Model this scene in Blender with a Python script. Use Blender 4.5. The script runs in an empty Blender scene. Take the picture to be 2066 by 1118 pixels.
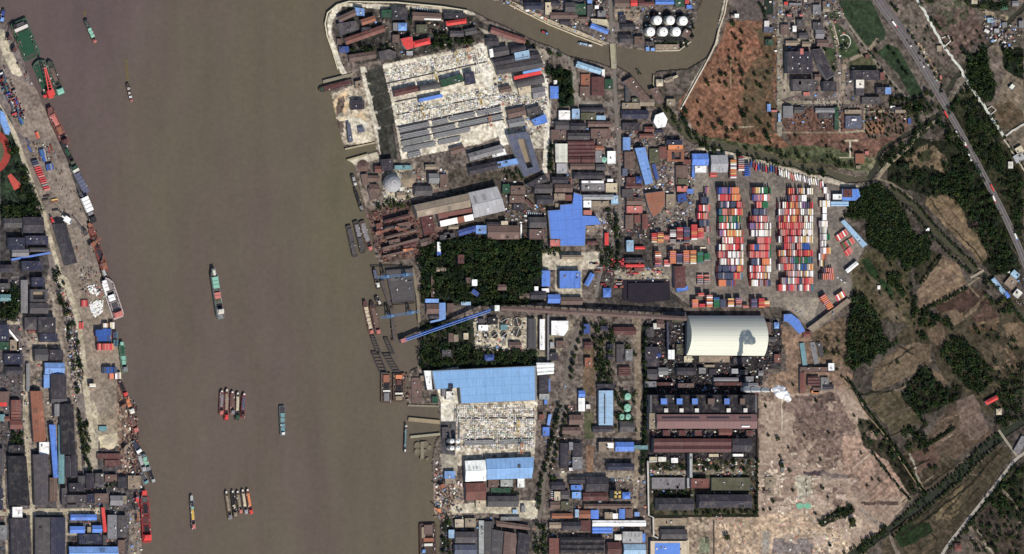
import bpy, bmesh, math, random
import numpy as np
from mathutils import Vector
rnd = random.Random(7)
R = math.radians
# ---------------------------------------------------------------- camera, sky, sun, exposure
TH = R(22.0); DIST = 15000.0; S = 0.9           # satellite seen from the west, metres per photo pixel
CEN = (-DIST*math.sin(TH), 0.0, DIST*math.cos(TH))
sc = bpy.context.scene
cd = bpy.data.cameras.new('camera'); cam = bpy.data.objects.new('camera', cd); sc.collection.objects.link(cam)
cam.location = CEN; cam.rotation_euler = (0, -TH, 0)
cd.sensor_width = 36; cd.lens = 36*DIST/(2066*S); cd.clip_start = 100; cd.clip_end = 60000
sc.camera = cam
SUN_EL = R(47.5); SUN_AZ = R(169.0)               # azimuth clockwise from north (+Y)
w = bpy.data.worlds.new('World'); sc.world = w; w.use_nodes = True
nt = w.node_tree; bg = nt.nodes['Background']
sk = nt.nodes.new('ShaderNodeTexSky'); sk.sky_type = 'NISHITA'; sk.sun_disc = False
sk.sun_elevation = SUN_EL; sk.sun_rotation = SUN_AZ
nt.links.new(sk.outputs[0], bg.inputs[0]); bg.inputs[1].default_value = 0.1
sl = bpy.data.lights.new('sun', 'SUN'); sl.energy = 4.35; sl.angle = R(0.5); sl.color = (1.0, 0.945, 0.865)
so = bpy.data.objects.new('sun', sl); sc.collection.objects.link(so)
sdir = Vector((math.sin(SUN_AZ)*math.cos(SUN_EL), math.cos(SUN_AZ)*math.cos(SUN_EL), math.sin(SUN_EL)))
so.rotation_euler = sdir.to_track_quat('Z', 'Y').to_euler(); so.location = (0, 0, 800)
sc.view_settings.view_transform = 'Standard'; sc.view_settings.look = 'None'
sc.view_settings.exposure = 0.0; sc.view_settings.gamma = 1.0
# ---------------------------------------------------------------- helpers
def P(x, y, z=0.0):
    """photo pixel -> world point at height z"""
    u = (x-1033)*S; v = (559-y)*S
    dx = DIST*math.sin(TH)+u*math.cos(TH); dz = -DIST*math.cos(TH)+u*math.sin(TH)
    t = (z-CEN[2])/dz
    return Vector((CEN[0]+t*dx, t*v, z))
def lin(c):
    return tuple(((v/255)/12.92 if v/255 <= 0.04045 else ((v/255+0.055)/1.055)**2.4) for v in c)
K = 0.74                                           # photo value -> base colour
def alb(c): return tuple(min(0.86, v*K) for v in lin(c))
def link(o, par=None):
    sc.collection.objects.link(o)
    if par is not None: o.parent = par
    return o
def tag(o, label=None, cat=None, group=None, kind=None):
    if label: o['label'] = label
    if cat: o['category'] = cat
    if group: o['group'] = group
    if kind: o['kind'] = kind
    return o
def empty(name, loc, rz=0.0):
    o = bpy.data.objects.new(name, None); o.location = loc; o.rotation_euler = (0, 0, rz); return link(o)
class MB:
    def __init__(s): s.v = []; s.f = []; s.c = []; s.cur = None
    def add(s, vs, fs):
        n = len(s.v); s.v += [tuple(v) for v in vs]; s.f += [tuple(i+n for i in f) for f in fs]
        if s.cur is not None: s.c += [s.cur]*len(vs)
    def box(s, cx, cy, z0, z1, lx, ly, a=0.0):
        c, d = math.cos(a), math.sin(a); q = []
        for z in (z0, z1):
            for x, y in ((-.5, -.5), (.5, -.5), (.5, .5), (-.5, .5)):
                X = x*lx; Y = y*ly; q.append((cx+X*c-Y*d, cy+X*d+Y*c, z))
        s.add(q, [(3, 2, 1, 0), (4, 5, 6, 7), (0, 1, 5, 4), (1, 2, 6, 5), (2, 3, 7, 6), (3, 0, 4, 7)])
    def prism(s, pts, z0, z1):
        n = len(pts)
        if area(pts) < 0: pts = pts[::-1]
        s.add([(p[0], p[1], z0) for p in pts]+[(p[0], p[1], z1) for p in pts],
              [tuple(range(n-1, -1, -1)), tuple(range(n, 2*n))]+[(i, (i+1) % n, n+(i+1) % n, n+i) for i in range(n)])
    def bar(s, a, b, r):
        a = Vector(a); b = Vector(b); d = (b-a).normalized()
        u = d.cross(Vector((0, 0, 1)));
        if u.length < .01: u = Vector((1, 0, 0))
        u.normalize(); w_ = d.cross(u)
        q = [p+u*x*r+w_*y*r for p in (a, b) for x, y in ((-1, -1), (1, -1), (1, 1), (-1, 1))]
        s.add(q, [(0, 1, 2, 3), (7, 6, 5, 4), (0, 4, 5, 1), (1, 5, 6, 2), (2, 6, 7, 3), (3, 7, 4, 0)])
    def lathe(s, prof, n=20, cx=0, cy=0):
        k = len(prof); vs = []
        for r, z in prof:
            for i in range(n):
                t = 2*math.pi*i/n; vs.append((cx+r*math.cos(t), cy+r*math.sin(t), z))
        fs = [(j*n+i, j*n+(i+1) % n, (j+1)*n+(i+1) % n, (j+1)*n+i) for j in range(k-1) for i in range(n)]
        if prof[-1][0] > 0.01: fs.append(tuple((k-1)*n+i for i in range(n)))
        s.add(vs, fs)
    def mesh(s, name, mat):
        me = bpy.data.meshes.new(name); me.from_pydata(s.v, [], s.f); me.materials.append(mat)
        if s.c:
            ca = me.color_attributes.new('col', 'FLOAT_COLOR', 'POINT')
            ca.data.foreach_set('color', np.array([(*c, 1) for c in s.c], dtype=np.float32).ravel())
        me.update(); return me
    def build(s, name, mat, par=None, color=None):
        o = bpy.data.objects.new(name, s.mesh(name, mat))
        if color is not None: o.color = (*color, 1)
        return link(o, par)
def area(p): return sum(p[i][0]*p[(i+1) % len(p)][1]-p[(i+1) % len(p)][0]*p[i][1] for i in range(len(p)))/2
# ---------------------------------------------------------------- materials
def N(t, typ, **kw):
    n = t.nodes.new(typ)
    for k, v in kw.items(): setattr(n, k, v)
    return n
def math_(t, op, a, b=None, clamp=False):
    n = N(t, 'ShaderNodeMath', operation=op, use_clamp=clamp)
    for i, x in enumerate((a, b)):
        if x is None: continue
        if hasattr(x, 'links') or hasattr(x, 'is_output'): t.links.new(x, n.inputs[i])
        else: n.inputs[i].default_value = x
    return n.outputs[0]
def noise(t, vec, scale, detail=3, rough=.6, stretch=None):
    n = N(t, 'ShaderNodeTexNoise'); n.inputs['Scale'].default_value = scale
    n.inputs['Detail'].default_value = detail; n.inputs['Roughness'].default_value = rough
    if stretch:
        m = N(t, 'ShaderNodeMapping'); m.inputs['Scale'].default_value = stretch
        t.links.new(vec, m.inputs[0]); vec = m.outputs[0]
    t.links.new(vec, n.inputs['Vector']); return n.outputs['Fac']
def scaled(t, col, fac):
    n = N(t, 'ShaderNodeVectorMath', operation='SCALE'); t.links.new(col, n.inputs[0]); t.links.new(fac, n.inputs['Scale']); return n.outputs[0]
def material(name, src='object', rough=.85, amp=.35, scale=.25, streak=None, seam=None, seamv=None, seamdark=.75, dust=0.0, obj=True, spec=.2, amp2=.25, scale2=.04, attr='col', color=None):
    """colour from the object's own colour, a vertex attribute, or a constant, with wear from object-space noise"""
    m = bpy.data.materials.new(name); m.use_nodes = True; t = m.node_tree; b = t.nodes['Principled BSDF']
    tc = N(t, 'ShaderNodeTexCoord'); geo = N(t, 'ShaderNodeNewGeometry')
    vec = tc.outputs['Object']
    if src == 'object': oi = N(t, 'ShaderNodeObjectInfo'); col = oi.outputs['Color']
    elif src == 'attr': oi = N(t, 'ShaderNodeAttribute', attribute_name=attr); col = oi.outputs['Color']
    else: oi = N(t, 'ShaderNodeRGB'); oi.outputs[0].default_value = (*color, 1); col = oi.outputs[0]
    wpos = geo.outputs['Position']
    f = math_(t, 'SUBTRACT', noise(t, wpos, scale, 4, .7), .5)
    f = math_(t, 'MULTIPLY', f, amp*2)
    g = math_(t, 'MULTIPLY', math_(t, 'SUBTRACT', noise(t, wpos, scale2, 3, .6), .5), amp2*2)
    f = math_(t, 'ADD', math_(t, 'ADD', f, g), 1.0)
    if streak:
        h = math_(t, 'MULTIPLY', math_(t, 'SUBTRACT', noise(t, vec, 1.0, 2, .5, streak), .5), .5)
        f = math_(t, 'ADD', f, h)
    for ax, pitch in ((0, seam), (1, seamv)):
        if pitch:
            sp = N(t, 'ShaderNodeSeparateXYZ'); t.links.new(vec, sp.inputs[0])
            fr = math_(t, 'FRACT', math_(t, 'MULTIPLY', sp.outputs[ax], 1.0/pitch))
            ln = math_(t, 'LESS_THAN', fr, min(.22, 1.0/pitch))
            f = math_(t, 'MULTIPLY', f, math_(t, 'SUBTRACT', 1.0, math_(t, 'MULTIPLY', ln, 1-seamdark)))
    f = math_(t, 'MAXIMUM', f, .15)
    if dust:
        dn = noise(t, wpos, .09, 4, .75); dm = math_(t, 'MULTIPLY', math_(t, 'SUBTRACT', dn, .5), 7.0, True); dm = math_(t, 'MULTIPLY', dm, dust)
        mxd = N(t, 'ShaderNodeMix', data_type='RGBA'); t.links.new(dm, mxd.inputs[0]); t.links.new(col, mxd.inputs[6]); mxd.inputs[7].default_value = (.16, .135, .115, 1); col = mxd.outputs[2]
    t.links.new(scaled(t, col, f), b.inputs['Base Color'])
    b.inputs['Roughness'].default_value = rough; b.inputs['Specular IOR Level'].default_value = spec
    return m
M = dict(
    metal=material('corrugated_roof', streak=(.8, .05, .1), amp=.35, scale=.35, amp2=.35, dust=.35, rough=.7, spec=.2),
    panel=material('panelled_roof', seam=17, seamv=15, seamdark=.82, amp=.16, amp2=.14, dust=.12, streak=(.7, .06, .1), rough=.6, spec=.25),
    panel2=material('narrow_panelled_roof', seam=9, seamdark=.82, amp=.2, amp2=.2, dust=.2, streak=(.7, .06, .1), rough=.6, spec=.25),
    felt=material('flat_roof_felt', amp=.6, scale=.3, amp2=.45, scale2=.08, dust=.45),
    wall=material('plaster_wall', amp=.3, scale=.4),
    paint=material('painted_steel', amp=.25, scale=.5, rough=.6, spec=.3),
    boxes=material('painted_steel_mixed', src='attr', amp=.3, scale=.6, amp2=0, rough=.65),
    leaf=material('foliage', src='attr', amp=.7, scale=.18, amp2=.35, scale2=.03, rough=.9, spec=.05),
    bark=material('bark', src='const', color=(.06, .045, .03)),
    conc=material('weathered_concrete', amp=.45, scale=.3, amp2=.3, scale2=.06),
    ground=material('earth', src='attr', amp=.42, scale=.2, amp2=.22, scale2=.03, rough=.95, spec=.05),
    glass=material('skylight_glass', src='const', color=(.45, .55, .62), rough=.3, spec=.5),
)
C = {k: alb(v) for k, v in dict(
    bl=(104, 146, 228), lb=(134, 174, 234), pb=(168, 200, 226), db=(66, 90, 156), nb=(56, 58, 78), wh=(272, 270, 264), ow=(238, 234, 222),
    gr=(140, 138, 140), lg=(182, 182, 182), dg=(88, 84, 86), vd=(64, 60, 68), bk=(44, 42, 48), br=(118, 96, 88), rb=(130, 84, 76),
    ru=(158, 104, 82), mr=(100, 64, 62), rd=(232, 78, 74), og=(232, 148, 102), pk=(208, 128, 118), tn=(160, 144, 124), bg=(215, 200, 172),
    gn=(34, 90, 60), lgn=(150, 205, 180), dgn=(50, 85, 65), tl=(120, 160, 165), ye=(225, 190, 95), sl=(100, 105, 125), ol=(95, 95, 75), pb2=(138, 104, 102), gnd=(30, 78, 54), cy=(146, 188, 238)).items()}
CN = dict(bl='bright blue', lb='light blue', pb='pale blue', db='deep blue', nb='dull navy', wh='white', ow='off white', gr='grey', lg='light grey', dg='dark grey', vd='charcoal',
    bk='near black', br='brown', rb='red brown', ru='rust coloured', mr='maroon', rd='bright red', og='orange', pk='faded pink', tn='tan', bg='beige', gn='green', lgn='pale green', dgn='dark green', tl='pale teal', ye='yellow', sl='slate blue', ol='olive', pb2='pinkish brown', gnd='dark green', cy='light blue')
def jit(c, a=.08):
    f = 1+rnd.uniform(-a, a); return tuple(max(0, min(.88, v*f*(1+rnd.uniform(-a, a)*.4))) for v in c)
# ---------------------------------------------------------------- the ground: one height-and-colour sheet, river and canals cut into it
rs = np.random.RandomState(3)
def vn(X, Y, sc_, seed):
    g = np.random.RandomState(seed).rand(256, 256)
    x = X/sc_+1000.37; y = Y/sc_+1000.71
    xi = np.floor(x).astype(int); yi = np.floor(y).astype(int); fx = x-xi; fy = y-yi
    fx = fx*fx*(3-2*fx); fy = fy*fy*(3-2*fy)
    a = g[yi % 256, xi % 256]; b = g[yi % 256, (xi+1) % 256]; c = g[(yi+1) % 256, xi % 256]; d = g[(yi+1) % 256, (xi+1) % 256]
    return (a*(1-fx)+b*fx)*(1-fy)+(c*(1-fx)+d*fx)*fy-.5
def fb(X, Y, sc_, seed, o=3):
    return sum(vn(X, Y, sc_/2**i, seed+i)*.62**i for i in range(o))
STEP = 1.6
gx = np.concatenate([[-1500, -600, -250, -120], np.arange(-60, 2126+.1, STEP), [2190, 2320, 2700, 3600]])
gy = np.concatenate([[-1500, -600, -250, -120], np.arange(-50, 1168+.1, STEP), [1230, 1360, 1700, 2600]])
X, Y = np.meshgrid(gx, gy)
WX = X+6*fb(X, Y, 26, 11); WY = Y+6*fb(X, Y, 26, 31)
WX2 = X+26*fb(X, Y, 60, 51); WY2 = Y+26*fb(X, Y, 60, 71)
def pts(s): 
    a = [float(v) for v in s.replace(',', ' ').split()]; return [(a[i], a[i+1]) for i in range(0, len(a), 2)]
def inside(p, XX, YY):
    xs = [q[0] for q in p]; ys = [q[1] for q in p]; m = np.zeros(X.shape, bool)
    bb = (XX >= min(xs)) & (XX <= max(xs)) & (YY >= min(ys)) & (YY <= max(ys))
    x = XX[bb]; y = YY[bb]; r = np.zeros(x.shape, bool); n = len(p)
    for i in range(n):
        x0, y0 = p[i]; x1, y1 = p[(i+1) % n]
        if y0 == y1: continue
        c = ((y0 > y) != (y1 > y)) & (x < (x1-x0)*(y-y0)/(y1-y0)+x0); r ^= c
    m[bb] = r; return m
def nearline(p, wd, XX, YY):
    m = np.zeros(X.shape, bool); h = wd/2
    for (x0, y0), (x1, y1) in zip(p, p[1:]):
        bb = (XX > min(x0, x1)-h) & (XX < max(x0, x1)+h) & (YY > min(y0, y1)-h) & (YY < max(y0, y1)+h)
        x = XX[bb]; y = YY[bb]; L = (x1-x0)**2+(y1-y0)**2+1e-6
        t = np.clip(((x-x0)*(x1-x0)+(y-y0)*(y1-y0))/L, 0, 1)
        m[bb] |= (x-x0-t*(x1-x0))**2+(y-y0-t*(y1-y0))**2 < h*h
    return m
WEST = pts('-1500 -1500 -20 -40 0 8 12 42 22 60 35 90 50 125 60 150 75 180 90 215 103 250 117 280 140 330 160 387 175 430 183 470 192 505 204 550 215 605 225 630 233 665 240 710 247 760 250 800 261 840 266 890 273 925 277 960 281 990 284 1039 287 1118 300 1300 340 2700 -1500 2700')
MAIN = pts('960 25 945 20 895 13 833 6 705 3 682 8 662 25 656 48 660 72 670 100 682 140 690 150 700 160 668 170 667 190 670 193 676 225 687 270 695 297 757 285 761 305 700 323 712 328 718 355 728 390 735 423 745 450 753 490 758 520 770 530 833 536 840 600 843 690 844 740 830 746 825 756 825 815 885 817 886 845 888 877 878 890 871 936 874 970 875 1027 889 1056 887 1118 880 1300 860 2700 3700 2700 3700 -1500 2000 -1500 1462 -60 1460 0 1450 38 1448 62 1443 85 1428 115 1388 139 1325 144 1319 155 1320 163 1323 178 1333 192 1320 200 1300 185 1273 150 1248 135 1230 135 1203 125 1163 116 1148 113 1110 93 1085 85 1060 73 1025 55 988 40')
NORTH = pts('700 -1500 900 -30 992 0 1027 8 1108 48 1165 70 1218 90 1232 95 1248 95 1310 103 1370 103 1396 85 1400 62 1408 30 1418 0 1425 -60 1700 -1500')
CANALS = [(21, '1322 188 1334 212 1353 238 1380 263 1400 278'), (14, '1400 278 1440 291 1490 302 1540 314'), (13, '1540 314 1600 330 1660 347 1710 360 1752 360 1775 330'),
  (8, '1755 362 1780 300 1801 288 1855 257 1897 228 1913 180 1948 131 1983 100 2023 60 2066 10 2130 -60'),
  (11, '1796 381 1853 423 1890 468 1928 505 1973 547 2025 588 2066 644 2130 740'),
  (14, '1715 1122 1788 1073 1868 1012 1937 958 2013 881 2066 848 2130 820'), (5, '1834 545 1842 600 1838 640')]
land = inside(WEST, X, Y) | inside(MAIN, X, Y) | inside(NORTH, X, Y)
for wd, p in CANALS: land &= ~nearline(pts(p), wd, WX, WY)
col = np.zeros(X.shape+(3,)); col[:] = lin((112, 100, 90))
def paint(c1, c2, shape, amp=.35, warp=1, sc_=14, width=None, seed=[100], keep=1.0):
    XX, YY = ((X, Y), (WX, WY), (WX2, WY2))[warp]
    p = pts(shape) if isinstance(shape, str) else shape
    m = nearline(p, width, XX, YY) if width else inside(p, XX, YY)
    seed[0] += 7
    if keep < 1: m &= vn(X, Y, 5, seed[0]+3)+.6*vn(X, Y, 17, seed[0]+5)+.5 < keep
    x = X[m]; y = Y[m]
    f = np.clip(.5+1.5*fb(x, y, sc_, seed[0], 4), 0, 1)[:, None]
    g = 1+amp*2*fb(x, y, 5, seed[0]+40, 2)[:, None]
    col[m] = (np.array(lin(c1))*(1-f)+np.array(lin(c2))*f)*np.clip(g, .3, 1.7)
def rect(x0, y0, x1, y1): return [(x0, y0), (x1, y0), (x1, y1), (x0, y1)]
# base coats
paint((112, 98, 88), (140, 126, 112), rect(-1500, -1500, 3600, 2600), .5, 0, 9)
paint((128, 114, 106), (112, 100, 96), WEST, .25, 0, 30)
paint((118, 104, 92), (96, 84, 76), rect(640, -10, 1320, 1130), .6, 0, 10)
paint((105, 92, 82), (80, 72, 62), '1320 0 2200 -60 2200 1200 1500 1200 1320 700', .5, 1, 16)
# west bank
paint((200, 186, 152), (182, 168, 140), '-20 55 8 60 20 95 36 130 45 150 42 155 25 150 5 110 -20 95', .3, 0)
paint((146, 128, 112), (126, 110, 98), '22 150 75 180 103 250 117 280 60 285 30 262 15 200', .25, 0)
paint((144, 128, 112), (124, 110, 98), '35 290 118 282 175 430 183 470 200 550 130 555 98 470 60 350', .22, 0, 22)
paint((45, 60, 40), (30, 36, 30), '0 215 22 240 50 330 74 420 85 470 88 520 60 560 0 560', .5, 1, 10)
paint((62, 58, 60), (80, 74, 70), '0 425 84 430 96 520 98 560 0 560', .5, 1, 8)
paint((152, 134, 114), (138, 122, 104), '130 555 204 550 225 630 240 710 250 800 268 900 180 900 176 760 150 620', .2, 0, 20)
paint((186, 170, 138), (160, 146, 120), '172 800 190 810 205 850 262 835 272 930 240 960 192 948 180 880', .4, 0, 10)
paint((168, 152, 126), (142, 128, 112), '0 745 47 770 54 840 60 870 0 890', .3, 0, 12)
paint((98, 88, 86), (80, 74, 76), '0 560 100 560 130 700 150 800 150 880 0 1118', .5, 0, 8)
paint((40, 56, 38), (28, 34, 28), '0 585 38 575 40 640 0 645', .4, 1, 6)
paint((98, 90, 88), (70, 66, 68), rect(-60, 890, 280, 1170), .5, 0, 8)
paint((175, 160, 132), (150, 136, 116), '168 860 200 868 196 950 172 950', .25, 0, 8)
paint((150, 134, 116), (130, 116, 104), '262 1030 287 1030 288 1170 258 1170', .3, 0, 8)
for wd, p, c in [(9, '-2 215 25 262 34 282 57 350 75 400 90 435 98 470 112 520 122 560 130 605 140 660 150 720 160 790', (198, 184, 152)),
   (12, '120 555 134 570 156 640 165 700 172 770 180 840 190 900', (194, 180, 148)), (8, '98 560 115 635 127 700 140 760 150 810 157 850 161 950', (165, 150, 126)),
   (6, '40 637 116 632', (176, 160, 132)), (7, '0 650 40 652', (170, 155, 130)), (6, '44 560 42 637 46 700 60 760', (140, 128, 116)), (6, '47 680 70 715 88 760 95 840', (150, 136, 120)),
   (12, '52 760 52 840 57 920 62 980 66 1040 71 1125', (186, 172, 142)), (12, '-10 1034 205 1031', (190, 176, 146)), (5, '5 915 10 1030 14 1118', (168, 152, 128)), (5, '133 1040 135 1125', (168, 152, 128)),
   (5, '136 1078 208 1078', (180, 168, 146)), (6, '112 960 118 1028', (160, 146, 124)), (6, '0 100 12 150 24 200 40 235', (150, 136, 118))]:
    paint(c, tuple(v-22 for v in c), p, .2, 0, 12, width=wd)
# peninsula and precast yards
paint((214, 204, 178), (180, 168, 142), '690 6 950 16 965 40 930 30 850 20 760 18 700 14 684 22', .25, 0)
paint((52, 50, 46), (84, 76, 68), '690 12 960 30 990 60 985 75 900 100 790 125 720 128 690 100 675 60', .6, 1, 9)
paint((200, 188, 160), (226, 216, 190), '640 0', .1, 0) if 0 else None
paint((224, 214, 188), (190, 178, 152), '674 12 704 4 690 14 672 40 668 66 690 130 704 155 688 150 664 80 660 40', .2, 0, 8, )
paint((206, 190, 160), (150, 132, 110), '668 190 740 160 745 190 765 300 712 322 700 320 756 290 690 292', .5, 0, 8)
paint((214, 172, 120), (222, 194, 146), '672 205 702 182 706 205 690 245 680 236', .3, 1, 6)
paint((208, 176, 128), (204, 184, 146), '712 230 735 222 740 240 712 250', .3, 1, 5)
paint((60, 60, 54), (84, 80, 70), '732 145 770 132 780 170 800 300 806 335 770 330 762 290 745 200', .35, 0, 8)
paint((222, 212, 186), (190, 178, 150), '726 135 738 135 765 240 780 320 770 325 750 240', .3, 0, 7)
paint((238, 226, 198), (200, 186, 158), '772 130 985 88 1010 180 1020 230 1024 268 970 290 810 322 798 250', .35, 0, 6)
paint((240, 232, 212), (214, 204, 178), '955 90 975 86 1030 290 1012 295', .25, 0, 6)
paint((206, 196, 170), (160, 148, 128), '985 90 1100 100 1112 200 1108 300 1030 300 1010 190', .45, 0, 7)
paint((170, 156, 134), (140, 128, 112), '965 55 1020 75 1060 92 1100 100 1110 118 1095 125 1000 90', .3, 0)
paint((242, 234, 214), (220, 208, 180), '1088 150 1104 150 1110 240 1104 350 1094 350 1100 250', .25, 0, 6)
paint((140, 124, 108), (98, 86, 76), '715 330 765 320 905 330 905 395 850 400 740 425 728 385', .5, 0, 8)
paint((190, 180, 150), (150, 138, 118), '770 345 828 340 835 400 775 410', .35, 0)
paint((216, 204, 176), (190, 176, 146), '700 323 760 305 766 320 720 334', .2, 0)
paint((112, 84, 72), (88, 70, 60), '738 425 840 405 850 450 905 460 905 500 840 520 770 530 753 480', .7, 0, 6)
paint((128, 86, 68), (104, 76, 64), '758 445 830 432 838 470 770 490', .7, 0, 4)
paint((96, 84, 72), (70, 64, 54), '905 340 1100 350 1110 480 900 480', .5, 0, 7)
paint((36, 44, 30), (24, 28, 22), '848 480 1095 480 1098 610 1000 618 850 612', .5, 1, 8)
paint((40, 46, 34), (60, 58, 46), '845 645 960 640 955 720 1085 705 1085 735 850 748', .5, 1, 8)
paint((206, 192, 160), (160, 146, 122), '955 650 1070 640 1070 706 960 708', .5, 0, 6)
paint((150, 138, 110), (120, 108, 92), '1065 640 1160 645 1120 735 1085 735', .4, 0)
paint((200, 188, 160), (170, 156, 132), '1095 510 1210 508 1215 540 1175 545 1095 545', .3, 0, 7)
paint((196, 184, 156), (160, 148, 126), '1120 540 1175 540 1175 600 1120 600', .3, 0, 7)
paint((240, 230, 208), (206, 194, 166), '872 748 925 740 930 810 925 900 940 920 908 930 890 880 890 815', .3, 0, 6)
paint((226, 212, 182), (150, 134, 112), '918 815 1085 800 1078 925 920 940', .3, 0, 6)
paint((96, 92, 92), (72, 70, 76), '888 850 920 850 918 920 890 915', .3, 0)
paint((168, 158, 138), (140, 130, 114), '888 915 925 920 922 960 890 950', .3, 0)
paint((130, 112, 98), (160, 138, 112), '876 950 940 985 930 1045 876 1045', .7, 0, 5)
paint((214, 202, 170), (190, 176, 146), '908 1020 990 1010 1085 1010 1085 1050 990 1035 910 1035', .3, 0, 8)
paint((88, 80, 74), (66, 62, 58), '890 1045 1075 1050 1070 1180 885 1180', .5, 0, 7)
paint((168, 152, 128), (138, 124, 108), '1130 955 1300 950 1300 972 1130 972', .25, 0)
paint((150, 110, 80), (130, 98, 76), '1182 900 1198 900 1196 955 1184 955', .3, 0)
paint((120, 94, 70), (98, 82, 62), '1178 700 1200 700 1200 800 1176 790', .4, 0)
paint((70, 78, 48), (90, 86, 60), '1180 830 1198 832 1198 885 1180 885', .3, 0)
paint((150, 132, 108), (130, 112, 92), '1275 640 1292 640 1296 860 1286 1040 1274 1040 1284 860', .3, 0)
paint((30, 36, 26), (44, 44, 36), '1294 650 1308 650 1308 900 1300 960 1292 900', .4, 1, 8)
# the village strip between dusty road and container yard
paint((132, 116, 104), (88, 78, 74), '1110 225 1400 225 1400 480 1110 480', .7, 0, 6)
paint((120, 104, 92), (86, 76, 70), '1240 140 1330 200 1400 290 1390 340 1240 330', .6, 0, 7)
paint((60, 56, 54), (84, 74, 66), '1250 470 1320 440 1420 470 1430 620 1200 620 1210 520', .5, 0, 9)
paint((36, 54, 32), (24, 30, 22), '1113 140 1155 140 1160 210 1128 215', .4, 1, 6)
# container yard
paint((112, 102, 94), (134, 122, 108), '1320 455 1395 340 1440 330 1600 340 1740 375 1745 420 1700 440 1745 500 1722 545 1720 600 1640 665 1600 640 1580 620 1395 620 1320 560', .18, 0, 26)
paint((156, 142, 122), (136, 124, 110), '1580 600 1655 600 1640 650 1590 632', .2, 0, 12)
paint((170, 156, 128), (150, 136, 114), '1240 545 1330 540 1350 560 1350 575 1240 570', .25, 0)
paint((200, 186, 158), (170, 156, 134), '1400 300 1440 296 1560 330 1700 366 1740 378 1700 376 1540 338 1440 308', .3, 0, 7)
paint((90, 80, 66), (120, 104, 84), '1450 300 1560 330 1740 372 1780 368 1700 350 1560 318', .5, 0, 8)
paint((92, 96, 66), (120, 112, 80), '1800 305 1750 350 1700 340 1745 322', .4, 1)
# power plant
paint((68, 62, 62), (50, 46, 50), '1300 640 1580 640 1575 745 1540 745 1525 930 1308 930', .5, 0, 8)
paint((60, 66, 44), (96, 84, 64), '1310 930 1525 925 1525 1040 1310 1040', .6, 0, 7)
paint((170, 156, 128), (150, 134, 110), '1312 950 1500 946 1500 955 1312 960', .2, 0)
paint((172, 150, 122), (140, 120, 98), '1315 1045 1440 1040 1440 1170 1315 1170', .6, 0, 8)
# demolition ground
paint((152, 126, 106), (172, 146, 122), '1528 780 1600 745 1700 775 1735 800 1765 880 1800 940 1838 1005 1790 1062 1700 1170 1430 1170 1430 1040 1528 1035', .22, 1, 30)
paint((150, 118, 92), (120, 96, 78), '1575 655 1640 670 1640 740 1720 740 1720 780 1560 800 1545 760 1590 745', .4, 1, 12)
paint((98, 78, 70), (120, 98, 86), '1600 810 1700 800 1710 900 1690 930 1660 880 1600 890', .5, 2, 12, keep=.75)
paint((112, 88, 76), (130, 108, 92), '1625 900 1720 880 1720 940 1630 940', .5, 2, 12, keep=.6)
paint((196, 166, 130), (168, 140, 112), '1530 1040 1640 1030 1720 1060 1700 1170 1440 1170 1440 1060', .5, 1, 14, keep=.8)
paint((176, 140, 116), (156, 124, 102), '1700 880 1770 880 1830 1000 1760 1010 1700 950', .4, 1, 14)
paint((222, 196, 160), (170, 148, 124), '1590 1080 1720 1060 1720 1118 1590 1118', .5, 2, 6, keep=.3)
paint((226, 206, 176), (176, 150, 126), '1530 930 1680 930 1650 1050 1530 1050', .45, 2, 6, keep=.25)
paint((186, 176, 150), (160, 150, 128), '1608 960 1640 958 1640 1010 1612 1010', .5, 1)
paint((140, 144, 110), (120, 124, 100), '1412 1085 1432 1085 1432 1116 1410 1116', .3, 0)
paint((36, 40, 28), (54, 50, 38), '1650 1056 1700 1020 1716 1016 1728 1030 1690 1052 1660 1064', .4, 1, 6)
# red field
paint((136, 90, 62), (112, 78, 56), '1466 42 1540 40 1565 62 1565 270 1600 300 1570 312 1500 300 1420 285 1372 225 1372 205 1412 150 1445 100', .5, 1, 12)
paint((108, 82, 56), (84, 72, 50), '1512 45 1562 60 1565 280 1500 280 1475 210 1530 120', .4, 2, 14)
paint((154, 96, 66), (138, 90, 64), '1470 60 1510 60 1525 100 1490 125 1450 110', .5, 2, 8, keep=.7)
paint((156, 104, 72), (140, 96, 68), '1450 120 1560 100 1540 130 1460 150 1420 200 1400 190', .5, 2, 6, keep=.4)
paint((118, 80, 64), (100, 74, 60), '1568 215 1700 225 1835 240 1830 280 1760 320 1600 300', .5, 1, 12)
paint((94, 70, 62), (112, 90, 72), '1745 215 1828 220 1825 275 1745 280', .4, 0, 8)
paint((150, 102, 72), (130, 90, 66), '1748 245 1784 243 1784 270 1748 270', .2, 0)
paint((92, 94, 60), (60, 70, 44), '1565 300 1640 290 1760 322 1740 345 1640 330 1420 285 1400 270', .5, 1, 8)
paint((64, 62, 40), (92, 84, 58), '1690 345 1600 320 1500 296 1430 288 1430 296 1550 325 1650 355', .5, 1, 7)
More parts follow.
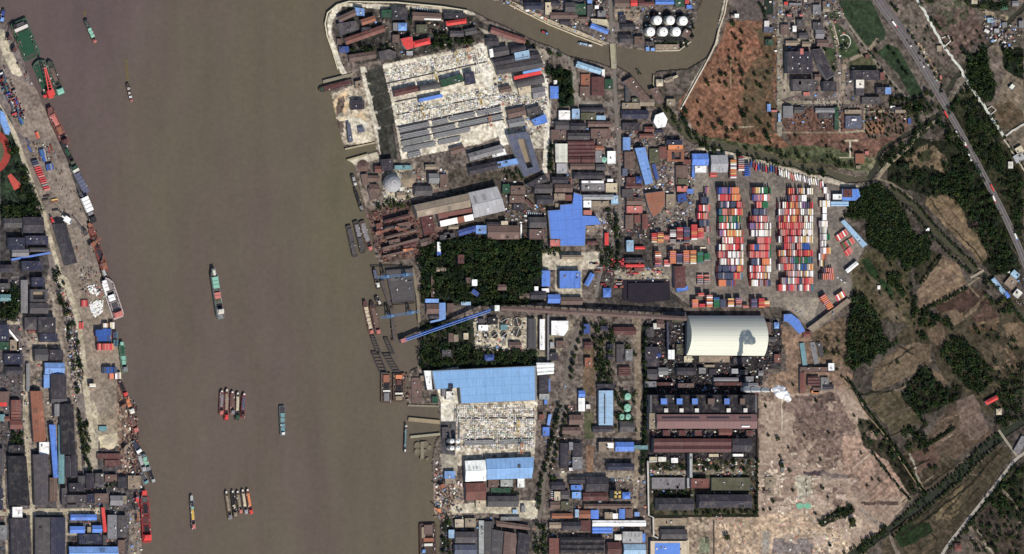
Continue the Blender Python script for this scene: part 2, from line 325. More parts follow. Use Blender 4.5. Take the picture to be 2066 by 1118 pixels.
# chemical plant
paint((122, 106, 96), (98, 88, 82), '1540 0 1700 0 1720 60 1735 150 1735 215 1570 215 1568 60 1540 40', .45, 0, 10)
paint((102, 90, 84), (88, 78, 74), '1480 0 1560 0 1560 38 1490 42', .25, 0)
paint((160, 146, 124), (140, 126, 108), '1572 160 1640 160 1640 178 1580 200 1572 200', .25, 0)
paint((50, 66, 42), (44, 60, 40), '1691 0 1758 0 1787 64 1786 78 1760 94 1742 91 1715 62', .3, 0, 14)
paint((50, 68, 42), (42, 58, 38), '1769 107 1790 89 1812 97 1833 134 1863 188 1838 198 1812 150 1785 121', .3, 0, 14)
paint((58, 76, 44), (66, 80, 50), '1670 45 1690 48 1715 70 1735 100 1728 114 1692 120 1682 90', .3, 0, 10)
paint((56, 72, 42), (70, 78, 50), '1670 28 1690 20 1696 38 1676 38', .3, 0, 10); paint((58, 76, 44), (76, 80, 54), '1662 95 1684 98 1688 120 1680 160 1664 150', .3, 0, 10)
paint((88, 86, 58), (76, 76, 50), '1712 120 1760 112 1776 140 1712 142', .3, 0)
for wd, p, c in [(10, '1574 0 1573 270', (150, 140, 118)), (4, '1585 38 1585 195', (166, 154, 130)), (7, '1570 208 1712 206', (156, 144, 122)), (7, '1700 205 1704 125 1728 115 1750 105 1770 80', (150, 132, 108)),
   (5, '1678 0 1720 60 1750 100 1770 130 1800 165 1825 195', (142, 128, 112)), (5, '1668 40 1680 45 1692 118', (150, 134, 112)), (5, '1692 122 1700 210', (146, 130, 110)), (4, '1694 210 1694 268 1744 264 1744 224 1828 226', (166, 152, 126)),
   (9, '1600 45 1670 48', (150, 136, 116)), (5, '1640 80 1640 12', (156, 142, 120)), (5, '1598 80 1660 82 1662 120', (170, 158, 134)), (3, '1715 285 1715 318', (214, 204, 178)), (3, '1695 318 1745 318', (200, 186, 150)), (3, '1706 284 1730 284', (210, 200, 160)),
   (2, '1475 180 1475 108', (170, 150, 110)), (2, '1470 257 1520 256', (180, 160, 130)), (4, '1580 268 1690 268', (150, 132, 106))]:
    paint(c, tuple(v-20 for v in c), p, .2, 0, 12, width=wd)
# north-east scrub and bottom right
paint((120, 104, 92), (96, 88, 74), '1780 0 2200 -60 2200 330 2066 300 1960 300 1900 200 1840 100', .5, 1, 20)
paint((104, 82, 72), (120, 98, 86), '1880 30 1960 30 1990 90 1930 120 1900 80', .5, 2, 10)
paint((70, 76, 52), (96, 92, 72), '1905 0 1960 0 1950 60 1900 50', .6, 2, 7, keep=.55)
paint((182, 158, 120), (150, 130, 100), '1985 20 2030 20 2040 60 1995 40', .4, 2, 6, keep=.6)
paint((40, 48, 30), (60, 62, 42), '1945 0 2040 0 2020 20 1960 15', .4, 1, 6)
paint((190, 168, 122), (160, 140, 102), '1845 85 1862 90 1900 160 1890 165', .4, 1, 5, keep=.7)
paint((30, 44, 26), (22, 28, 20), '1950 110 1990 100 2000 150 2010 170 2000 210 1950 170', .4, 1, 6)
paint((150, 130, 106), (126, 112, 90), '1990 90 2066 100 2066 330 2000 210 2040 130', .4, 1, 14)
paint((30, 38, 26), (44, 50, 34), '2012 80 2066 100 2066 160 2030 140', .4, 1, 8)
paint((50, 54, 34), (72, 68, 46), '1890 210 1960 180 2000 240 2020 280 2066 330 2066 540 1990 400 1930 280', .5, 1, 9)
paint((112, 92, 70), (90, 78, 56), '2000 215 2040 205 2066 230 2050 260 2020 265', .4, 1)
paint((34, 40, 26), (52, 54, 36), '1790 305 1850 280 1960 290 2000 400 2060 540 2000 560 1900 400 1790 370', .5, 1, 9)
paint((146, 122, 88), (108, 90, 64), '1830 325 1880 290 1900 280 1908 310 1925 340 1890 355 1870 340 1835 350', .4, 2, 8, keep=.75)
paint((60, 64, 40), (80, 76, 52), '1855 305 1875 300 1878 325 1858 330', .3, 1)
paint((156, 128, 92), (124, 104, 72), '1868 393 1913 393 1950 430 1954 456 1999 520 1980 532 1920 468 1868 415', .3, 1, 9)
paint((88, 70, 62), (74, 62, 52), '1955 450 1985 445 1998 490 2000 520 1970 480', .4, 1)
paint((160, 132, 100), (136, 108, 84), '1853 573 1901 513 1935 535 1954 569 1890 610 1853 629', .3, 1, 8)
paint((60, 58, 40), (80, 72, 52), '1853 575 1900 512 1870 500 1850 530 1842 560', .4, 1)
paint((100, 74, 60), (72, 58, 46), '1885 615 1950 580 1985 585 2020 640 1960 640 1950 625 1900 645', .5, 1, 8)
paint((70, 64, 48), (94, 82, 60), '1840 640 2066 600 2066 800 2000 840 1900 760 1880 700 1800 690', .4, 1, 9)
paint((138, 112, 82), (110, 92, 66), '1905 628 1943 618 1946 648 1920 655', .3, 1); paint((146, 120, 88), (120, 98, 72), '2022 655 2066 648 2070 700 2045 700', .3, 1)
paint((122, 96, 70), (96, 78, 56), '1955 660 2010 650 2016 664 1960 676', .4, 1); paint((120, 96, 72), (92, 76, 58), '1870 668 1895 650 1915 670 1905 700 1880 700', .5, 1)
paint((140, 112, 84), (100, 84, 60), '1970 690 2050 700 2066 760 2030 730 2000 745', .5, 2, 8, keep=.7)
paint((140, 118, 90), (118, 98, 74), '1761 736 1814 701 1845 690 1876 698 1880 728 1845 755 1761 793', .25, 1, 12)
paint((112, 98, 70), (94, 84, 60), '1742 801 1814 786 1864 855 1830 862 1803 881', .35, 1, 10)
paint((116, 94, 76), (96, 80, 62), '1870 880 1918 816 1964 809 2002 874 1929 927 1872 900', .35, 1, 8)
paint((142, 118, 102), (124, 102, 88), '1930 820 1960 812 2000 870 1960 895 1935 870', .25, 2, 8)
paint((48, 48, 34), (74, 66, 50), '1730 840 1760 850 1850 960 1835 1000 1790 930 1740 900', .5, 1, 7)
paint((74, 64, 48), (98, 84, 64), '1830 880 1870 900 1930 930 1900 980 1860 995 1820 930', .5, 1, 8)
paint((120, 90, 74), (104, 80, 66), '1845 910 1890 900 1905 935 1880 955 1855 950', .3, 2)
paint((96, 82, 62), (76, 68, 50), '1788 1080 1870 1022 1940 968 2020 895 2045 920 1990 990 1940 1060 1900 1120 1830 1170 1760 1170', .4, 1, 10)
paint((46, 66, 36), (42, 56, 32), '1812 1068 1880 1052 1884 1078 1830 1104 1808 1092', .3, 2, 8)
paint((140, 120, 84), (110, 96, 66), '1885 1040 1920 990 1960 985 1930 1050', .4, 2, 8, keep=.6)
paint((96, 80, 70), (66, 60, 48), '1950 1050 2010 990 2066 930 2180 930 2180 1180 1900 1180', .5, 1, 9)
paint((128, 112, 98), (104, 92, 80), '1930 1070 1960 1060 1990 1118 1920 1130', .4, 1)
paint((38, 44, 28), (58, 56, 38), '2000 1000 2066 940 2066 1060 2030 1040', .4, 1, 7)
# allotments beside the yard
paint((78, 74, 48), (104, 90, 64), '1720 545 1750 500 1800 520 1840 560 1850 660 1760 640 1722 600', .5, 1, 8)
paint((48, 74, 40), (44, 66, 36), '1737 524 1752 520 1775 555 1768 566 1750 550', .3, 0); paint((50, 78, 42), (44, 68, 38), '1770 566 1782 562 1804 590 1796 600', .3, 0); paint((52, 90, 42), (46, 76, 38), '1778 606 1788 604 1806 640 1798 648', .3, 0)
paint((130, 112, 86), (110, 94, 72), '1762 570 1795 600 1830 650 1800 650 1770 610', .3, 1)
paint((96, 80, 60), (120, 96, 72), '1640 670 1700 640 1740 680 1720 740 1650 735', .6, 1, 7)
# north quarter behind the canal
paint((120, 106, 98), (90, 82, 76), '1000 -40 1410 -40 1405 60 1370 102 1240 92 1110 46', .55, 0, 7)
paint((54, 62, 44), (44, 48, 38), '1300 85 1380 80 1400 50 1395 20 1390 75 1360 95', .4, 0)
paint((190, 176, 146), (166, 150, 124), '1026 8 1108 48 1165 70 1218 90 1230 88 1160 58 1108 40 1030 0', .3, 0, 6)
paint((170, 150, 124), (150, 132, 110), '1240 18 1292 20 1290 42 1240 40', .3, 0)
# banks and footpaths
for wd, p, c in [(5, '1463 0 1452 50 1446 85 1428 118 1400 165 1374 218', (196, 184, 158)), (5, '1110 100 1148 115 1160 150 1161 190 1172 207 1238 213', (150, 140, 124)),
   (8, '1110 95 1140 108 1158 135 1160 190 1172 208 1240 212', (140, 130, 116)), (4, '1765 366 1785 335 1822 305 1842 285 1890 240 1905 222', (176, 160, 134)),
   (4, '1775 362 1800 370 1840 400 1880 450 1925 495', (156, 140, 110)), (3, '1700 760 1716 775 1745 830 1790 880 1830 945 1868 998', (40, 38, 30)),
   (3, '1866 990 1850 960', (170, 150, 120)), (3, '1722 945 1760 912', (206, 180, 156)), (3, '1928 500 1980 545', (150, 130, 100)), (3, '1905 610 1955 575 1975 560', (176, 156, 124)),
   (3, '1940 560 1975 600 1950 640', (150, 130, 100)), (4, '1812 700 1790 745 1765 790', (112, 96, 74)), (2, '1975 960 1920 950', (140, 120, 90)), (3, '1946 1060 1970 1085 2000 1118', (146, 130, 110)),
   (3, '2020 985 2045 1010 2060 1040', (160, 144, 118)), (4, '1718 1010 1745 1030 1790 1070 1810 1118', (160, 140, 118)), (3, '1577 800 1577 875', (200, 184, 158)), (2, '1714 960 1714 1010', (150, 128, 108)),
   (3, '1528 1040 1528 780', (30, 30, 26)), (6, '1310 1042 1528 1040', (40, 42, 32)), (3, '1440 1050 1440 1118', (70, 70, 54)), (5, '1690 745 1640 742', (60, 50, 44))]:
    paint(c, tuple(v*.88 for v in c), p, .2, 0, 12, width=wd)

# finer patches seen in the fields and on the cleared ground
paint((76, 56, 48), (92, 68, 56), '1886 626 1914 603 1972 597 1969 614 1934 634 1906 632', .3, 1, 7)
paint((118, 88, 72), (92, 72, 60), '1957 634 1992 611 2018 632 2018 652 1969 657', .35, 1, 7); paint((146, 118, 86), (130, 104, 76), '1969 655 2018 640 2018 652 1975 659', .2, 1)
paint((150, 124, 94), (130, 108, 82), '1903 634 1929 623 1949 643 1929 657 1909 646', .25, 1); paint((134, 108, 84), (112, 92, 72), '1872 663 1892 654 1912 666 1909 683 1889 700 1874 686', .35, 1)
paint((106, 88, 68), (80, 72, 54), '1972 697 1992 683 2020 697 2038 720 2020 738 1998 738', .4, 1, 8); paint((140, 116, 88), (120, 100, 76), '1880 743 1900 755 1915 772 1903 783 1886 766', .3, 1)
paint((34, 38, 28), (52, 46, 36), '1826 778 1854 743 1877 743 1886 766 1906 783 1940 778 1935 806 1877 835 1857 832 1834 803', .4, 1, 7)
for p, c, w_ in [('1949 637 1968 617 1986 597', (134, 112, 86), 6), ('1820 776 1846 810 1866 855 1850 872', (30, 30, 24), 5), ('1850 872 1838 860', (36, 34, 26), 4), ('1872 898 1926 864', (26, 28, 22), 7), ('1830 872 1868 898', (190, 180, 160), 2), ('1868 900 1922 880', (160, 144, 120), 2),
  ('1820 1050 1880 1005 1940 962 1985 925 2010 885', (140, 112, 96), 2), ('1822 1018 1870 988 1920 950 1960 925 1980 905', (136, 116, 92), 2), ('1822 1066 1890 1018 1960 960', (44, 40, 30), 2), ('1925 1050 1990 990 2035 945', (80, 70, 56), 4), ('1822 1012 1870 980 1912 952 1950 925', (44, 42, 32), 2),
  ('1965 1058 1985 1090 2005 1118', (196, 180, 150), 4), ('2022 990 2045 1012 2060 1048 2050 1072', (170, 150, 118), 3), ('1848 968 1860 975 1880 962', (180, 160, 120), 3), ('1835 915 1845 940 1853 970', (196, 184, 156), 4), ('1895 395 1960 470 2000 525', (120, 100, 76), 2), ('1750 745 1800 730 1845 700', (92, 80, 60), 2), ('1790 790 1850 770', (150, 130, 100), 3),
  ('1626 955 1662 957', (84, 70, 72), 9), ('1662 958 1712 960', (120, 104, 98), 8), ('1715 945 1715 1012', (186, 156, 128), 2), ('1628 962 1628 1005', (90, 72, 62), 2), ('1636 968 1650 966', (236, 222, 200), 3), ('1636 966 1636 984', (200, 170, 140), 2), ('1530 962 1712 966', (178, 156, 130), 3), ('1735 1025 1765 1050 1800 1085 1815 1118', (150, 134, 118), 6),
  ('1740 1012 1780 1014', (96, 76, 68), 6), ('1782 1018 1810 1014', (100, 78, 70), 8), ('1577 880 1577 945', (170, 150, 124), 3), ('1570 920 1580 948', (70, 62, 54), 5), ('1540 1075 1720 1078', (214, 184, 150), 2), ('1560 1060 1640 1058', (200, 150, 126), 2), ('1540 985 1556 987', (104, 72, 60), 6), ('1608 975 1612 996', (224, 206, 170), 5), ('1570 970 1575 1000', (214, 190, 156), 4)]:
    paint(c, tuple(v*.85 for v in c), p, .3, 1, 6, width=w_)
paint((206, 178, 148), (180, 152, 126), '1700 1050 1720 1035 1742 1050 1738 1070 1706 1072', .3, 1); paint((60, 62, 44), (50, 46, 36), '1712 1046 1724 1044 1728 1062 1714 1066', .2, 0)
paint((142, 128, 122), (120, 108, 104), '1560 1085 1640 1085 1640 1118 1556 1118', .3, 1, 6); paint((146, 140, 128), (160, 146, 128), '1538 1072 1552 1072 1552 1118 1538 1118', .3, 0)
for x, y, r in [(1600, 830, 14), (1650, 850, 16), (1690, 830, 12), (1625, 880, 14), (1670, 890, 12), (1700, 870, 10), (1610, 905, 10), (1735, 990, 8), (1725, 965, 7), (1690, 985, 8), (1660, 975, 9), (1560, 800, 12), (1545, 860, 9), (1590, 925, 8), (1695, 1010, 12), (1765, 880, 10), (1650, 1000, 7), (1580, 1010, 9)]:
    paint((112, 90, 78), (132, 108, 92), [(x+r*math.cos(a)*1.6, y+r*math.sin(a)) for a in np.linspace(0, 6.28, 10)[:-1]], .4, 2, 6, keep=.8)
# dark drying beds by the upper yard
for p in ('736 147 772 138 777 156 741 168', '741 171 776 160 784 182 749 194', '750 197 785 186 791 212 755 226', '757 230 792 216 797 250 764 256', '762 262 780 256 790 330 770 330'): paint((66, 64, 56), (54, 54, 48), p, .25, 0, 9)
paint((226, 210, 178), (206, 190, 156), '716 272 750 264 752 285 722 290', .2, 1); paint((224, 214, 190), (200, 190, 164), '700 240 722 236 740 246 738 262 704 262', .3, 1); paint((112, 92, 78), (92, 78, 68), '684 200 696 196 690 240 696 262 686 268 678 230', .5, 1, 4)

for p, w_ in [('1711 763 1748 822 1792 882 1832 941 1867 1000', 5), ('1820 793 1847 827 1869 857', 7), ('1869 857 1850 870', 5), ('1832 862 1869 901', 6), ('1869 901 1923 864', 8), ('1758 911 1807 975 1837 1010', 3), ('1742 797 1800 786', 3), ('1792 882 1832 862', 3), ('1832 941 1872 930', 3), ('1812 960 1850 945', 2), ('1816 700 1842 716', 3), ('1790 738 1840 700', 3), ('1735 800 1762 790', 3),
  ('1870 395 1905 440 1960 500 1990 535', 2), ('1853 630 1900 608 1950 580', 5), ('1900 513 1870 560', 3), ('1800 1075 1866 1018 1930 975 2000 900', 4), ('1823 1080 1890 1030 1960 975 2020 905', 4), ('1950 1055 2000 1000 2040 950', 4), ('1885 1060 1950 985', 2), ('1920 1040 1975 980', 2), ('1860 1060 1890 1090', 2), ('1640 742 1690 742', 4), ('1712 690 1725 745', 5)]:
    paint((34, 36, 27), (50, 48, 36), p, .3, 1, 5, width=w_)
for p in ('1770 790 1776 770 1800 745', '1780 760 1830 730', '1850 425 1880 455', '1900 420 1935 450', '1925 450 1950 480', '1860 590 1930 560', '1870 610 1900 540', '1745 830 1790 815', '1780 850 1840 820', '1900 850 1950 830', '1930 880 1975 850', '1740 930 1790 990', '1600 860 1700 862', '1540 900 1600 905', '1560 1020 1620 1022', '1640 1040 1640 960', '1545 1050 1545 960', '1570 1045 1570 975'):
    paint((132, 110, 88), (150, 126, 100), p, .3, 1, 5, width=1.8)
for x, y in [(rs.randint(1535, 1720), rs.randint(930, 1115)) for _ in range(26)]:
    w_, h_ = rs.randint(8, 26), rs.randint(6, 18); k = rs.rand()*.3+.75; paint((168*k, 146*k, 126*k), (182*k, 156*k, 134*k), rect(x, y, x+w_, y+h_), .25, 1, 6, keep=.85)

paint((216, 200, 156), (200, 184, 142), '200 880 238 874 240 899 202 904', .2, 0); paint((150, 134, 108), (172, 152, 122), '198 838 236 832 238 870 200 878', .3, 0)
paint((150, 134, 114), (120, 106, 94), '98 560 130 600 150 700 152 830 130 910 60 910 50 640', .5, 0, 9, keep=.8); paint((120, 96, 80), (150, 120, 96), '235 780 262 770 272 960 238 960', .6, 0, 5, keep=.8)
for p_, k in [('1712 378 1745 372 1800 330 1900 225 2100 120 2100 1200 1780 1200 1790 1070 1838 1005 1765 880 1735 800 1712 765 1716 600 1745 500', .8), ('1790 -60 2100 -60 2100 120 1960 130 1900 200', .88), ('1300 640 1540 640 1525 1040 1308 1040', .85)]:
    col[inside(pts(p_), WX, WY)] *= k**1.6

def plots(poly, ang, sp, k=.13):
    """strips of differing crop inside a field"""
    m = inside(pts(poly), WX, WY); u = X[m]*math.cos(R(ang))+Y[m]*math.sin(R(ang)); v = -X[m]*math.sin(R(ang))+Y[m]*math.cos(R(ang))
    i_ = np.floor(u/sp).astype(int); j_ = np.floor((v+37*(i_ % 3))/(sp*3.4)).astype(int); t = np.random.RandomState(9).rand(4096)[(i_*31+j_*17) % 4096]-.5
    e = (np.abs(u/sp-np.round(u/sp)) < .09)*.22
    g = (1+t*2*k-e)[:, None]*np.stack([1+t*.06, 1+0*t, 1-t*.1], -1); col[m] *= g
for p_, a_, s_ in [('1761 736 1814 701 1845 690 1876 698 1880 728 1845 755 1761 793', 58, 12), ('1742 801 1814 786 1864 855 1830 862 1803 881', 50, 11), ('1870 880 1918 816 1964 809 2002 874 1929 927 1872 900', 56, 14), ('1853 573 1901 513 1935 535 1954 569 1890 610 1853 629', 60, 10), ('1868 393 1913 393 1950 430 1954 456 1999 520 1980 532 1920 468 1868 415', 45, 11), ('1825 1060 1870 1022 1940 968 2020 895 2045 920 1990 990 1940 1060 1900 1120 1830 1118', 52, 8), ('1790 930 1860 940 1900 980 1860 1000 1830 1010', 50, 9), ('1725 545 1750 520 1850 580 1840 660 1760 640', 55, 8), ('1645 675 1700 645 1738 685 1715 735 1650 735', 60, 9), ('1722 900 1790 930 1840 1005 1790 1060 1722 1000', 50, 16), ('1900 1118 1950 1060 2066 950 2066 1118', 55, 13), ('1955 640 2066 600 2066 700 1960 700', 50, 12), ('1850 20 1960 0 2000 90 1900 140', 40, 14), ('2000 210 2066 140 2066 300 2030 290', 50, 12)]: plots(p_, a_, s_)

paint((52, 52, 52), (40, 42, 44), '1296 34 1312 22 1392 26 1396 60 1378 82 1298 82', .4, 0, 6)
# build the sheet
col = col*.78+col.mean(-1, keepdims=True)*.22  # haze put into the colour: every zone pulled toward its own grey
tt = np.clip(col, 0, 1)**.96*K*1.12
fine = 1+.5*fb(X, Y, 3.2, 900, 2)+.25*fb(X, Y, 40, 940, 2)
tt = np.clip(tt*fine[..., None], .004, .85)
u_ = (X-1033)*S; v_ = (559-Y)*S
t_ = (0-CEN[2])/(-DIST*math.cos(TH)+u_*math.sin(TH))
GX = CEN[0]+t_*(DIST*math.sin(TH)+u_*math.cos(TH)); GY = t_*v_
GZ = np.where(land, 0.0, -5.0)
ny, nx = X.shape
me = bpy.data.meshes.new('ground')
co = np.stack([GX, GY, GZ], -1).reshape(-1, 3).astype(np.float32)
me.vertices.add(nx*ny); me.vertices.foreach_set('co', co.ravel())
i0 = (np.arange(ny-1)[:, None]*nx+np.arange(nx-1)[None]).ravel()
fq = np.stack([i0, i0+nx, i0+nx+1, i0+1], -1).astype(np.int32)
me.loops.add(fq.size); me.loops.foreach_set('vertex_index', fq.ravel())
me.polygons.add(len(fq)); me.polygons.foreach_set('loop_start', np.arange(0, fq.size, 4, dtype=np.int32))
me.update(calc_edges=True)
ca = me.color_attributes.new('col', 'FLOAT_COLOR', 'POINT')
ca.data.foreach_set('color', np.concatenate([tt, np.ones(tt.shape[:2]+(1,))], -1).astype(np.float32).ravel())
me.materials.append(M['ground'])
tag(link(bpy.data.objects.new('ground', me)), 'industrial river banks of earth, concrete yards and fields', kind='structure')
# water
wm = bpy.data.materials.new('silty_river_water'); wm.use_nodes = True; t = wm.node_tree; b = t.nodes['Principled BSDF']
geo = N(t, 'ShaderNodeNewGeometry')
n1 = noise(t, geo.outputs['Position'], .0035, 4, .6, (1, .35, 1)); n2 = noise(t, geo.outputs['Position'], .12, 3, .7)
sep = N(t, 'ShaderNodeSeparateXYZ'); t.links.new(geo.outputs['Position'], sep.inputs[0])
gr = math_(t, 'MULTIPLY', math_(t, 'ADD', sep.outputs[0], 960.0), 1/620.0, True)
fac = math_(t, 'ADD', math_(t, 'MULTIPLY', gr, .8), math_(t, 'MULTIPLY', math_(t, 'SUBTRACT', n1, .5), 2.2), True)
mx = N(t, 'ShaderNodeMix', data_type='RGBA'); t.links.new(fac, mx.inputs[0])
mx.inputs[6].default_value = (*alb((103, 87, 85)), 1); mx.inputs[7].default_value = (*alb((105, 97, 77)), 1)
n3 = noise(t, geo.outputs['Position'], .02, 4, .65, (1, .12, 1)); n4 = noise(t, geo.outputs['Position'], .012, 3, .6, (1, .8, 1))
t.links.new(scaled(t, mx.outputs[2], math_(t, 'ADD', math_(t, 'ADD', .46, math_(t, 'MULTIPLY', n2, .4)), math_(t, 'ADD', math_(t, 'MULTIPLY', n3, .42), math_(t, 'MULTIPLY', n4, .26)))), b.inputs['Base Color'])
b.inputs['Roughness'].default_value = .5; b.inputs['Specular IOR Level'].default_value = .25
bp = N(t, 'ShaderNodeBump'); bp.inputs['Strength'].default_value = .25; bp.inputs['Distance'].default_value = 1.0
t.links.new(noise(t, geo.outputs['Position'], .09, 3, .6), bp.inputs['Height']); t.links.new(bp.outputs[0], b.inputs['Normal'])
q = MB(); a0, a1, a2, a3 = P(-1500, 2600, -2.2), P(3600, 2600, -2.2), P(3600, -1500, -2.2), P(-1500, -1500, -2.2)
q.add([a0, a1, a2, a3], [(0, 1, 2, 3)]); tag(q.build('water', wm), 'brown silty river and canal water', kind='structure')
# wakes behind two small boats
# roads: ribbons with painted lines
asph = material('asphalt', amp=.35, scale=.3, amp2=.25)
def ribbon(p, wd, z, n_off=0.0):
    """strip in photo pixels; returns verts, faces"""
    vs = []
    for i, (x, y) in enumerate(p):
        a = p[max(0, i-1)]; c = p[min(len(p)-1, i+1)]; dx, dy = c[0]-a[0], c[1]-a[1]; L = math.hypot(dx, dy) or 1
        nx_, ny_ = -dy/L, dx/L
        for s_ in (-1, 1):
            vs.append(P(x+nx_*(n_off+s_*wd/2), y+ny_*(n_off+s_*wd/2), z))
    return vs, [(2*i, 2*i+1, 2*i+3, 2*i+2) for i in range(len(p)-1)]
def smooth(p, k=2):
    for _ in range(k):
        q = [p[0]]
        for a, b in zip(p, p[1:]):
            q += [(a[0]*.75+b[0]*.25, a[1]*.75+b[1]*.25), (a[0]*.25+b[0]*.75, a[1]*.25+b[1]*.75)]
        p = q+[p[-1]]
    return p
def slab(p, wd, z0, z1, name, c, label, off=0.0, kerb=None, mat='asph'):
    m = MB(); p = smooth(pts(p) if isinstance(p, str) else p)
    v, f = ribbon(p, wd, z1, off); m.add(v, f)
    for s_ in (-1, 1):
        e0 = ribbon(p, .01, z1, off+s_*wd/2)[0][::2]; e1 = ribbon(p, .01, z0, off+s_*wd/2)[0][::2]
        m.add(e0+e1, [(i, i+1, len(p)+i+1, len(p)+i) for i in range(len(p)-1)])
    o = m.build(name, asph if mat == 'asph' else M[mat], None, alb(c)); tag(o, label, kind='structure'); return o
HW = '1740 -60 1766 0 1812 59 1849 115 1889 182 1908 215 1935 263 1957 302 1995 374 2025 430 2052 490 2066 524 2100 620'
slab(HW, 13, -.3, .5, 'road', (106, 99, 99), 'dual carriageway crossing the right of the view', 0)
slab('1745 -60 1784 5 1826 58 1862 112 1898 175 1916 212', 9, -.3, .4, 'road', (112, 104, 104), 'pale slip road along the highway', 2)
m = MB()
for off in (-5.6, 0, 5.6): m.add(*ribbon(smooth(pts(HW)), .8 if off else 1.2, .58, off))
tag(m.build('road_marking', M['paint'], None, alb((146, 142, 138))), 'painted lines along the highway', kind='structure')
m = MB(); pp = smooth(pts(HW), 3)
for off in (-2.8, 2.8):
    for i in range(0, len(pp)-1, 2): m.add(*ribbon([pp[i], pp[i+1]], .5, .57, off))
tag(m.build('road_marking', M['paint'], None, alb((134, 130, 128))), 'dashed lane lines on the highway', kind='structure')
slab('1228 -60 1230 0 1234 50 1238 100 1240 163 1243 225 1248 280 1253 370 1251 420 1248 470 1235 495 1222 520 1208 560 1202 600', 7, -.3, .35, 'road', (128, 120, 112), 'grey road through the centre over the canal bridge')
slab('1188 636 1172 655 1150 705 1142 760 1136 820 1122 885 1097 959 1094 1013 1086 1050 1078 1130', 7, -.3, .35, 'road', (122, 114, 104), 'tree lined road below the long conveyor')
slab('1899 1122 1912 1100 1945 1058 1998 992 2030 950 2048 927 2070 912', 6, -.3, .35, 'road', (176, 168, 156), 'pale country lane in the lower right corner')
slab('2015 868 2030 890 2052 920', 5, -.3, .5, 'road', (160, 152, 134), 'short lane over the drainage canal')
slab('1740 375 1765 372 1785 340 1822 308 1842 288', 5, -.3, .3, 'road', (160, 144, 120), 'dirt track leading up right from the container yard')
slab('1958 560 1968 556 1985 545', 5, -.3, .5, 'road', (165, 152, 132), 'little bridge track over the narrow canal')
# the canal bridge on the central road
m = MB(); a = P(1233, 86, 0); b_ = P(1241, 140, 0)
v, f = ribbon([(1236, 88), (1239, 138)], 9, .8); m.add(v, f)
for s_ in (-1, 1):
    v0 = ribbon([(1236, 88), (1239, 138)], 1.0, 1.9, s_*5)[0]; v1 = ribbon([(1236, 88), (1239, 138)], 1.0, -3, s_*5)[0]
    m.add(v0+v1, [(0, 1, 3, 2), (0, 2, 6, 4), (1, 5, 7, 3), (4, 6, 7, 5), (0, 4, 5, 1), (2, 3, 7, 6)])
t0 = tag(empty('bridge', P(1238, 113, 0)), 'pale concrete road bridge over the upper canal', 'bridge')
o = m.build('deck', M['conc'], None, alb((176, 168, 142)))
o.parent = t0; o.location = -t0.location
for y in (100, 113, 126): m = MB(); c = P(1238, y)-t0.location; m.box(c.x, c.y, -5, .7, 9, 2); m.build('pier', M['conc'], t0, alb((130, 124, 112)))

# darker, greener water in the narrow canals
cw = material('weedy_canal_water', src='object', rough=.4, amp=.3, scale=.08, amp2=.2, spec=.3)
for i_, ((wd, p_), c_, lab) in enumerate(zip([(22, CANALS[0][1]+' 1440 291 1490 302 1540 314 1600 330 1660 347 1710 360 1752 360 1775 330'), (14, CANALS[3][1]), (16, CANALS[4][1]), (22, CANALS[5][1]), (12, CANALS[6][1])], [(88, 84, 66), (58, 58, 44), (76, 74, 56), (50, 54, 40), (60, 58, 44)],
    ['olive water of the branch canal above the container yard', 'dark canal water under the hedges at the upper right', 'olive water of the narrow canal on the right', 'dark green water of the lower right drainage canal', 'dark ditch beside the small allotments'])):
    m = MB(); m.add(*ribbon(smooth(pts(p_)), wd, -2.0+.06*i_)); tag(m.build('canal', cw, None, alb(c_)), lab, kind='structure')
# ---------------------------------------------------------------- buildings
LM = []          # landmarks for labels: (x, y, phrase)
used_labels = set()
def where(x, y, skip=0, own=None):
    c = sorted((math.hypot(x-a, y-b), a, b, p) for a, b, p in LM if p != own)
    d, a, b, p = c[min(skip, len(c)-1)]
    dx, dy = x-a, y-b
    if abs(dx) > 2.2*abs(dy): r = 'right of' if dx > 0 else 'left of'
    elif abs(dy) > 2.2*abs(dx): r = 'below' if dy > 0 else 'above'
    else: r = ('below right of' if dx > 0 else 'below left of') if dy > 0 else ('above right of' if dx > 0 else 'above left of')
    return r, p, d
auto = []
def autolabel(o, desc, x, y): auto.append((o, desc, x, y))
def short(s):
    for q in ('squarish ', ' flat roofed', ' pitched roofed', ' ridged roof', ' lean-to', ' roof', 'medium ', 'dense ', ' of long concrete beams', 'thin '):
        if len(s.split()) > 16: s = s.replace(q, '', 1)
    return s
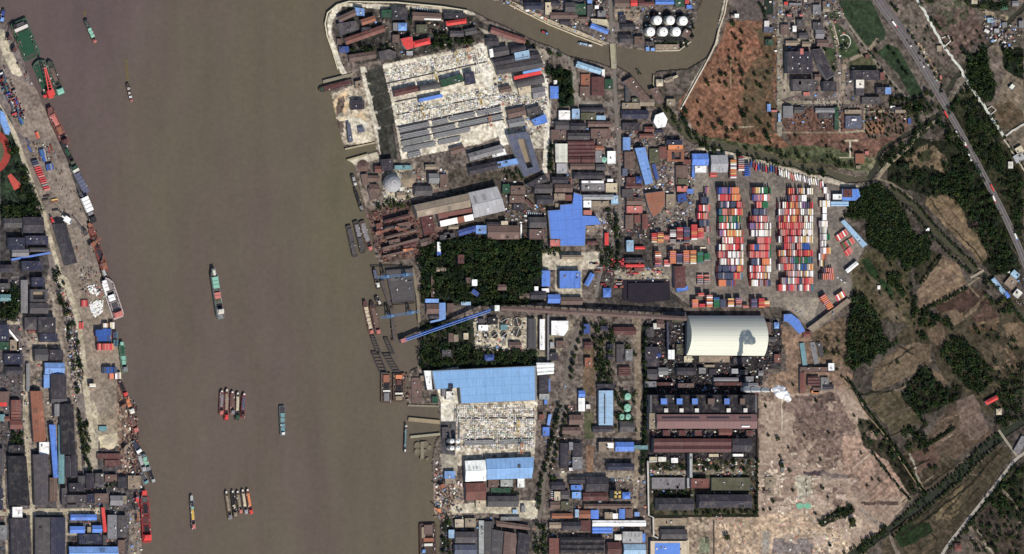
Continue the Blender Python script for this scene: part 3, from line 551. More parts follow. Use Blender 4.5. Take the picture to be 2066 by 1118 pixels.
def finish_labels():
    """the same look near the same landmark gets told apart by a second landmark, then by distance order"""
    for k in range(3):
        by = {}
        for o, desc, x, y in auto:
            if 'label' in o and k: continue
            r, p, d = where(x, y); s = '%s %s the %s' % (desc, r, p)
            if k >= 1:
                ds = sorted(LM, key=lambda q: math.hypot(x-q[0], y-q[1])); q = ds[k]
                r2 = where2(x, y, q); s = '%s %s the %s and %s the %s' % (desc, r, p, r2, q[2])
                if len(s.split()) > 16: s = '%s %s the %s' % (desc, r2, q[2])
            if len(s.split()) > 16: s = s.replace('squarish ', '').replace(' flat roofed', '').replace(' pitched roofed', '')
            by.setdefault(short(s), []).append((d, o))
        for s, l in by.items():
            if len(l) == 1 and s not in used_labels and len(s.split()) <= 16: l[0][1]['label'] = s; used_labels.add(s)
    by = {}
    for o, desc, x, y in auto:
        if 'label' in o: continue
        r, p, d = where(x, y); by.setdefault((desc, r, p), []).append((d, o))
    O = ['nearest', 'second nearest', 'third nearest', 'fourth nearest', 'fifth nearest', 'sixth', 'seventh', 'eighth', 'ninth', 'tenth', 'eleventh', 'twelfth', 'thirteenth', 'fourteenth', 'fifteenth', 'sixteenth']
    for (desc, r, p), l in by.items():
        l.sort(key=lambda v: v[0])
        for i, (d, o) in enumerate(l):
            o['label'] = '%s %s %s the %s' % (O[min(i, 15)], desc, r, p)
            o['label'] = short(o['label'])
def where2(x, y, q):
    dx, dy = x-q[0], y-q[1]
    if abs(dx) > abs(dy): return 'right of' if dx > 0 else 'left of'
    return 'below' if dy > 0 else 'above'
def shape(s):
    """numbers -> four or more photo points. 4: box, 5: box + turn, 'L' prefix: centre line + width"""
    if s[0] == 'L':
        x0, y0, x1, y1, w_ = [float(v) for v in s[1:].split()]; L = math.hypot(x1-x0, y1-y0); nx_, ny_ = -(y1-y0)/L*w_/2, (x1-x0)/L*w_/2
        return [(x0-nx_, y0-ny_), (x1-nx_, y1-ny_), (x1+nx_, y1+ny_), (x0+nx_, y0+ny_)]
    a = [float(v) for v in s.split()]
    if len(a) in (4, 5):
        x0, y0, x1, y1 = a[:4]; t = R(a[4]) if len(a) == 5 else 0; cx, cy = (x0+x1)/2, (y0+y1)/2
        return [(cx+(x-cx)*math.cos(t)-(y-cy)*math.sin(t), cy+(x-cx)*math.sin(t)+(y-cy)*math.cos(t)) for x, y in ((x0, y0), (x1, y0), (x1, y1), (x0, y1))]
    return list(zip(a[::2], a[1::2]))
def building(s, h, c, roof, name, label=None, walls='gr', extra=None, mat=None, z0=0.0, lm=None):
    pp = shape(s); W = [P(x, y, h) for x, y in pp]
    cx = sum(v.x for v in W)/len(W); cy = sum(v.y for v in W)/len(W)
    if area([(v.x, v.y) for v in W]) < 0: W = W[::-1]
    k = max(range(len(W)), key=lambda i: (W[(i+1) % len(W)]-W[i]).length)
    if len(W) == 4 and k % 2: W = W[1:]+W[:1]
    elif len(W) != 4: pass
    if len(W) != 4:
        kk = max(range(len(W)), key=lambda i: (W[(i+1) % len(W)]-W[i]).length); e = W[(kk+1) % len(W)]-W[kk]
    else: e = W[1]-W[0]
    rz = math.atan2(e.y, e.x)
    root = empty(name, (cx, cy, 0), rz)
    cr, sr = math.cos(-rz), math.sin(-rz)
    Lc = [((v.x-cx)*cr-(v.y-cy)*sr, (v.x-cx)*sr+(v.y-cy)*cr) for v in W]
    m = MB(); m.prism(Lc, z0, h); m.build('wall', M['wall'], root, jit(C[walls] if walls in C else walls))
    col_ = jit(C[c], .06); m = MB()
    if len(Lc) == 4:
        (x0, y0), (x1, y1), (x2, y2), (x3, y3) = Lc
        La = math.hypot(x1-x0, y1-y0); Lb = math.hypot(x2-x1, y2-y1)
        def lp(u, v):
            a = (x0+(x1-x0)*u, y0+(y1-y0)*u); b = (x3+(x2-x3)*u, y3+(y2-y3)*u); return (a[0]+(b[0]-a[0])*v, a[1]+(b[1]-a[1])*v)
    if roof == 'f' or len(Lc) != 4:
        ins = [(x*.97, y*.97) for x, y in Lc]
        m.prism(ins, h+.05, h+.35); r = m.build('roof', M[mat or 'felt'], root, col_)
        if roof == 'f' and len(Lc) == 4 and La*Lb > 160:
            for _ in range(min(4, 1+int(La*Lb/500))):
                q = lp(rnd.uniform(.15, .85), rnd.uniform(.2, .8)); u = MB(); u.box(q[0], q[1], h+.36, h+1+rnd.uniform(.5, 2), rnd.uniform(1.5, 4), rnd.uniform(1.5, 3.5)); u.build('roof_vent', M['paint'], r, jit(C[rnd.choice(['lg', 'gr', 'ow', 'dg'])]))
            u = MB()
            for i in range(4):
                a, b = Lc[i], Lc[(i+1) % 4]; mx_, my_ = (a[0]+b[0])/2, (a[1]+b[1])/2; u.box(mx_*.985, my_*.985, h+.01, h+.9, math.dist(a, b), .5, math.atan2(b[1]-a[1], b[0]-a[0]))
            u.build('parapet', M['wall'], root, jit(tuple(min(.6, v*1.15+.02) for v in col_)))
    elif roof[0] in 'gm':
        n = int(roof[1:] or 1); rise = min(Lb/n*.16, 3.5)
        for i in range(n):
            v0, v1 = i/n, (i+1)/n; vm = (v0+v1)/2; e_ = .6
            q = [lp(0, v0), lp(1, v0), lp(1, v1), lp(0, v1), lp(0, vm), lp(1, vm)]
            z = h+.02+.003*i
            m.add([(q[0][0], q[0][1], z), (q[1][0], q[1][1], z), (q[2][0], q[2][1], z), (q[3][0], q[3][1], z), (q[4][0], q[4][1], z+rise), (q[5][0], q[5][1], z+rise)],
                  [(0, 1, 5, 4), (2, 3, 4, 5), (0, 4, 3), (1, 2, 5), (3, 2, 1, 0)])
        r = m.build('roof', M[mat or 'metal'], root, col_)
        for i in range(n):
            vm = (i+.5)/n; a, b = lp(.01, vm), lp(.99, vm); u = MB(); u.bar((a[0], a[1], h+rise+.1), (b[0], b[1], h+rise+.1), .35); u.build('ridge_cap', M['paint'], r, tuple(min(.8, v*1.25+.02) for v in col_))
    elif roof == 'h':
        rise = min(Lb*.3, 5); iu = min(.45, Lb/La*.5); q = [lp(0, 0), lp(1, 0), lp(1, 1), lp(0, 1), lp(iu, .5), lp(1-iu, .5)]
        m.add([(q[i][0], q[i][1], h+(rise if i > 3 else 0)) for i in range(6)], [(0, 1, 5, 4), (1, 2, 5), (2, 3, 4, 5), (3, 0, 4), (3, 2, 1, 0)]); r = m.build('roof', M[mat or 'metal'], root, col_)
    elif roof == 'a':
        n = 14; rise = Lb*(.3 if Lb > 60 else .2)
        for u_ in (0, 1):
            for i in range(n+1):
                t_ = i/n; p_ = lp(u_, t_); m.v.append((p_[0], p_[1], h+rise*math.sin(math.pi*t_)**.8))
        m.f += [(i+1, i, n+1+i, n+2+i) for i in range(n)]+[tuple(range(n+1)), tuple(range(2*n+1, n, -1)), (0, n, 2*n+1, n+1)]
        r = m.build('roof', M[mat or 'metal'], root, col_)
    elif roof == 's':      # single slope
        rise = min(Lb*.1, 2.5); q = Lc; m.add([(q[0][0], q[0][1], h+.02), (q[1][0], q[1][1], h+.02), (q[2][0], q[2][1], h+rise), (q[3][0], q[3][1], h+rise), (q[2][0], q[2][1], h), (q[3][0], q[3][1], h)], [(0, 1, 2, 3), (1, 4, 2), (0, 3, 5), (3, 2, 4, 5), (0, 5, 4, 1)])
        r = m.build('roof', M[mat or 'metal'], root, col_)
    if len(Lc) == 4 and roof[0] in 'gf' and La*Lb > 420 and not extra:
        n_ = int(roof[1:] or 1) if roof[0] == 'g' else 0
        for _ in range(rnd.randint(2, 5)):
            u0 = rnd.uniform(.03, .85); u1 = u0+rnd.uniform(.03, .12); v0 = rnd.choice([.04, .54])+rnd.uniform(0, .05); v1 = v0+rnd.uniform(.15, .38); v1 = min(v1, .47 if v0 < .5 else .97)
            zz = (lambda v: h+.02+rise*(1-abs(2*v-1))+.12) if n_ == 1 else (lambda v: h+.42)
            if n_ > 1: break
            q = [(*lp(u0, v0), zz(v0)), (*lp(u1, v0), zz(v0)), (*lp(u1, v1), zz(v1)), (*lp(u0, v1), zz(v1))]; k_ = rnd.choice([.55, .7, 1.25, 1.4]); u = MB(); u.add(q, [(0, 1, 2, 3)])
            u.build('roof_panel', M['paint'], r, tuple(min(.8, v*k_*.9+.012) for v in col_))
    if extra and len(Lc) == 4:
        for e_ in extra.split(','):          # u0 v0 u1 v1 colour name  (fractions of the roof)
            a = e_.split(); u0, v0, u1, v1 = [float(v) for v in a[:4]]; u = MB()
            q = [lp(u0, v0), lp(u1, v0), lp(u1, v1), lp(u0, v1)]; top = h+(rise if roof[0] in 'gmhas' else .35)+.25
            u.prism(q, h+.4, top+(float(a[6]) if len(a) > 6 else 0)); u.build(a[5], M['paint'], r, jit(C[a[4]]))
    X_ = sum(p[0] for p in pp)/len(pp); Y_ = sum(p[1] for p in pp)/len(pp)
    root['category'] = name.replace('_', ' ')
    if label: root['label'] = label; used_labels.add(label)
    else:
        a_ = abs(area(pp)); sz = 'small' if a_ < 220 else 'large' if a_ > 1100 else ''
        lw = math.dist(pp[0], pp[1])/max(1, math.dist(pp[1], pp[2])); lw = max(lw, 1/lw)
        sh = 'long ' if lw > 2.6 else 'squarish ' if lw < 1.3 else ''
        rt = {'f': 'flat roofed', 'g': 'pitched roofed', 'm': 'ridged roof', 'h': 'hip roofed', 'a': 'arched', 's': 'lean-to'}[roof[0]]
        autolabel(root, ('%s %s%s %s %s' % (sz, sh, CN[c], rt, name.replace('_', ' '))).strip(), X_, Y_)
    if lm: LM.append((X_, Y_, lm))
    return root
def B(text, **kw):
    for ln in text.strip().split('\n'):
        a = [v.strip() for v in ln.split('|')]
        if len(a) < 4: continue
        h = float(a[1]); c = a[2]; roof = a[3]; name = a[4] if len(a) > 4 and a[4] else ('warehouse' if abs(area(shape(a[0]))) > 900 else 'shed' if abs(area(shape(a[0]))) < 200 else 'workshop')
        lab = a[5] if len(a) > 5 and a[5] else None; lm = a[6] if len(a) > 6 and a[6] else None; mat = a[7] if len(a) > 7 and a[7] else None; ex = a[8] if len(a) > 8 and a[8] else None
        wl = a[9] if len(a) > 9 and a[9] else 'gr'
        building(a[0], h, c, roof, name, lab, walls=wl, extra=ex, mat=mat, lm=lm)
# ---- landmark buildings (roof outline in photo pixels | eaves height m | colour | roof | kind | label | landmark phrase | roof material | extras)
B('''
1158 388 1175 393 1175 435 1203 436 1215 453 1182 455 1180 497 1130 497 1130 483 1110 483 1105 425 1130 423 1130 413 1155 411 | 9 | bl | f | factory | huge bright blue stepped roof with a side wing, in the middle of the town | stepped bright blue roof | panel
1110 484 1129 497 | 9.6 | pk | f | workshop | small pink patched roof at the lower left corner of the stepped blue roof
1387 637 1539 637 1542 718 1385 717 | 9 | ow | a | storage_hall | giant pale arched hall with ribbed roof crossed by a dark shadow | giant pale arched hall |
870 748 1082 738 1083 808 930 815 927 782 877 786 | 12 | cy | f | factory | very large light blue panelled roof beside the river above the lower precast yard | very large light blue panelled roof | panel
1082 732 1118 732 1117 754 1084 757 | 12.5 | wh | m3 | factory | white ridged roof joined to the right end of the big light blue roof
855 748 869 748 872 787 862 787 | 11 | wh | f | shed | narrow white strip roof at the left end of the big light blue roof
980 926 1077 922 1073 965 982 968 | 11 | cy | g | factory | light blue long roof below the lower precast yard | light blue roof below the precast yard | panel2 | .66 .5 .72 .66 dg roof_hatch
938 930 979 928 981 970 939 972 | 11 | wh | g | factory | white squarish roof adjoining the left of the lower light blue roof
939 975 979 974 980 1009 940 1010 | 8 | rb | g | warehouse | red brown roof just below the white squarish riverside roof | red brown riverside roof
945 389 1003 376 1020 425 957 440 | 14 | lg | g | factory | pale grey streaked shed roof at the right end of the rusty shipyard hall | pale grey streaked shed | panel2
835 414 945 390 950 418 843 439 | 14 | tn | g | factory | long tan shipyard hall roof with a rusty lower edge | long tan shipyard hall
L 884 436 952 424 9 | 13.5 | rb | s | shed | rusty lean-to strip along the lower edge of the tan shipyard hall
L 888 452 955 438 12 | 12 | wh | s | shed | dazzling white strip roof below the rusty edge of the shipyard hall | | | .52 0 .72 1 ru rust_patch
1434 313 1468 313 1468 348 1434 348 | 9 | lg | g | warehouse | pinkish grey square warehouse roof at the top of the container yard | pinkish grey square warehouse | metal
1396 310 1429 310 1429 334 1396 334 | 7 | bl | g | warehouse | bright blue roof at the top left corner of the container yard | blue roof at the yard's top left corner
1396 335 1402 335 1402 358 1396 358 | 5 | bl | f | shed | thin blue strip roof running down the left edge of the container yard
1402 335 1425 335 1425 349 1402 349 | 6.5 | wh | f | shed | white rectangular roof tucked under the blue roof of the container yard
1281 299 1302 297 1318 369 1302 373 | 9 | lb | g | warehouse | long light blue slanting roof standing right of the central road | long light blue slanting roof | panel2
1301 390 1341 385 1342 412 1330 430 1318 438 1308 418 | 8 | ru | f | warehouse | large rust red roof with a cut off lower corner left of the container yard | rust red cut corner roof | metal
1208 788 1237 788 1237 858 1208 858 | 9 | pb | g | warehouse | tall pale blue roof with a dark slot, left of the power station | tall pale blue roof | panel2 | .04 .6 .9 .66 dg roof_slot
1167 803 1180 803 1180 830 1167 830 | 6 | wh | g | shed | white narrow roof beside the tree lined road left of the pale blue roof
1167 788 1180 788 1180 802 1167 802 | 6 | bl | g | shed | small blue roof on top of the white narrow roof by the road
1241 892 1279 892 1279 911 1241 911 | 8 | bl | g | workshop | bright blue roof below the tall pale blue roof | blue roof below the tall pale blue roof | panel2
1208 892 1239 892 1239 912 1208 912 | 8 | tn | f | office_building | tan flat roof with a white block, left of the blue roof | | | .55 .4 .95 .9 wh roof_house
1279 899 1307 899 1307 907 1279 907 | 10 | tl | f | conveyor_gallery | pale teal covered bridge leading from the blue roof to the power station
1226 935 1279 935 1279 949 1226 949 | 10 | nb | g | office_building | dark navy long building below the blue roof with the teal bridge
1129 547 1171 547 1171 582 1129 582 | 10 | bl | f | warehouse | bright blue square roof in the pale yard below the stepped blue roof | blue square roof | panel2
1093 546 1110 546 1110 578 1093 578 | 6 | bl | g | shed | tall narrow blue roof left of the blue square roof
1105 594 1130 594 1130 612 1105 612 | 6 | bl | g | shed | blue roof just above the long dark conveyor gallery
L 1196 552 1183 576 10 | 6 | bl | g | shed | slanting blue roof by the road right of the blue square roof
1217 581 1233 581 1233 600 1217 600 | 5 | bl | h | shed | small blue hip roof left of the black coal shade | small blue hip roof
1089 644 1099 644 1099 706 1089 706 | 8 | wh | g | filter_building | dazzling white narrow long roof right of the water treatment tanks | dazzling white narrow roof
1112 647 1147 647 1147 665 1138 678 1112 676 | 8 | wh | f | office_building | dazzling white roof with stepped corner near the tree lined road
1066 643 1081 643 1081 703 1066 703 | 6 | dg | m2 | filter_building | dark brown double strip roof beside the round treatment tanks
1120 290 1145 290 1145 328 1121 328 | 7 | ow | g2 | warehouse | pale greenish white roof right of the white dusty road | pale greenish white roof | metal
1123 330 1144 330 1144 350 1123 350 | 6 | lg | f | workshop | light grey roof with white edge below the greenish white roof
1145 284 1200 284 1200 314 1146 315 | 6 | mr | m4 | warehouse | wide maroon ribbed roof in the middle of the village | wide maroon ribbed roof | metal
1225 305 1242 305 1242 331 1225 331 | 7 | wh | f | office_building | dazzling white upright rectangular roof beside the central road | white upright roof by the central road
1364 334 1388 334 1388 372 1364 372 | 6 | br | g | workshop | brown roof with a greenish upper band left of the container yard | brown green banded roof | | 0 .1 .3 .9 ol roof_patch
1348 293 1378 293 1378 302 1348 302 | 7 | og | f | workshop | orange bar roof forming the top of a square court
1345 283 1376 283 1376 292 1345 292 | 9 | nb | f | workshop | dark navy roof strip above the orange bar roof
1194 155 1219 155 1219 193 1194 193 | 7 | mr | g | workshop | maroon grid patterned roof below the canal bridge | maroon roof below the canal bridge | panel2
L 1163 129 1213 145 12 | 7 | pb | g | boathouse | pale blue slanting roof on the canal bank left of the bridge | pale blue canal bank roof | panel2
1110 174 1127 174 1127 199 1110 199 | 6 | bl | g | shed | bright blue roof beside the dark grove and white dusty road | blue roof by the grove
992 120 1085 102 1092 117 1000 133 | 10 | vd | g | factory | upper charcoal long hall right of the upper precast yard | upper charcoal long hall
1000 134 1092 118 1097 136 1005 151 | 10 | dg | g | factory | dark grey long hall just below the charcoal hall
1037 107 1067 101 1069 117 1040 122 | 12 | pb | f | shed | pale striped glazed roof patch on the charcoal hall | | panel2
L 1037 158 1092 146 7 | 9 | rd | s | workshop | narrow red strip roof between two dark grey halls | narrow red strip roof
L 1055 147 1091 140 5 | 9.5 | lb | s | workshop | thin pale blue strip roof above the narrow red strip
1038 163 1095 149 1099 167 1045 178 | 9 | dg | a | factory | dark grey rounded roof below the narrow red strip
1072 242 1100 230 1105 247 1080 254 | 8 | bl | f | workshop | bright blue tilted roof left of the white dusty road | blue tilted roof
L 990 60 1060 84 13 | 6 | rb | g | warehouse | long red brown roof along the lower bank of the upper canal | long red brown canal roof | panel2
L 697 84 775 57 14 | 7 | rb | g | warehouse | long red brown ribbed roof on the river peninsula | long red brown peninsula roof | panel2
L 729 46 757 37 12 | 8 | ru | g | workshop | rust orange roof at the top of the peninsula
L 684 40 719 24 12 | 7 | br | g | workshop | brown roof beside the blue roof at the peninsula tip
716 15 735 18 735 32 719 31 | 8 | lb | f | workshop | light blue square roof at the tip of the peninsula | blue roof at the peninsula tip
680 48 718 42 724 60 688 72 | 7 | dg | f | workshop | dark grey four sided roof on the peninsula
808 78 832 73 834 97 822 101 812 90 | 9 | rd | f | office_building | vivid red cross shaped roof on the peninsula | vivid red roof on the peninsula
L 834 90 868 82 13 | 9 | rd | h | office_building | vivid red long wing attached to the red cross shaped roof
L 900 48 941 42 10 | 9 | rd | h | office_building | bright red long roof near the upper canal bank | bright red long roof by the canal
803 46 821 46 821 62 803 62 | 7 | lb | h | workshop | light blue roof between the two red roofs on the peninsula
832 24 891 27 890 42 832 40 | 8 | br | g | workshop | brown long roof with a white glazed strip near the canal | | | .4 .05 .98 .25 wh skylight
L 795 189 843 178 13 | 8 | mr | g | shed | maroon brown shed in the middle of the upper precast yard | maroon shed in the precast yard
L 846 178 888 172 12 | 8 | dg | a | shed | grey rounded shed right of the maroon shed in the precast yard
L 845 203 892 193 7 | 7 | bl | s | shed | narrow bright blue roof in the upper precast yard | narrow blue roof in the precast yard
L 890 169 934 157 15 | 8 | dgn | f | shed | dark green flat roof in the upper precast yard
937 148 955 144 960 168 941 172 | 9 | nb | f | shed | dark navy square roof in the upper precast yard
1699 381 1732 381 1736 396 1726 405 1699 405 | 9 | bl | f | warehouse | blue roof at the upper right corner of the container yard | blue roof at the yard's right corner
1701 382 1719 382 1719 398 1701 398 | 9.7 | mr | f | shed | maroon square roof set into the blue corner roof
1676 406 1712 406 1712 416 1676 416 | 6 | pb | m2 | warehouse | pale blue striped low roof below the blue corner roof
1680 392 1698 392 1698 403 1680 403 | 7 | wh | f | office_building | dazzling white block roof beside the blue corner roof
1696 447 1703 443 1750 494 1741 500 | 6 | pb | f | covered_platform | pale blue slanting canopy along the orchard edge of the yard | pale blue slanting canopy | panel2
L 1708 548 1730 530 8 | 7 | wh | g | office_building | white slanting roof at the right edge of the container yard
1630 662 1710 602 1718 608 1641 671 | 7 | tn | f | warehouse | long tan slanting roof at the lower right of the container yard | long tan slanting roof | metal
1581 634 1597 633 1612 645 1625 668 1613 674 1590 650 1581 648 | 7 | bl | f | office_building | bent bright blue roof at the lower corner of the yard | bent bright blue roof | panel2
1621 668 1636 668 1636 680 1621 680 20 | 5 | rb | h | gatehouse | small red brown roof between the bent blue and tan slanting roofs
61 789 85 789 93 890 68 892 | 9 | ru | g | warehouse | long brick red roof near the left edge | long brick red roof | metal
79 892 99 892 99 917 79 917 | 8 | wh | f | warehouse | white square roof at the foot of the brick red roof
99 857 112 857 118 964 108 964 | 8 | bl | g | warehouse | very narrow long blue roof right of the brick red roof | narrow long blue roof | panel2
17 920 53 920 61 1020 21 1020 | 10 | bk | g | warehouse | near black wide long roof in the lower left | near black long roof | metal
67 917 97 917 98 1019 70 1019 | 10 | dg | g | warehouse | dark grey long roof right of the near black roof
25 1023 45 1023 45 1044 25 1044 | 11 | wh | f | office_building | white square roof below the near black long roof | white square roof at the crossroads
22 1046 58 1046 64 1130 25 1130 | 10 | vd | m2 | warehouse | charcoal double ridged roof cut by the bottom edge
71 1044 101 1044 101 1130 71 1130 | 10 | dg | g | warehouse | dark grey roof left of the striped roof at the bottom edge
102 1044 132 1044 132 1130 102 1130 | 10 | nb | m8 | warehouse | navy roof with many pale cross stripes at the bottom left | navy cross striped roof
122 815 148 815 152 917 124 917 | 12 | bk | g | warehouse | near black tall roof right of the narrow blue roof
103 755 134 755 134 797 103 797 | 10 | vd | g | warehouse | charcoal roof below the light blue riverside road roof
90 732 130 732 130 755 90 755 | 8 | lb | g | warehouse | light blue roof in the left town beside the parking strip | light blue roof in the left town
88 756 100 756 100 783 88 783 | 7 | lb | s | shed | light blue lower extension beneath the light blue left town roof
77 640 112 640 112 672 77 672 | 13 | vd | f | office_building | charcoal square block left of the parking strip | charcoal square block
108 452 133 450 156 530 133 536 | 11 | vd | g | warehouse | charcoal long shed standing alone on the left quay | charcoal long quay shed | metal
142 1038 195 1038 195 1050 142 1050 | 7 | bl | g | workshop | upper of the three small blue roofs at the lower left | three small blue roofs
141 1062 171 1062 171 1076 141 1076 | 7 | bl | g | workshop | left lower of the three small blue roofs at the lower left
186 1060 206 1060 206 1075 186 1075 | 7 | bl | g | workshop | right lower of the three small blue roofs at the lower left
139 1103 238 1103 238 1130 139 1130 | 9 | lb | g | warehouse | wide light blue roof cut by the bottom edge
204 1024 211 1024 216 1073 209 1075 | 7 | rd | g | shed | bright red very narrow roof beside the small blue roofs | bright red narrow roof
217 1039 236 1039 236 1088 217 1088 | 9 | gr | f | office_building | grey gridded roof right of the bright red narrow roof | | panel2
258 960 283 960 283 987 258 987 | 5 | tn | f | pier_shed | brown flat roof standing out over the left quay edge
0 222 8 226 21 262 18 273 10 270 0 246 | 7 | lb | f | warehouse | light blue slanting roof cut by the left edge
1588 104 1639 104 1639 148 1588 148 | 14 | vd | f | control_building | large charcoal square roof with white dots in the chemical plant | large charcoal plant roof | | .2 .2 .23 .26 wh vent,.2 .7 .23 .76 wh vent,.5 .2 .53 .26 wh vent,.5 .7 .53 .76 wh vent,.8 .2 .83 .26 wh vent,.8 .7 .83 .76 wh vent
1599 160 1643 160 1643 184 1599 184 | 11 | dg | f | control_building | dark grey roof below the large charcoal plant roof
1614 98 1621 98 1621 110 1614 110 | 15 | pk | f | stair_tower | small pink tower top on the edge of the charcoal plant roof
1640 100 1658 98 1684 152 1668 162 1650 130 | 12 | vd | f | control_building | charcoal slanting wing right of the large charcoal plant roof
1661 164 1687 164 1687 184 1661 184 | 10 | vd | f | substation | charcoal small block at the lower right of the charcoal plant roof
1720 142 1774 142 1774 161 1720 161 | 10 | vd | f | office_building | charcoal long roof beside the curved lawn | charcoal roof by the lawn
1776 146 1785 146 1785 161 1776 161 | 8 | rb | f | gatehouse | red brown end block of the charcoal roof by the lawn
1727 161 1743 161 1743 178 1727 178 | 7 | ow | f | office_building | off white square roof below the charcoal roof by the lawn
1727 179 1743 179 1743 193 1727 193 | 7 | dg | f | office_building
1769 176 1785 176 1785 190 1769 190 | 8 | vd | f | office_building
1786 176 1798 176 1798 190 1786 190 | 7 | lb | f | office_building | light blue small roof beside the curved lawns | light blue roof by the lawns
1739 196 1777 196 1777 209 1739 209 | 7 | dg | f | office_building
L 2003 562 2027 592 9 | 5 | pb | g | shed | pale blue slanting roof beside the narrow right hand canal | pale blue roof by the right canal
L 2028 590 2036 600 8 | 5 | bl | g | shed | small blue roof at the lower end of the pale blue canal roof
L 1989 814 2013 801 9 | 6 | rd | h | house | red roofed house among dark trees at the right | red roofed house in the trees
2010 824 2021 824 2021 837 2010 837 12 | 5 | bg | h | house | cream roofed house just below the red roofed house
1325 836 1527 836 1527 865 1325 865 | 26 | pb2 | g | turbine_hall | long red brown turbine hall roof of the power station | red brown turbine hall | panel | .05 .68 .42 .76 dg monitor,.5 .68 .72 .76 dg monitor,.82 .68 .94 .76 dg monitor,.84 .1 .92 .2 wh roof_fan
1319 885 1475 885 1475 913 1319 913 | 14 | mr | g2 | switch_house | maroon ribbed long roof below the turbine hall | maroon ribbed power roof | panel2
1477 885 1516 885 1516 912 1477 912 | 14 | vd | g | switch_house | charcoal roof at the right end of the maroon ribbed power roof
1312 797 1527 797 1527 834 1312 834 | 22 | bk | f | boiler_house | long near black boiler house roof of the power station | black boiler house
1327 1005 1400 1005 1400 1030 1327 1030 | 14 | vd | g | cooling_tower | left one of two long charcoal cooling tower blocks below the power station | left cooling tower block
1410 998 1517 998 1517 1025 1410 1025 | 14 | vd | g | cooling_tower | right, longer one of two long charcoal cooling tower blocks | right cooling tower block
1394 966 1430 966 1430 985 1394 985 | 12 | rb | f | pump_house | red brown block with a raised grey corridor, above the cooling towers | red brown pump house
L 1394 915 1394 964 5 | 14 | lg | f | conveyor_gallery | grey straight raised corridor rising above the red brown pump house
1334 1068 1386 1068 1386 1088 1334 1088 | 8 | dg | g | workshop | dark grey roof below the left cooling tower block
1312 1092 1387 1092 1387 1130 1312 1130 | 8 | bg | f | workshop | beige framed roof with blue panels at the bottom edge | blue panelled beige roof | | .12 .1 .8 .9 bl skylight
1614 741 1680 741 1680 751 1614 751 | 6 | br | f | workshop | brown bar roof on the dirt ground right of the power station | brown courtyard building
1614 752 1625 752 1625 794 1614 794 | 6 | rb | g | workshop | red brown upright wing hanging from the brown bar roof
1630 760 1654 760 1654 778 1630 778 | 6 | mr | m3 | workshop | maroon ribbed roof inside the brown courtyard
1671 733 1683 733 1683 748 1671 748 | 7 | wh | f | shed | dazzling white small block at the right end of the brown bar roof
1322 232 1338 226 1347 240 1343 256 1326 259 1318 246 | 9 | wh | f | pavilion | dazzling white angular roof beside the branch canal | white angular pavilion
1178 1017 1276 1017 1276 1026 1178 1026 | 6 | br | g | workshop | long thin brown roof above the row of red and blue roofs | long thin brown roof
1195 1050 1303 1050 1303 1062 1195 1062 | 8 | wh | g | warehouse | long thin white roof near the bottom edge | long thin white roof | metal
1195 1063 1236 1063 1236 1076 1195 1076 | 7 | bl | m2 | warehouse | blue roof just below the long thin white roof
1131 1084 1219 1084 1219 1116 1131 1116 | 9 | bk | m3 | warehouse | near black three ridged wide roof at the bottom edge | near black ridged roof
1256 993 1272 993 1272 1007 1256 1007 | 7 | bl | h | shed | deep blue little roof beside the yellow lights tower | little deep blue roof
''')
hallm = material('ribbed_hall_roof', seamv=9.5, seamdark=.9, amp=.04, amp2=.03, rough=.6)
for o in bpy.data.objects:
    if o.parent and o.parent.name.startswith('storage_hall') and o.name.startswith('roof'): o.data.materials[0] = hallm; o.color = (*alb((232, 232, 215)), 1)
def cyl(x, y, r, h, dome, c, name, label=None, wallc='ow', gap=0.0, auto_=None):
    """round tank: x, y is the roof centre in the photo, r in photo pixels"""
    c0 = P(x, y, h); root = empty(name, (c0.x, c0.y, 0)); rr = r*S; col_ = jit(C[c], .04)
    m = MB(); m.lathe([(rr, 0), (rr, h)], 24); m.build('shell', M['paint'], root, jit(C[wallc]))
    m = MB(); m.lathe([(rr*1.02, h+.02), (rr*.96, h+.1+dome*.25), (rr*.75, h+dome*.62), (rr*.4, h+dome*.92), (.3, h+dome)], 24)
    rf = m.build('roof', M['paint'], root, col_)
    m = MB(); m.lathe([(.9, h+dome), (.9, h+dome+.8)], 8); m.build('roof_hatch', M['paint'], rf, C['gr'])
    root['category'] = name.replace('_', ' ')
    if label: root['label'] = label; used_labels.add(label)
    else: autolabel(root, auto_, x, y)
    return root
LM.append((1340, 53, 'six white round tanks'))
for (x, y), w_ in zip([(1327, 41), (1353, 41), (1379, 42), (1313, 64), (1339, 64), (1365, 64)], ['upper left', 'upper middle', 'upper right', 'lower left', 'lower middle', 'lower right']):
    cyl(x, y, 9.3, 14, 2.5, 'wh', 'storage_tank', '%s one of the six white round storage tanks' % w_)['group'] = 'white round storage tanks'
cyl(792, 370, 18, 9, 12, 'lg', 'silo', 'large pale domed silo near the river below the precast yard'); LM.append((790, 370, 'large pale domed silo'))
LM.append((1265, 830, 'pale green round tanks'))
for x, y, r, wd in [(1266, 823, 8, 'largest'), (1255, 841, 6, 'lower left'), (1268, 841, 6, 'lower right'), (1267, 800, 7, 'topmost')]:
    cyl(x, y, r, 7, 1.2, 'lgn', 'storage_tank', '%s of the pale green round tanks among trees left of the power station' % wd, 'lgn')
cyl(1219, 322, 6, 6, 1.5, 'lgn', 'storage_tank', 'pale green tank beside the white upright roof in the village', 'lgn')
LM.append((1010, 675, 'water treatment tanks'))
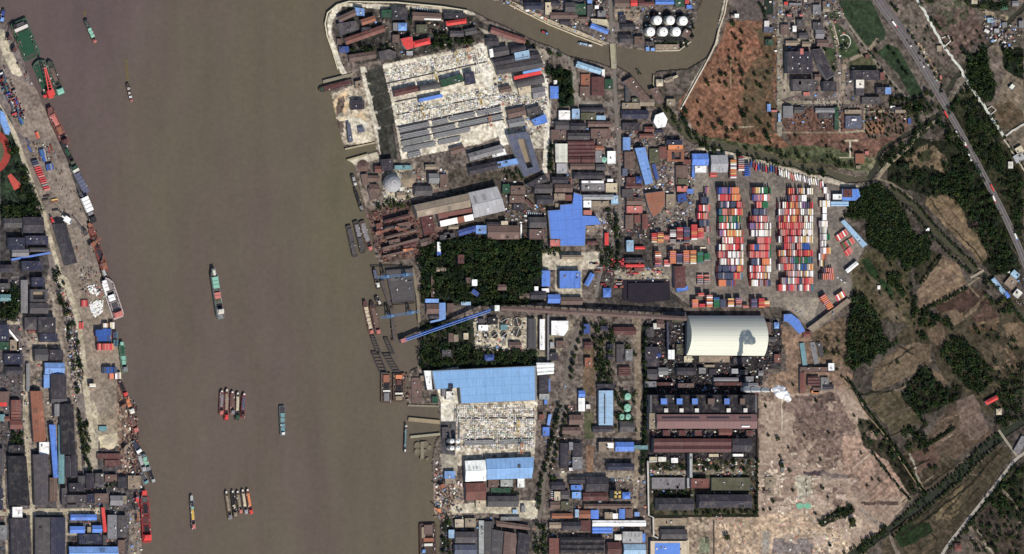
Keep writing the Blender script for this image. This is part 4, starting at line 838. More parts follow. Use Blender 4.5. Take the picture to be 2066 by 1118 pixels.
def basin(x, y, r, label, c='bk', h=2.5):
    c0 = P(x, y, h); root = empty('settling_tank', (c0.x, c0.y, 0)); rr = r*S; root['category'] = 'tank'; root['label'] = label
    m = MB(); m.lathe([(rr, 0), (rr, h), (rr*.9, h), (rr*.9, 1.2)], 24); m.build('rim', M['conc'], root, alb((170, 160, 138)))
    m = MB(); m.lathe([(rr*.88, .8), (rr*.88, 1.3)], 24); m.build('water', M['paint'], root, alb((70, 66, 56)) if c != 'bk' else alb((34, 34, 36)))
    m = MB(); m.box(0, 0, h+.1, h+.7, rr*1.9, 1.2, rnd.uniform(0, 3)); m.build('walkway', M['paint'], root, C['lg'])
basin(1044, 650, 10, 'upper large brown round settling tank of the treatment works', 'br'); basin(1044, 671, 10, 'lower large brown round settling tank of the treatment works', 'br')
for x, wd in ((980, 'left'), (998, 'middle'), (1017, 'right')): basin(x, 676, 7.5, '%s small dark round tank in the lower row of the treatment works' % wd)
basin(1017, 646, 7, 'small dark round tank in the upper row of the treatment works')
for x, y in [(912, 890), (924, 890), (912, 904), (924, 904)]:
    cyl(x, y, 4.6, 18, 2.5, 'wh', 'silo', '%s of four white silos left of the lower precast yard' % (('upper' if y < 900 else 'lower')+(' left' if x < 920 else ' right')))
LM.append((918, 897, 'four white silos'))
# the grey building round a tan court
def ringb(poly, inner, h, name, label, rc, fc):
    pp = [P(x, y, h) for x, y in poly]; qq = [P(x, y, h) for x, y in inner]; c0 = sum(pp, Vector())/len(pp); root = empty(name, (c0.x, c0.y, 0)); n = len(pp)
    root['category'] = name.replace('_', ' '); root['label'] = label
    for nm, z0, z1, mt, cc in (('wall', 0, h, 'wall', C['lg']), ('roof', h+.02, h+.5, 'felt', C[rc])):
        for i in range(n):
            a, b, c_, d = pp[i]-c0, pp[(i+1) % n]-c0, qq[(i+1) % n]-c0, qq[i]-c0; m = MB(); m.prism([(v.x, v.y) for v in (a, b, c_, d)], z0, z1); m.build(nm, M[mt], root, jit(cc, .04))
    m = MB(); m.prism([((v-c0).x*.99, (v-c0).y*.99) for v in qq], 0, 1.2); m.build('court_floor', M['conc'], root, C[fc])
ringb([(1024, 272), (1066, 265), (1090, 345), (1058, 357)], [(1044, 282), (1060, 279), (1076, 337), (1064, 340)], 12, 'office_building', 'slate grey ring shaped building round a long tan court', 'sl', 'tn'); LM.append((1056, 312, 'grey ring shaped building'))
ringb([(1346, 303), (1380, 303), (1380, 326), (1346, 326)], [(1355, 306), (1374, 306), (1374, 322), (1355, 322)], 6, 'workshop', 'rust red square court building below the orange bar roof', 'ru', 'br')
ringb([(62, 584), (96, 584), (96, 609), (62, 609)], [(67, 589), (91, 589), (91, 604), (67, 604)], 10, 'office_building', 'grey walled court building left of the parking strip', 'dg', 'tn')
ringb([(1312, 1090), (1390, 1090), (1390, 1132), (1312, 1132)], [(1320, 1094), (1382, 1094), (1382, 1128), (1320, 1128)], 4, 'wall', 'low beige wall around the blue panelled roof at the bottom', 'bg', 'br')
# conveyors
def gallery(x0, y0, x1, y1, w_, h0, h1, c, label, seg=12, legs=True):
    a = P(x0, y0, h0); b = P(x1, y1, h1); c0 = (a+b)/2; root = empty('conveyor', (c0.x, c0.y, 0)); root['label'] = label; root['category'] = 'conveyor'
    d = (b-a); d.z = 0; L = d.length; d.normalize(); n = Vector((-d.y, d.x, 0)); hw = w_*S/2
    m = MB(); pr = [(-hw, -3), (hw, -3), (hw, 0), (0, 1.4), (-hw, 0)]
    m.add([(a-c0+Vector((0, 0, c0.z))+n*p+Vector((0, 0, q))) for p, q in pr]+[(b-c0+Vector((0, 0, c0.z))+n*p+Vector((0, 0, q))) for p, q in pr], [(4, 3, 2, 1, 0), (5, 6, 7, 8, 9)]+[(i, (i+1) % 5, 5+(i+1) % 5, 5+i) for i in range(5)])
    m.build('gallery', M['metal'], root, jit(C[c]))
    for i in range(seg if legs else 0):
        p = a.lerp(b, (i+.5)/seg); m = MB()
        for s_ in (-1, 1): q = p+n*s_*hw*.8-Vector((c0.x, c0.y, 0)); m.bar((q.x, q.y, 0), (q.x, q.y, p.z-3), .45)
        q0 = p-Vector((c0.x, c0.y, 0)); m.bar((q0.x-n.x*hw*.8, q0.y-n.y*hw*.8, p.z*.5), (q0.x+n.x*hw*.8, q0.y+n.y*hw*.8, p.z*.5), .3); m.build('trestle', M['paint'], root, C['dg'])
    return root
gallery(1010, 622, 1386, 643, 9, 17, 17, 'br', 'very long brown raised conveyor gallery leading to the giant arched hall', 22); LM.append((1100, 626, 'long brown conveyor gallery'))
r = gallery(811, 686, 990, 624, 3, 8, 20, 'bl', 'blue double conveyor slanting from the river wharf up to the long gallery', 10); LM.append((900, 655, 'blue slanting conveyor'))
q = gallery(811, 690.5, 990, 628.5, 2, 8, 20, 'lb', 'tmp', 1, False)
for o in list(q.children): o.parent = r; o.location = q.location-r.location
bpy.data.objects.remove(q)
building('998 616 1008 616 1008 628 998 628', 22, 'wh', 'f', 'transfer_tower', 'white topped tower where the blue conveyor meets the long brown gallery')
building('L 809 689 820 685 8', 9, 'pk', 'f', 'transfer_tower', 'pinkish hut at the river end of the blue conveyor')
gallery(1347, 650, 1348, 706, 3, 9, 9, 'sl', 'thin slate blue pipe gallery left of the giant arched hall', 4)
# chimney with its plume
hb = 134; c0 = P(1559, 787, hb); root = tag(empty('chimney', (c0.x, c0.y, 0)), 'very tall pale chimney of the power station with white smoke', 'chimney'); LM.append((1560, 787, 'tall smoking chimney'))
m = MB(); m.lathe([(6.2, 0), (3.6, hb)], 24); m.build('shaft', M['paint'], root, (.84, .84, .82))
m = MB(); m.lathe([(4.0, hb-7), (4.1, hb-.5), (3.2, hb-.4)], 24); m.build('rim', M['paint'], root, C['ru'])
for z in (45, 90):
    m = MB(); rr = 6.2-2.6*z/hb+.1; m.lathe([(rr, z), (rr+1.2, z), (rr+1.2, z+1), (rr, z+1)], 24); m.build('platform', M['paint'], root, C['dg'])
sm = bpy.data.materials.new('white_smoke'); sm.use_nodes = True; b = sm.node_tree.nodes['Principled BSDF']
b.inputs['Base Color'].default_value = (.95, .95, .96, 1); b.inputs['Roughness'].default_value = 1; b.inputs['Specular IOR Level'].default_value = 0
t = sm.node_tree; tc = N(t, 'ShaderNodeNewGeometry'); nn = noise(t, tc.outputs['Position'], .13, 4, .7)
t.links.new(math_(t, 'ADD', .62, math_(t, 'MULTIPLY', math_(t, 'SUBTRACT', nn, .45), 4.0), True), b.inputs['Alpha'])
bm = bmesh.new()
for i in range(60):
    f = (i/59)**1.1; q = P(1560+29*f+rnd.uniform(-4, 4)*f, 785+18*f*rnd.uniform(.5, 1.3)+rnd.uniform(-8, 7)*math.sin(f*3), hb+3+6*f+rnd.uniform(-4, 4)*f); r_ = (2.6+3.6*math.sin(min(1, f*1.25)*2.6)*rnd.uniform(.4, 1.3))
    mt = bmesh.ops.create_icosphere(bm, subdivisions=2, radius=r_)
    for v in mt['verts']: v.co *= 1+rnd.uniform(-.12, .12); v.co += q
me_ = bpy.data.meshes.new('smoke_plume'); bm.to_mesh(me_); bm.free(); me_.materials.append(sm)
o = link(bpy.data.objects.new('smoke_plume', me_)); md = o.modifiers.new('m', 'REMESH'); md.mode = 'VOXEL'; md.voxel_size = 1.2
tag(o, 'white smoke drifting right and down from the tall chimney', kind='stuff')
# bunkers on the boiler house
for x0, x1, c_ in ((1333, 1346, 'bl'), (1365, 1377, 'bl'), (1396, 1408, 'bl'), (1428, 1442, 'br'), (1461, 1472, 'bl'), (1493, 1503, 'br')):
    building('%d 804 %d 804 %d 816 %d 816' % (x0, x1, x1, x0), 30, c_, 'f', 'coal_bunker', None, mat='metal', walls='bk', z0=22.5)
for x0 in (1340, 1371, 1402, 1466, 1500):
    building('%d 824 %d 824 %d 832 %d 832' % (x0, x0+8, x0+8, x0), 27, 'ow', 'f', 'duct_housing', None, walls='gr', z0=22.5)
# running track and court
def flat(poly, z, name, c, label, cat, mat='conc'):
    W = [P(x, y, z) for x, y in poly]; c0 = sum(W, Vector())/len(W); m = MB(); m.prism([((v-c0).x, (v-c0).y) for v in W], .02, z); o = m.build(name, M[mat], None, alb(c)); o.location = (c0.x, c0.y, 0); tag(o, label, cat); return o
flat([(-30+52*math.cos(a*math.pi/16), 306+50*math.sin(a*math.pi/16)) for a in range(-10, 11)]+[(-30, 352), (-60, 352), (-60, 260), (-30, 260)], .25, 'running_track', (168, 70, 62), 'brick red running track cut by the left edge', 'running track')
flat([(-34+42*math.cos(a*math.pi/16), 306+38*math.sin(a*math.pi/16)) for a in range(-10, 11)]+[(-60, 340), (-60, 270)], .32, 'sports_field', (96, 100, 78), 'dull green sports field inside the running track', 'sports field')
flat([(15, 355), (22, 350), (42, 372), (41, 378), (29, 384)], .25, 'sports_court', (206, 92, 80), 'salmon red sports court beside the running track', 'sports court')
LM.append((15, 310, 'running track'))
for x, y, wd in ((1614, 1021, 'left'), (1629, 1021, 'right')):
    flat([(x+8*math.cos(a)*rnd.uniform(.85, 1.1), y+6*math.sin(a)) for a in np.linspace(0, 6.28, 12)[:-1]], .2, 'pond', (130, 190, 160), '%s of two pale green ponds on the pinkish dirt' % wd, 'pond')
flat([(2018, 12), (2033, 10), (2034, 19), (2019, 21)], .2, 'pond', (84, 120, 96), 'small green pond near the upper right corner', 'pond')
flat([(1542, 0), (1560, 0), (1560, 30), (1542, 30)], .6, 'settling_pond', (40, 52, 44), 'dark green rectangular pond at the top edge', 'pond')
# raised pale pipeline / wall crossing the right side
def wallrun(p, w_, h, c, name, label, cat, zig=0.0):
    p = pts(p); q = []
    for a, b in zip(p, p[1:]):
        n = max(1, int(math.dist(a, b)/6)) if zig else 1
        for i in range(n): f = i/n; q.append((a[0]+(b[0]-a[0])*f+rnd.uniform(-zig, zig), a[1]+(b[1]-a[1])*f+rnd.uniform(-zig, zig)))
    q.append(p[-1]); t_, f_ = ribbon(q, w_, h); bt, _ = ribbon(q, w_, 0); n = len(q); m = MB()
    c0 = (t_[0]+t_[-1])/2; c0.z = 0; m.add([v-c0 for v in t_+bt], f_+[(2*i, 2*i+2, 2*n+2*i+2, 2*n+2*i) for i in range(n-1)]+[(2*i+1, 2*n+2*i+1, 2*n+2*i+3, 2*i+3) for i in range(n-1)]+[(0, 2*n, 2*n+1, 1), (2*n-2, 2*n-1, 4*n-1, 4*n-2)])
    o = m.build(name, M['conc'], None, alb(c)); o.location = c0; tag(o, label, cat); return o
wallrun('1846 -10 1889 67 1908 99 1938 139 1956 172 1989 220 2026 276', 5, 2.4, (222, 224, 210), 'raised_culvert', 'thick pale zigzag concrete culvert running diagonally right of the highway', 'culvert', 1.6); LM.append((1938, 139, 'pale diagonal culvert'))
wallrun('2026 276 2066 250 2090 234', 4, 2.4, (206, 200, 188), 'raised_culvert', 'shorter pale culvert branching to the upper right edge', 'culvert', 1.4)
wallrun('2026 281 2046 312 2066 344 2080 366', 3, 2.2, (190, 178, 158), 'boundary_wall', 'thin pale wall continuing down to the right edge below the culvert junction', 'wall', .8)
wallrun('1900 77 1913 72 1918 83 1907 93', 2, 2, (226, 226, 214), 'boundary_wall', 'small pale loop wall attached halfway along the diagonal culvert', 'wall')
wallrun('1990 222 2001 214 2010 222 1997 233', 2, 2, (210, 206, 194), 'boundary_wall', 'small pale loop wall attached near the lower end of the culvert', 'wall')
wallrun('1468 -5 1462 28 1450 62 1444 88 1434 110 1420 136', 2.6, 2.5, (216, 200, 176), 'boundary_wall', 'pale wall following the canal bend left of the red field', 'wall'); wallrun('1420 136 1400 172 1374 220', 2.2, 2.5, (232, 222, 200), 'boundary_wall', 'pale straight wall on the lower left side of the red field', 'wall')
wallrun('1028 10 1108 50 1165 73 1216 92', 2.2, 2.2, (224, 208, 174), 'flood_wall', 'pale flood wall on the upper bank of the canal left of the bridge', 'wall', .3); wallrun('1034 4 1112 42 1170 64 1214 84', 1.6, 2.2, (206, 190, 160), 'flood_wall', 'second pale wall running just above the canal flood wall', 'wall', .3)
wallrun('682 140 671 104 660 72 656 48 661 26 680 10 704 3 800 5 895 14 944 22', 2.4, 2.6, (226, 216, 188), 'flood_wall', 'pale curved flood wall around the peninsula tip', 'wall')
wallrun('1322 103 1370 102 1394 84', 2, 2, (214, 204, 180), 'flood_wall', 'pale quay wall below the six white tanks', 'wall', .3)
wallrun('1319 152 1318 170 1324 184', 2, 2, (170, 164, 140), 'flood_wall', 'curved wall at the tip of the little canal promontory', 'wall', .3)
wallrun('1307 930 1309 1040 1318 1044 1319 1082 1328 1086', 3, 6, (214, 210, 200), 'pipe_bridge', 'white raised pipe line running down left of the cooling towers', 'pipe'); wallrun('1307 932 1325 931', 3, 6, (206, 202, 192), 'pipe_bridge', 'short white pipe turning right above the cooling towers', 'pipe')
wallrun('1527 1042 1528 800', 1.6, 3, (60, 52, 48), 'boundary_wall', 'dark wall on the right side of the power station', 'wall'); wallrun('1577 800 1577 874', 1.4, 1, (212, 200, 176), 'boundary_wall', 'short white upright wall on the dirt below the smoke', 'wall')
wallrun('1700 762 1745 832 1790 884 1830 948 1868 1002', 2, 1.6, (150, 132, 104), 'boundary_wall', 'long thin wall and ditch slanting across the lower right fields', 'wall', .5)
ring = [(1703+13*math.cos(a), 84+14*math.sin(a)) for a in np.linspace(-2.2, 2.6, 18)]
wallrun(' '.join('%.1f %.1f' % p for p in ring), 2, 1, (214, 212, 196), 'garden_wall', 'white ring shaped garden wall on the lawn beside the plant', 'wall')
wallrun('1682 50 1690 80 1694 97', 2, 1, (206, 190, 170), 'garden_wall', 'pale garden wall leading up from the white ring wall', 'wall')
for i, s_ in enumerate(['L 1866 852 1836 873 3', 'L 1826 801 1866 856 3']): pass
# ---- the many smaller buildings: photo box | height | colour | roof
LM += [(1160, 645, 'top of the tree lined road'), (1238, 113, 'canal bridge'), (875, 200, 'upper precast yard'), (1000, 870, 'lower precast yard'), (1605, 480, 'widest container block'), (790, 480, 'rusty dockyard'), (800, 580, 'dark coal wharf'), (960, 550, 'big dark tree grove'), (1780, 450, 'dense round orchard wood'), (1450, 740, 'yard below the arched hall'), (1700, 84, 'white ring shaped garden wall'), (1470, 170, 'red earth field'), (140, 700, 'parking strip on the left bank'), (185, 600, 'white rubble heap on the left quay'), (1355, 200, 'branch canal mouth'), (1310, 590, 'black coal yard'), (1190, 760, 'brown earth strip'), (1250, 1000, 'yellow panel tower'), (1375, 20, 'upper canal bend'), (45, 800, 'tan yard at the left edge')]
def Q(text):
    for ln in text.strip().split('\n'):
        for it in ln.split(';'):
            a = [v.strip() for v in it.split('|')]
            if len(a) < 2: continue
            k = a[1].split()
            if k[2] == 'f' and k[1] in ('br', 'dg', 'vd', 'rb', 'mr', 'gr', 'tn', 'ru') and len(shape(a[0])) == 4 and float(k[0]) >= 5 and rnd.random() < .6: k[2] = 'g'
            building(a[0], float(k[0]), k[1], k[2], k[3] if len(k) > 3 else ('warehouse' if abs(area(shape(a[0]))) > 900 else 'shed' if abs(area(shape(a[0]))) < 200 else 'workshop'), mat=('panel2' if len(k) > 4 else None))
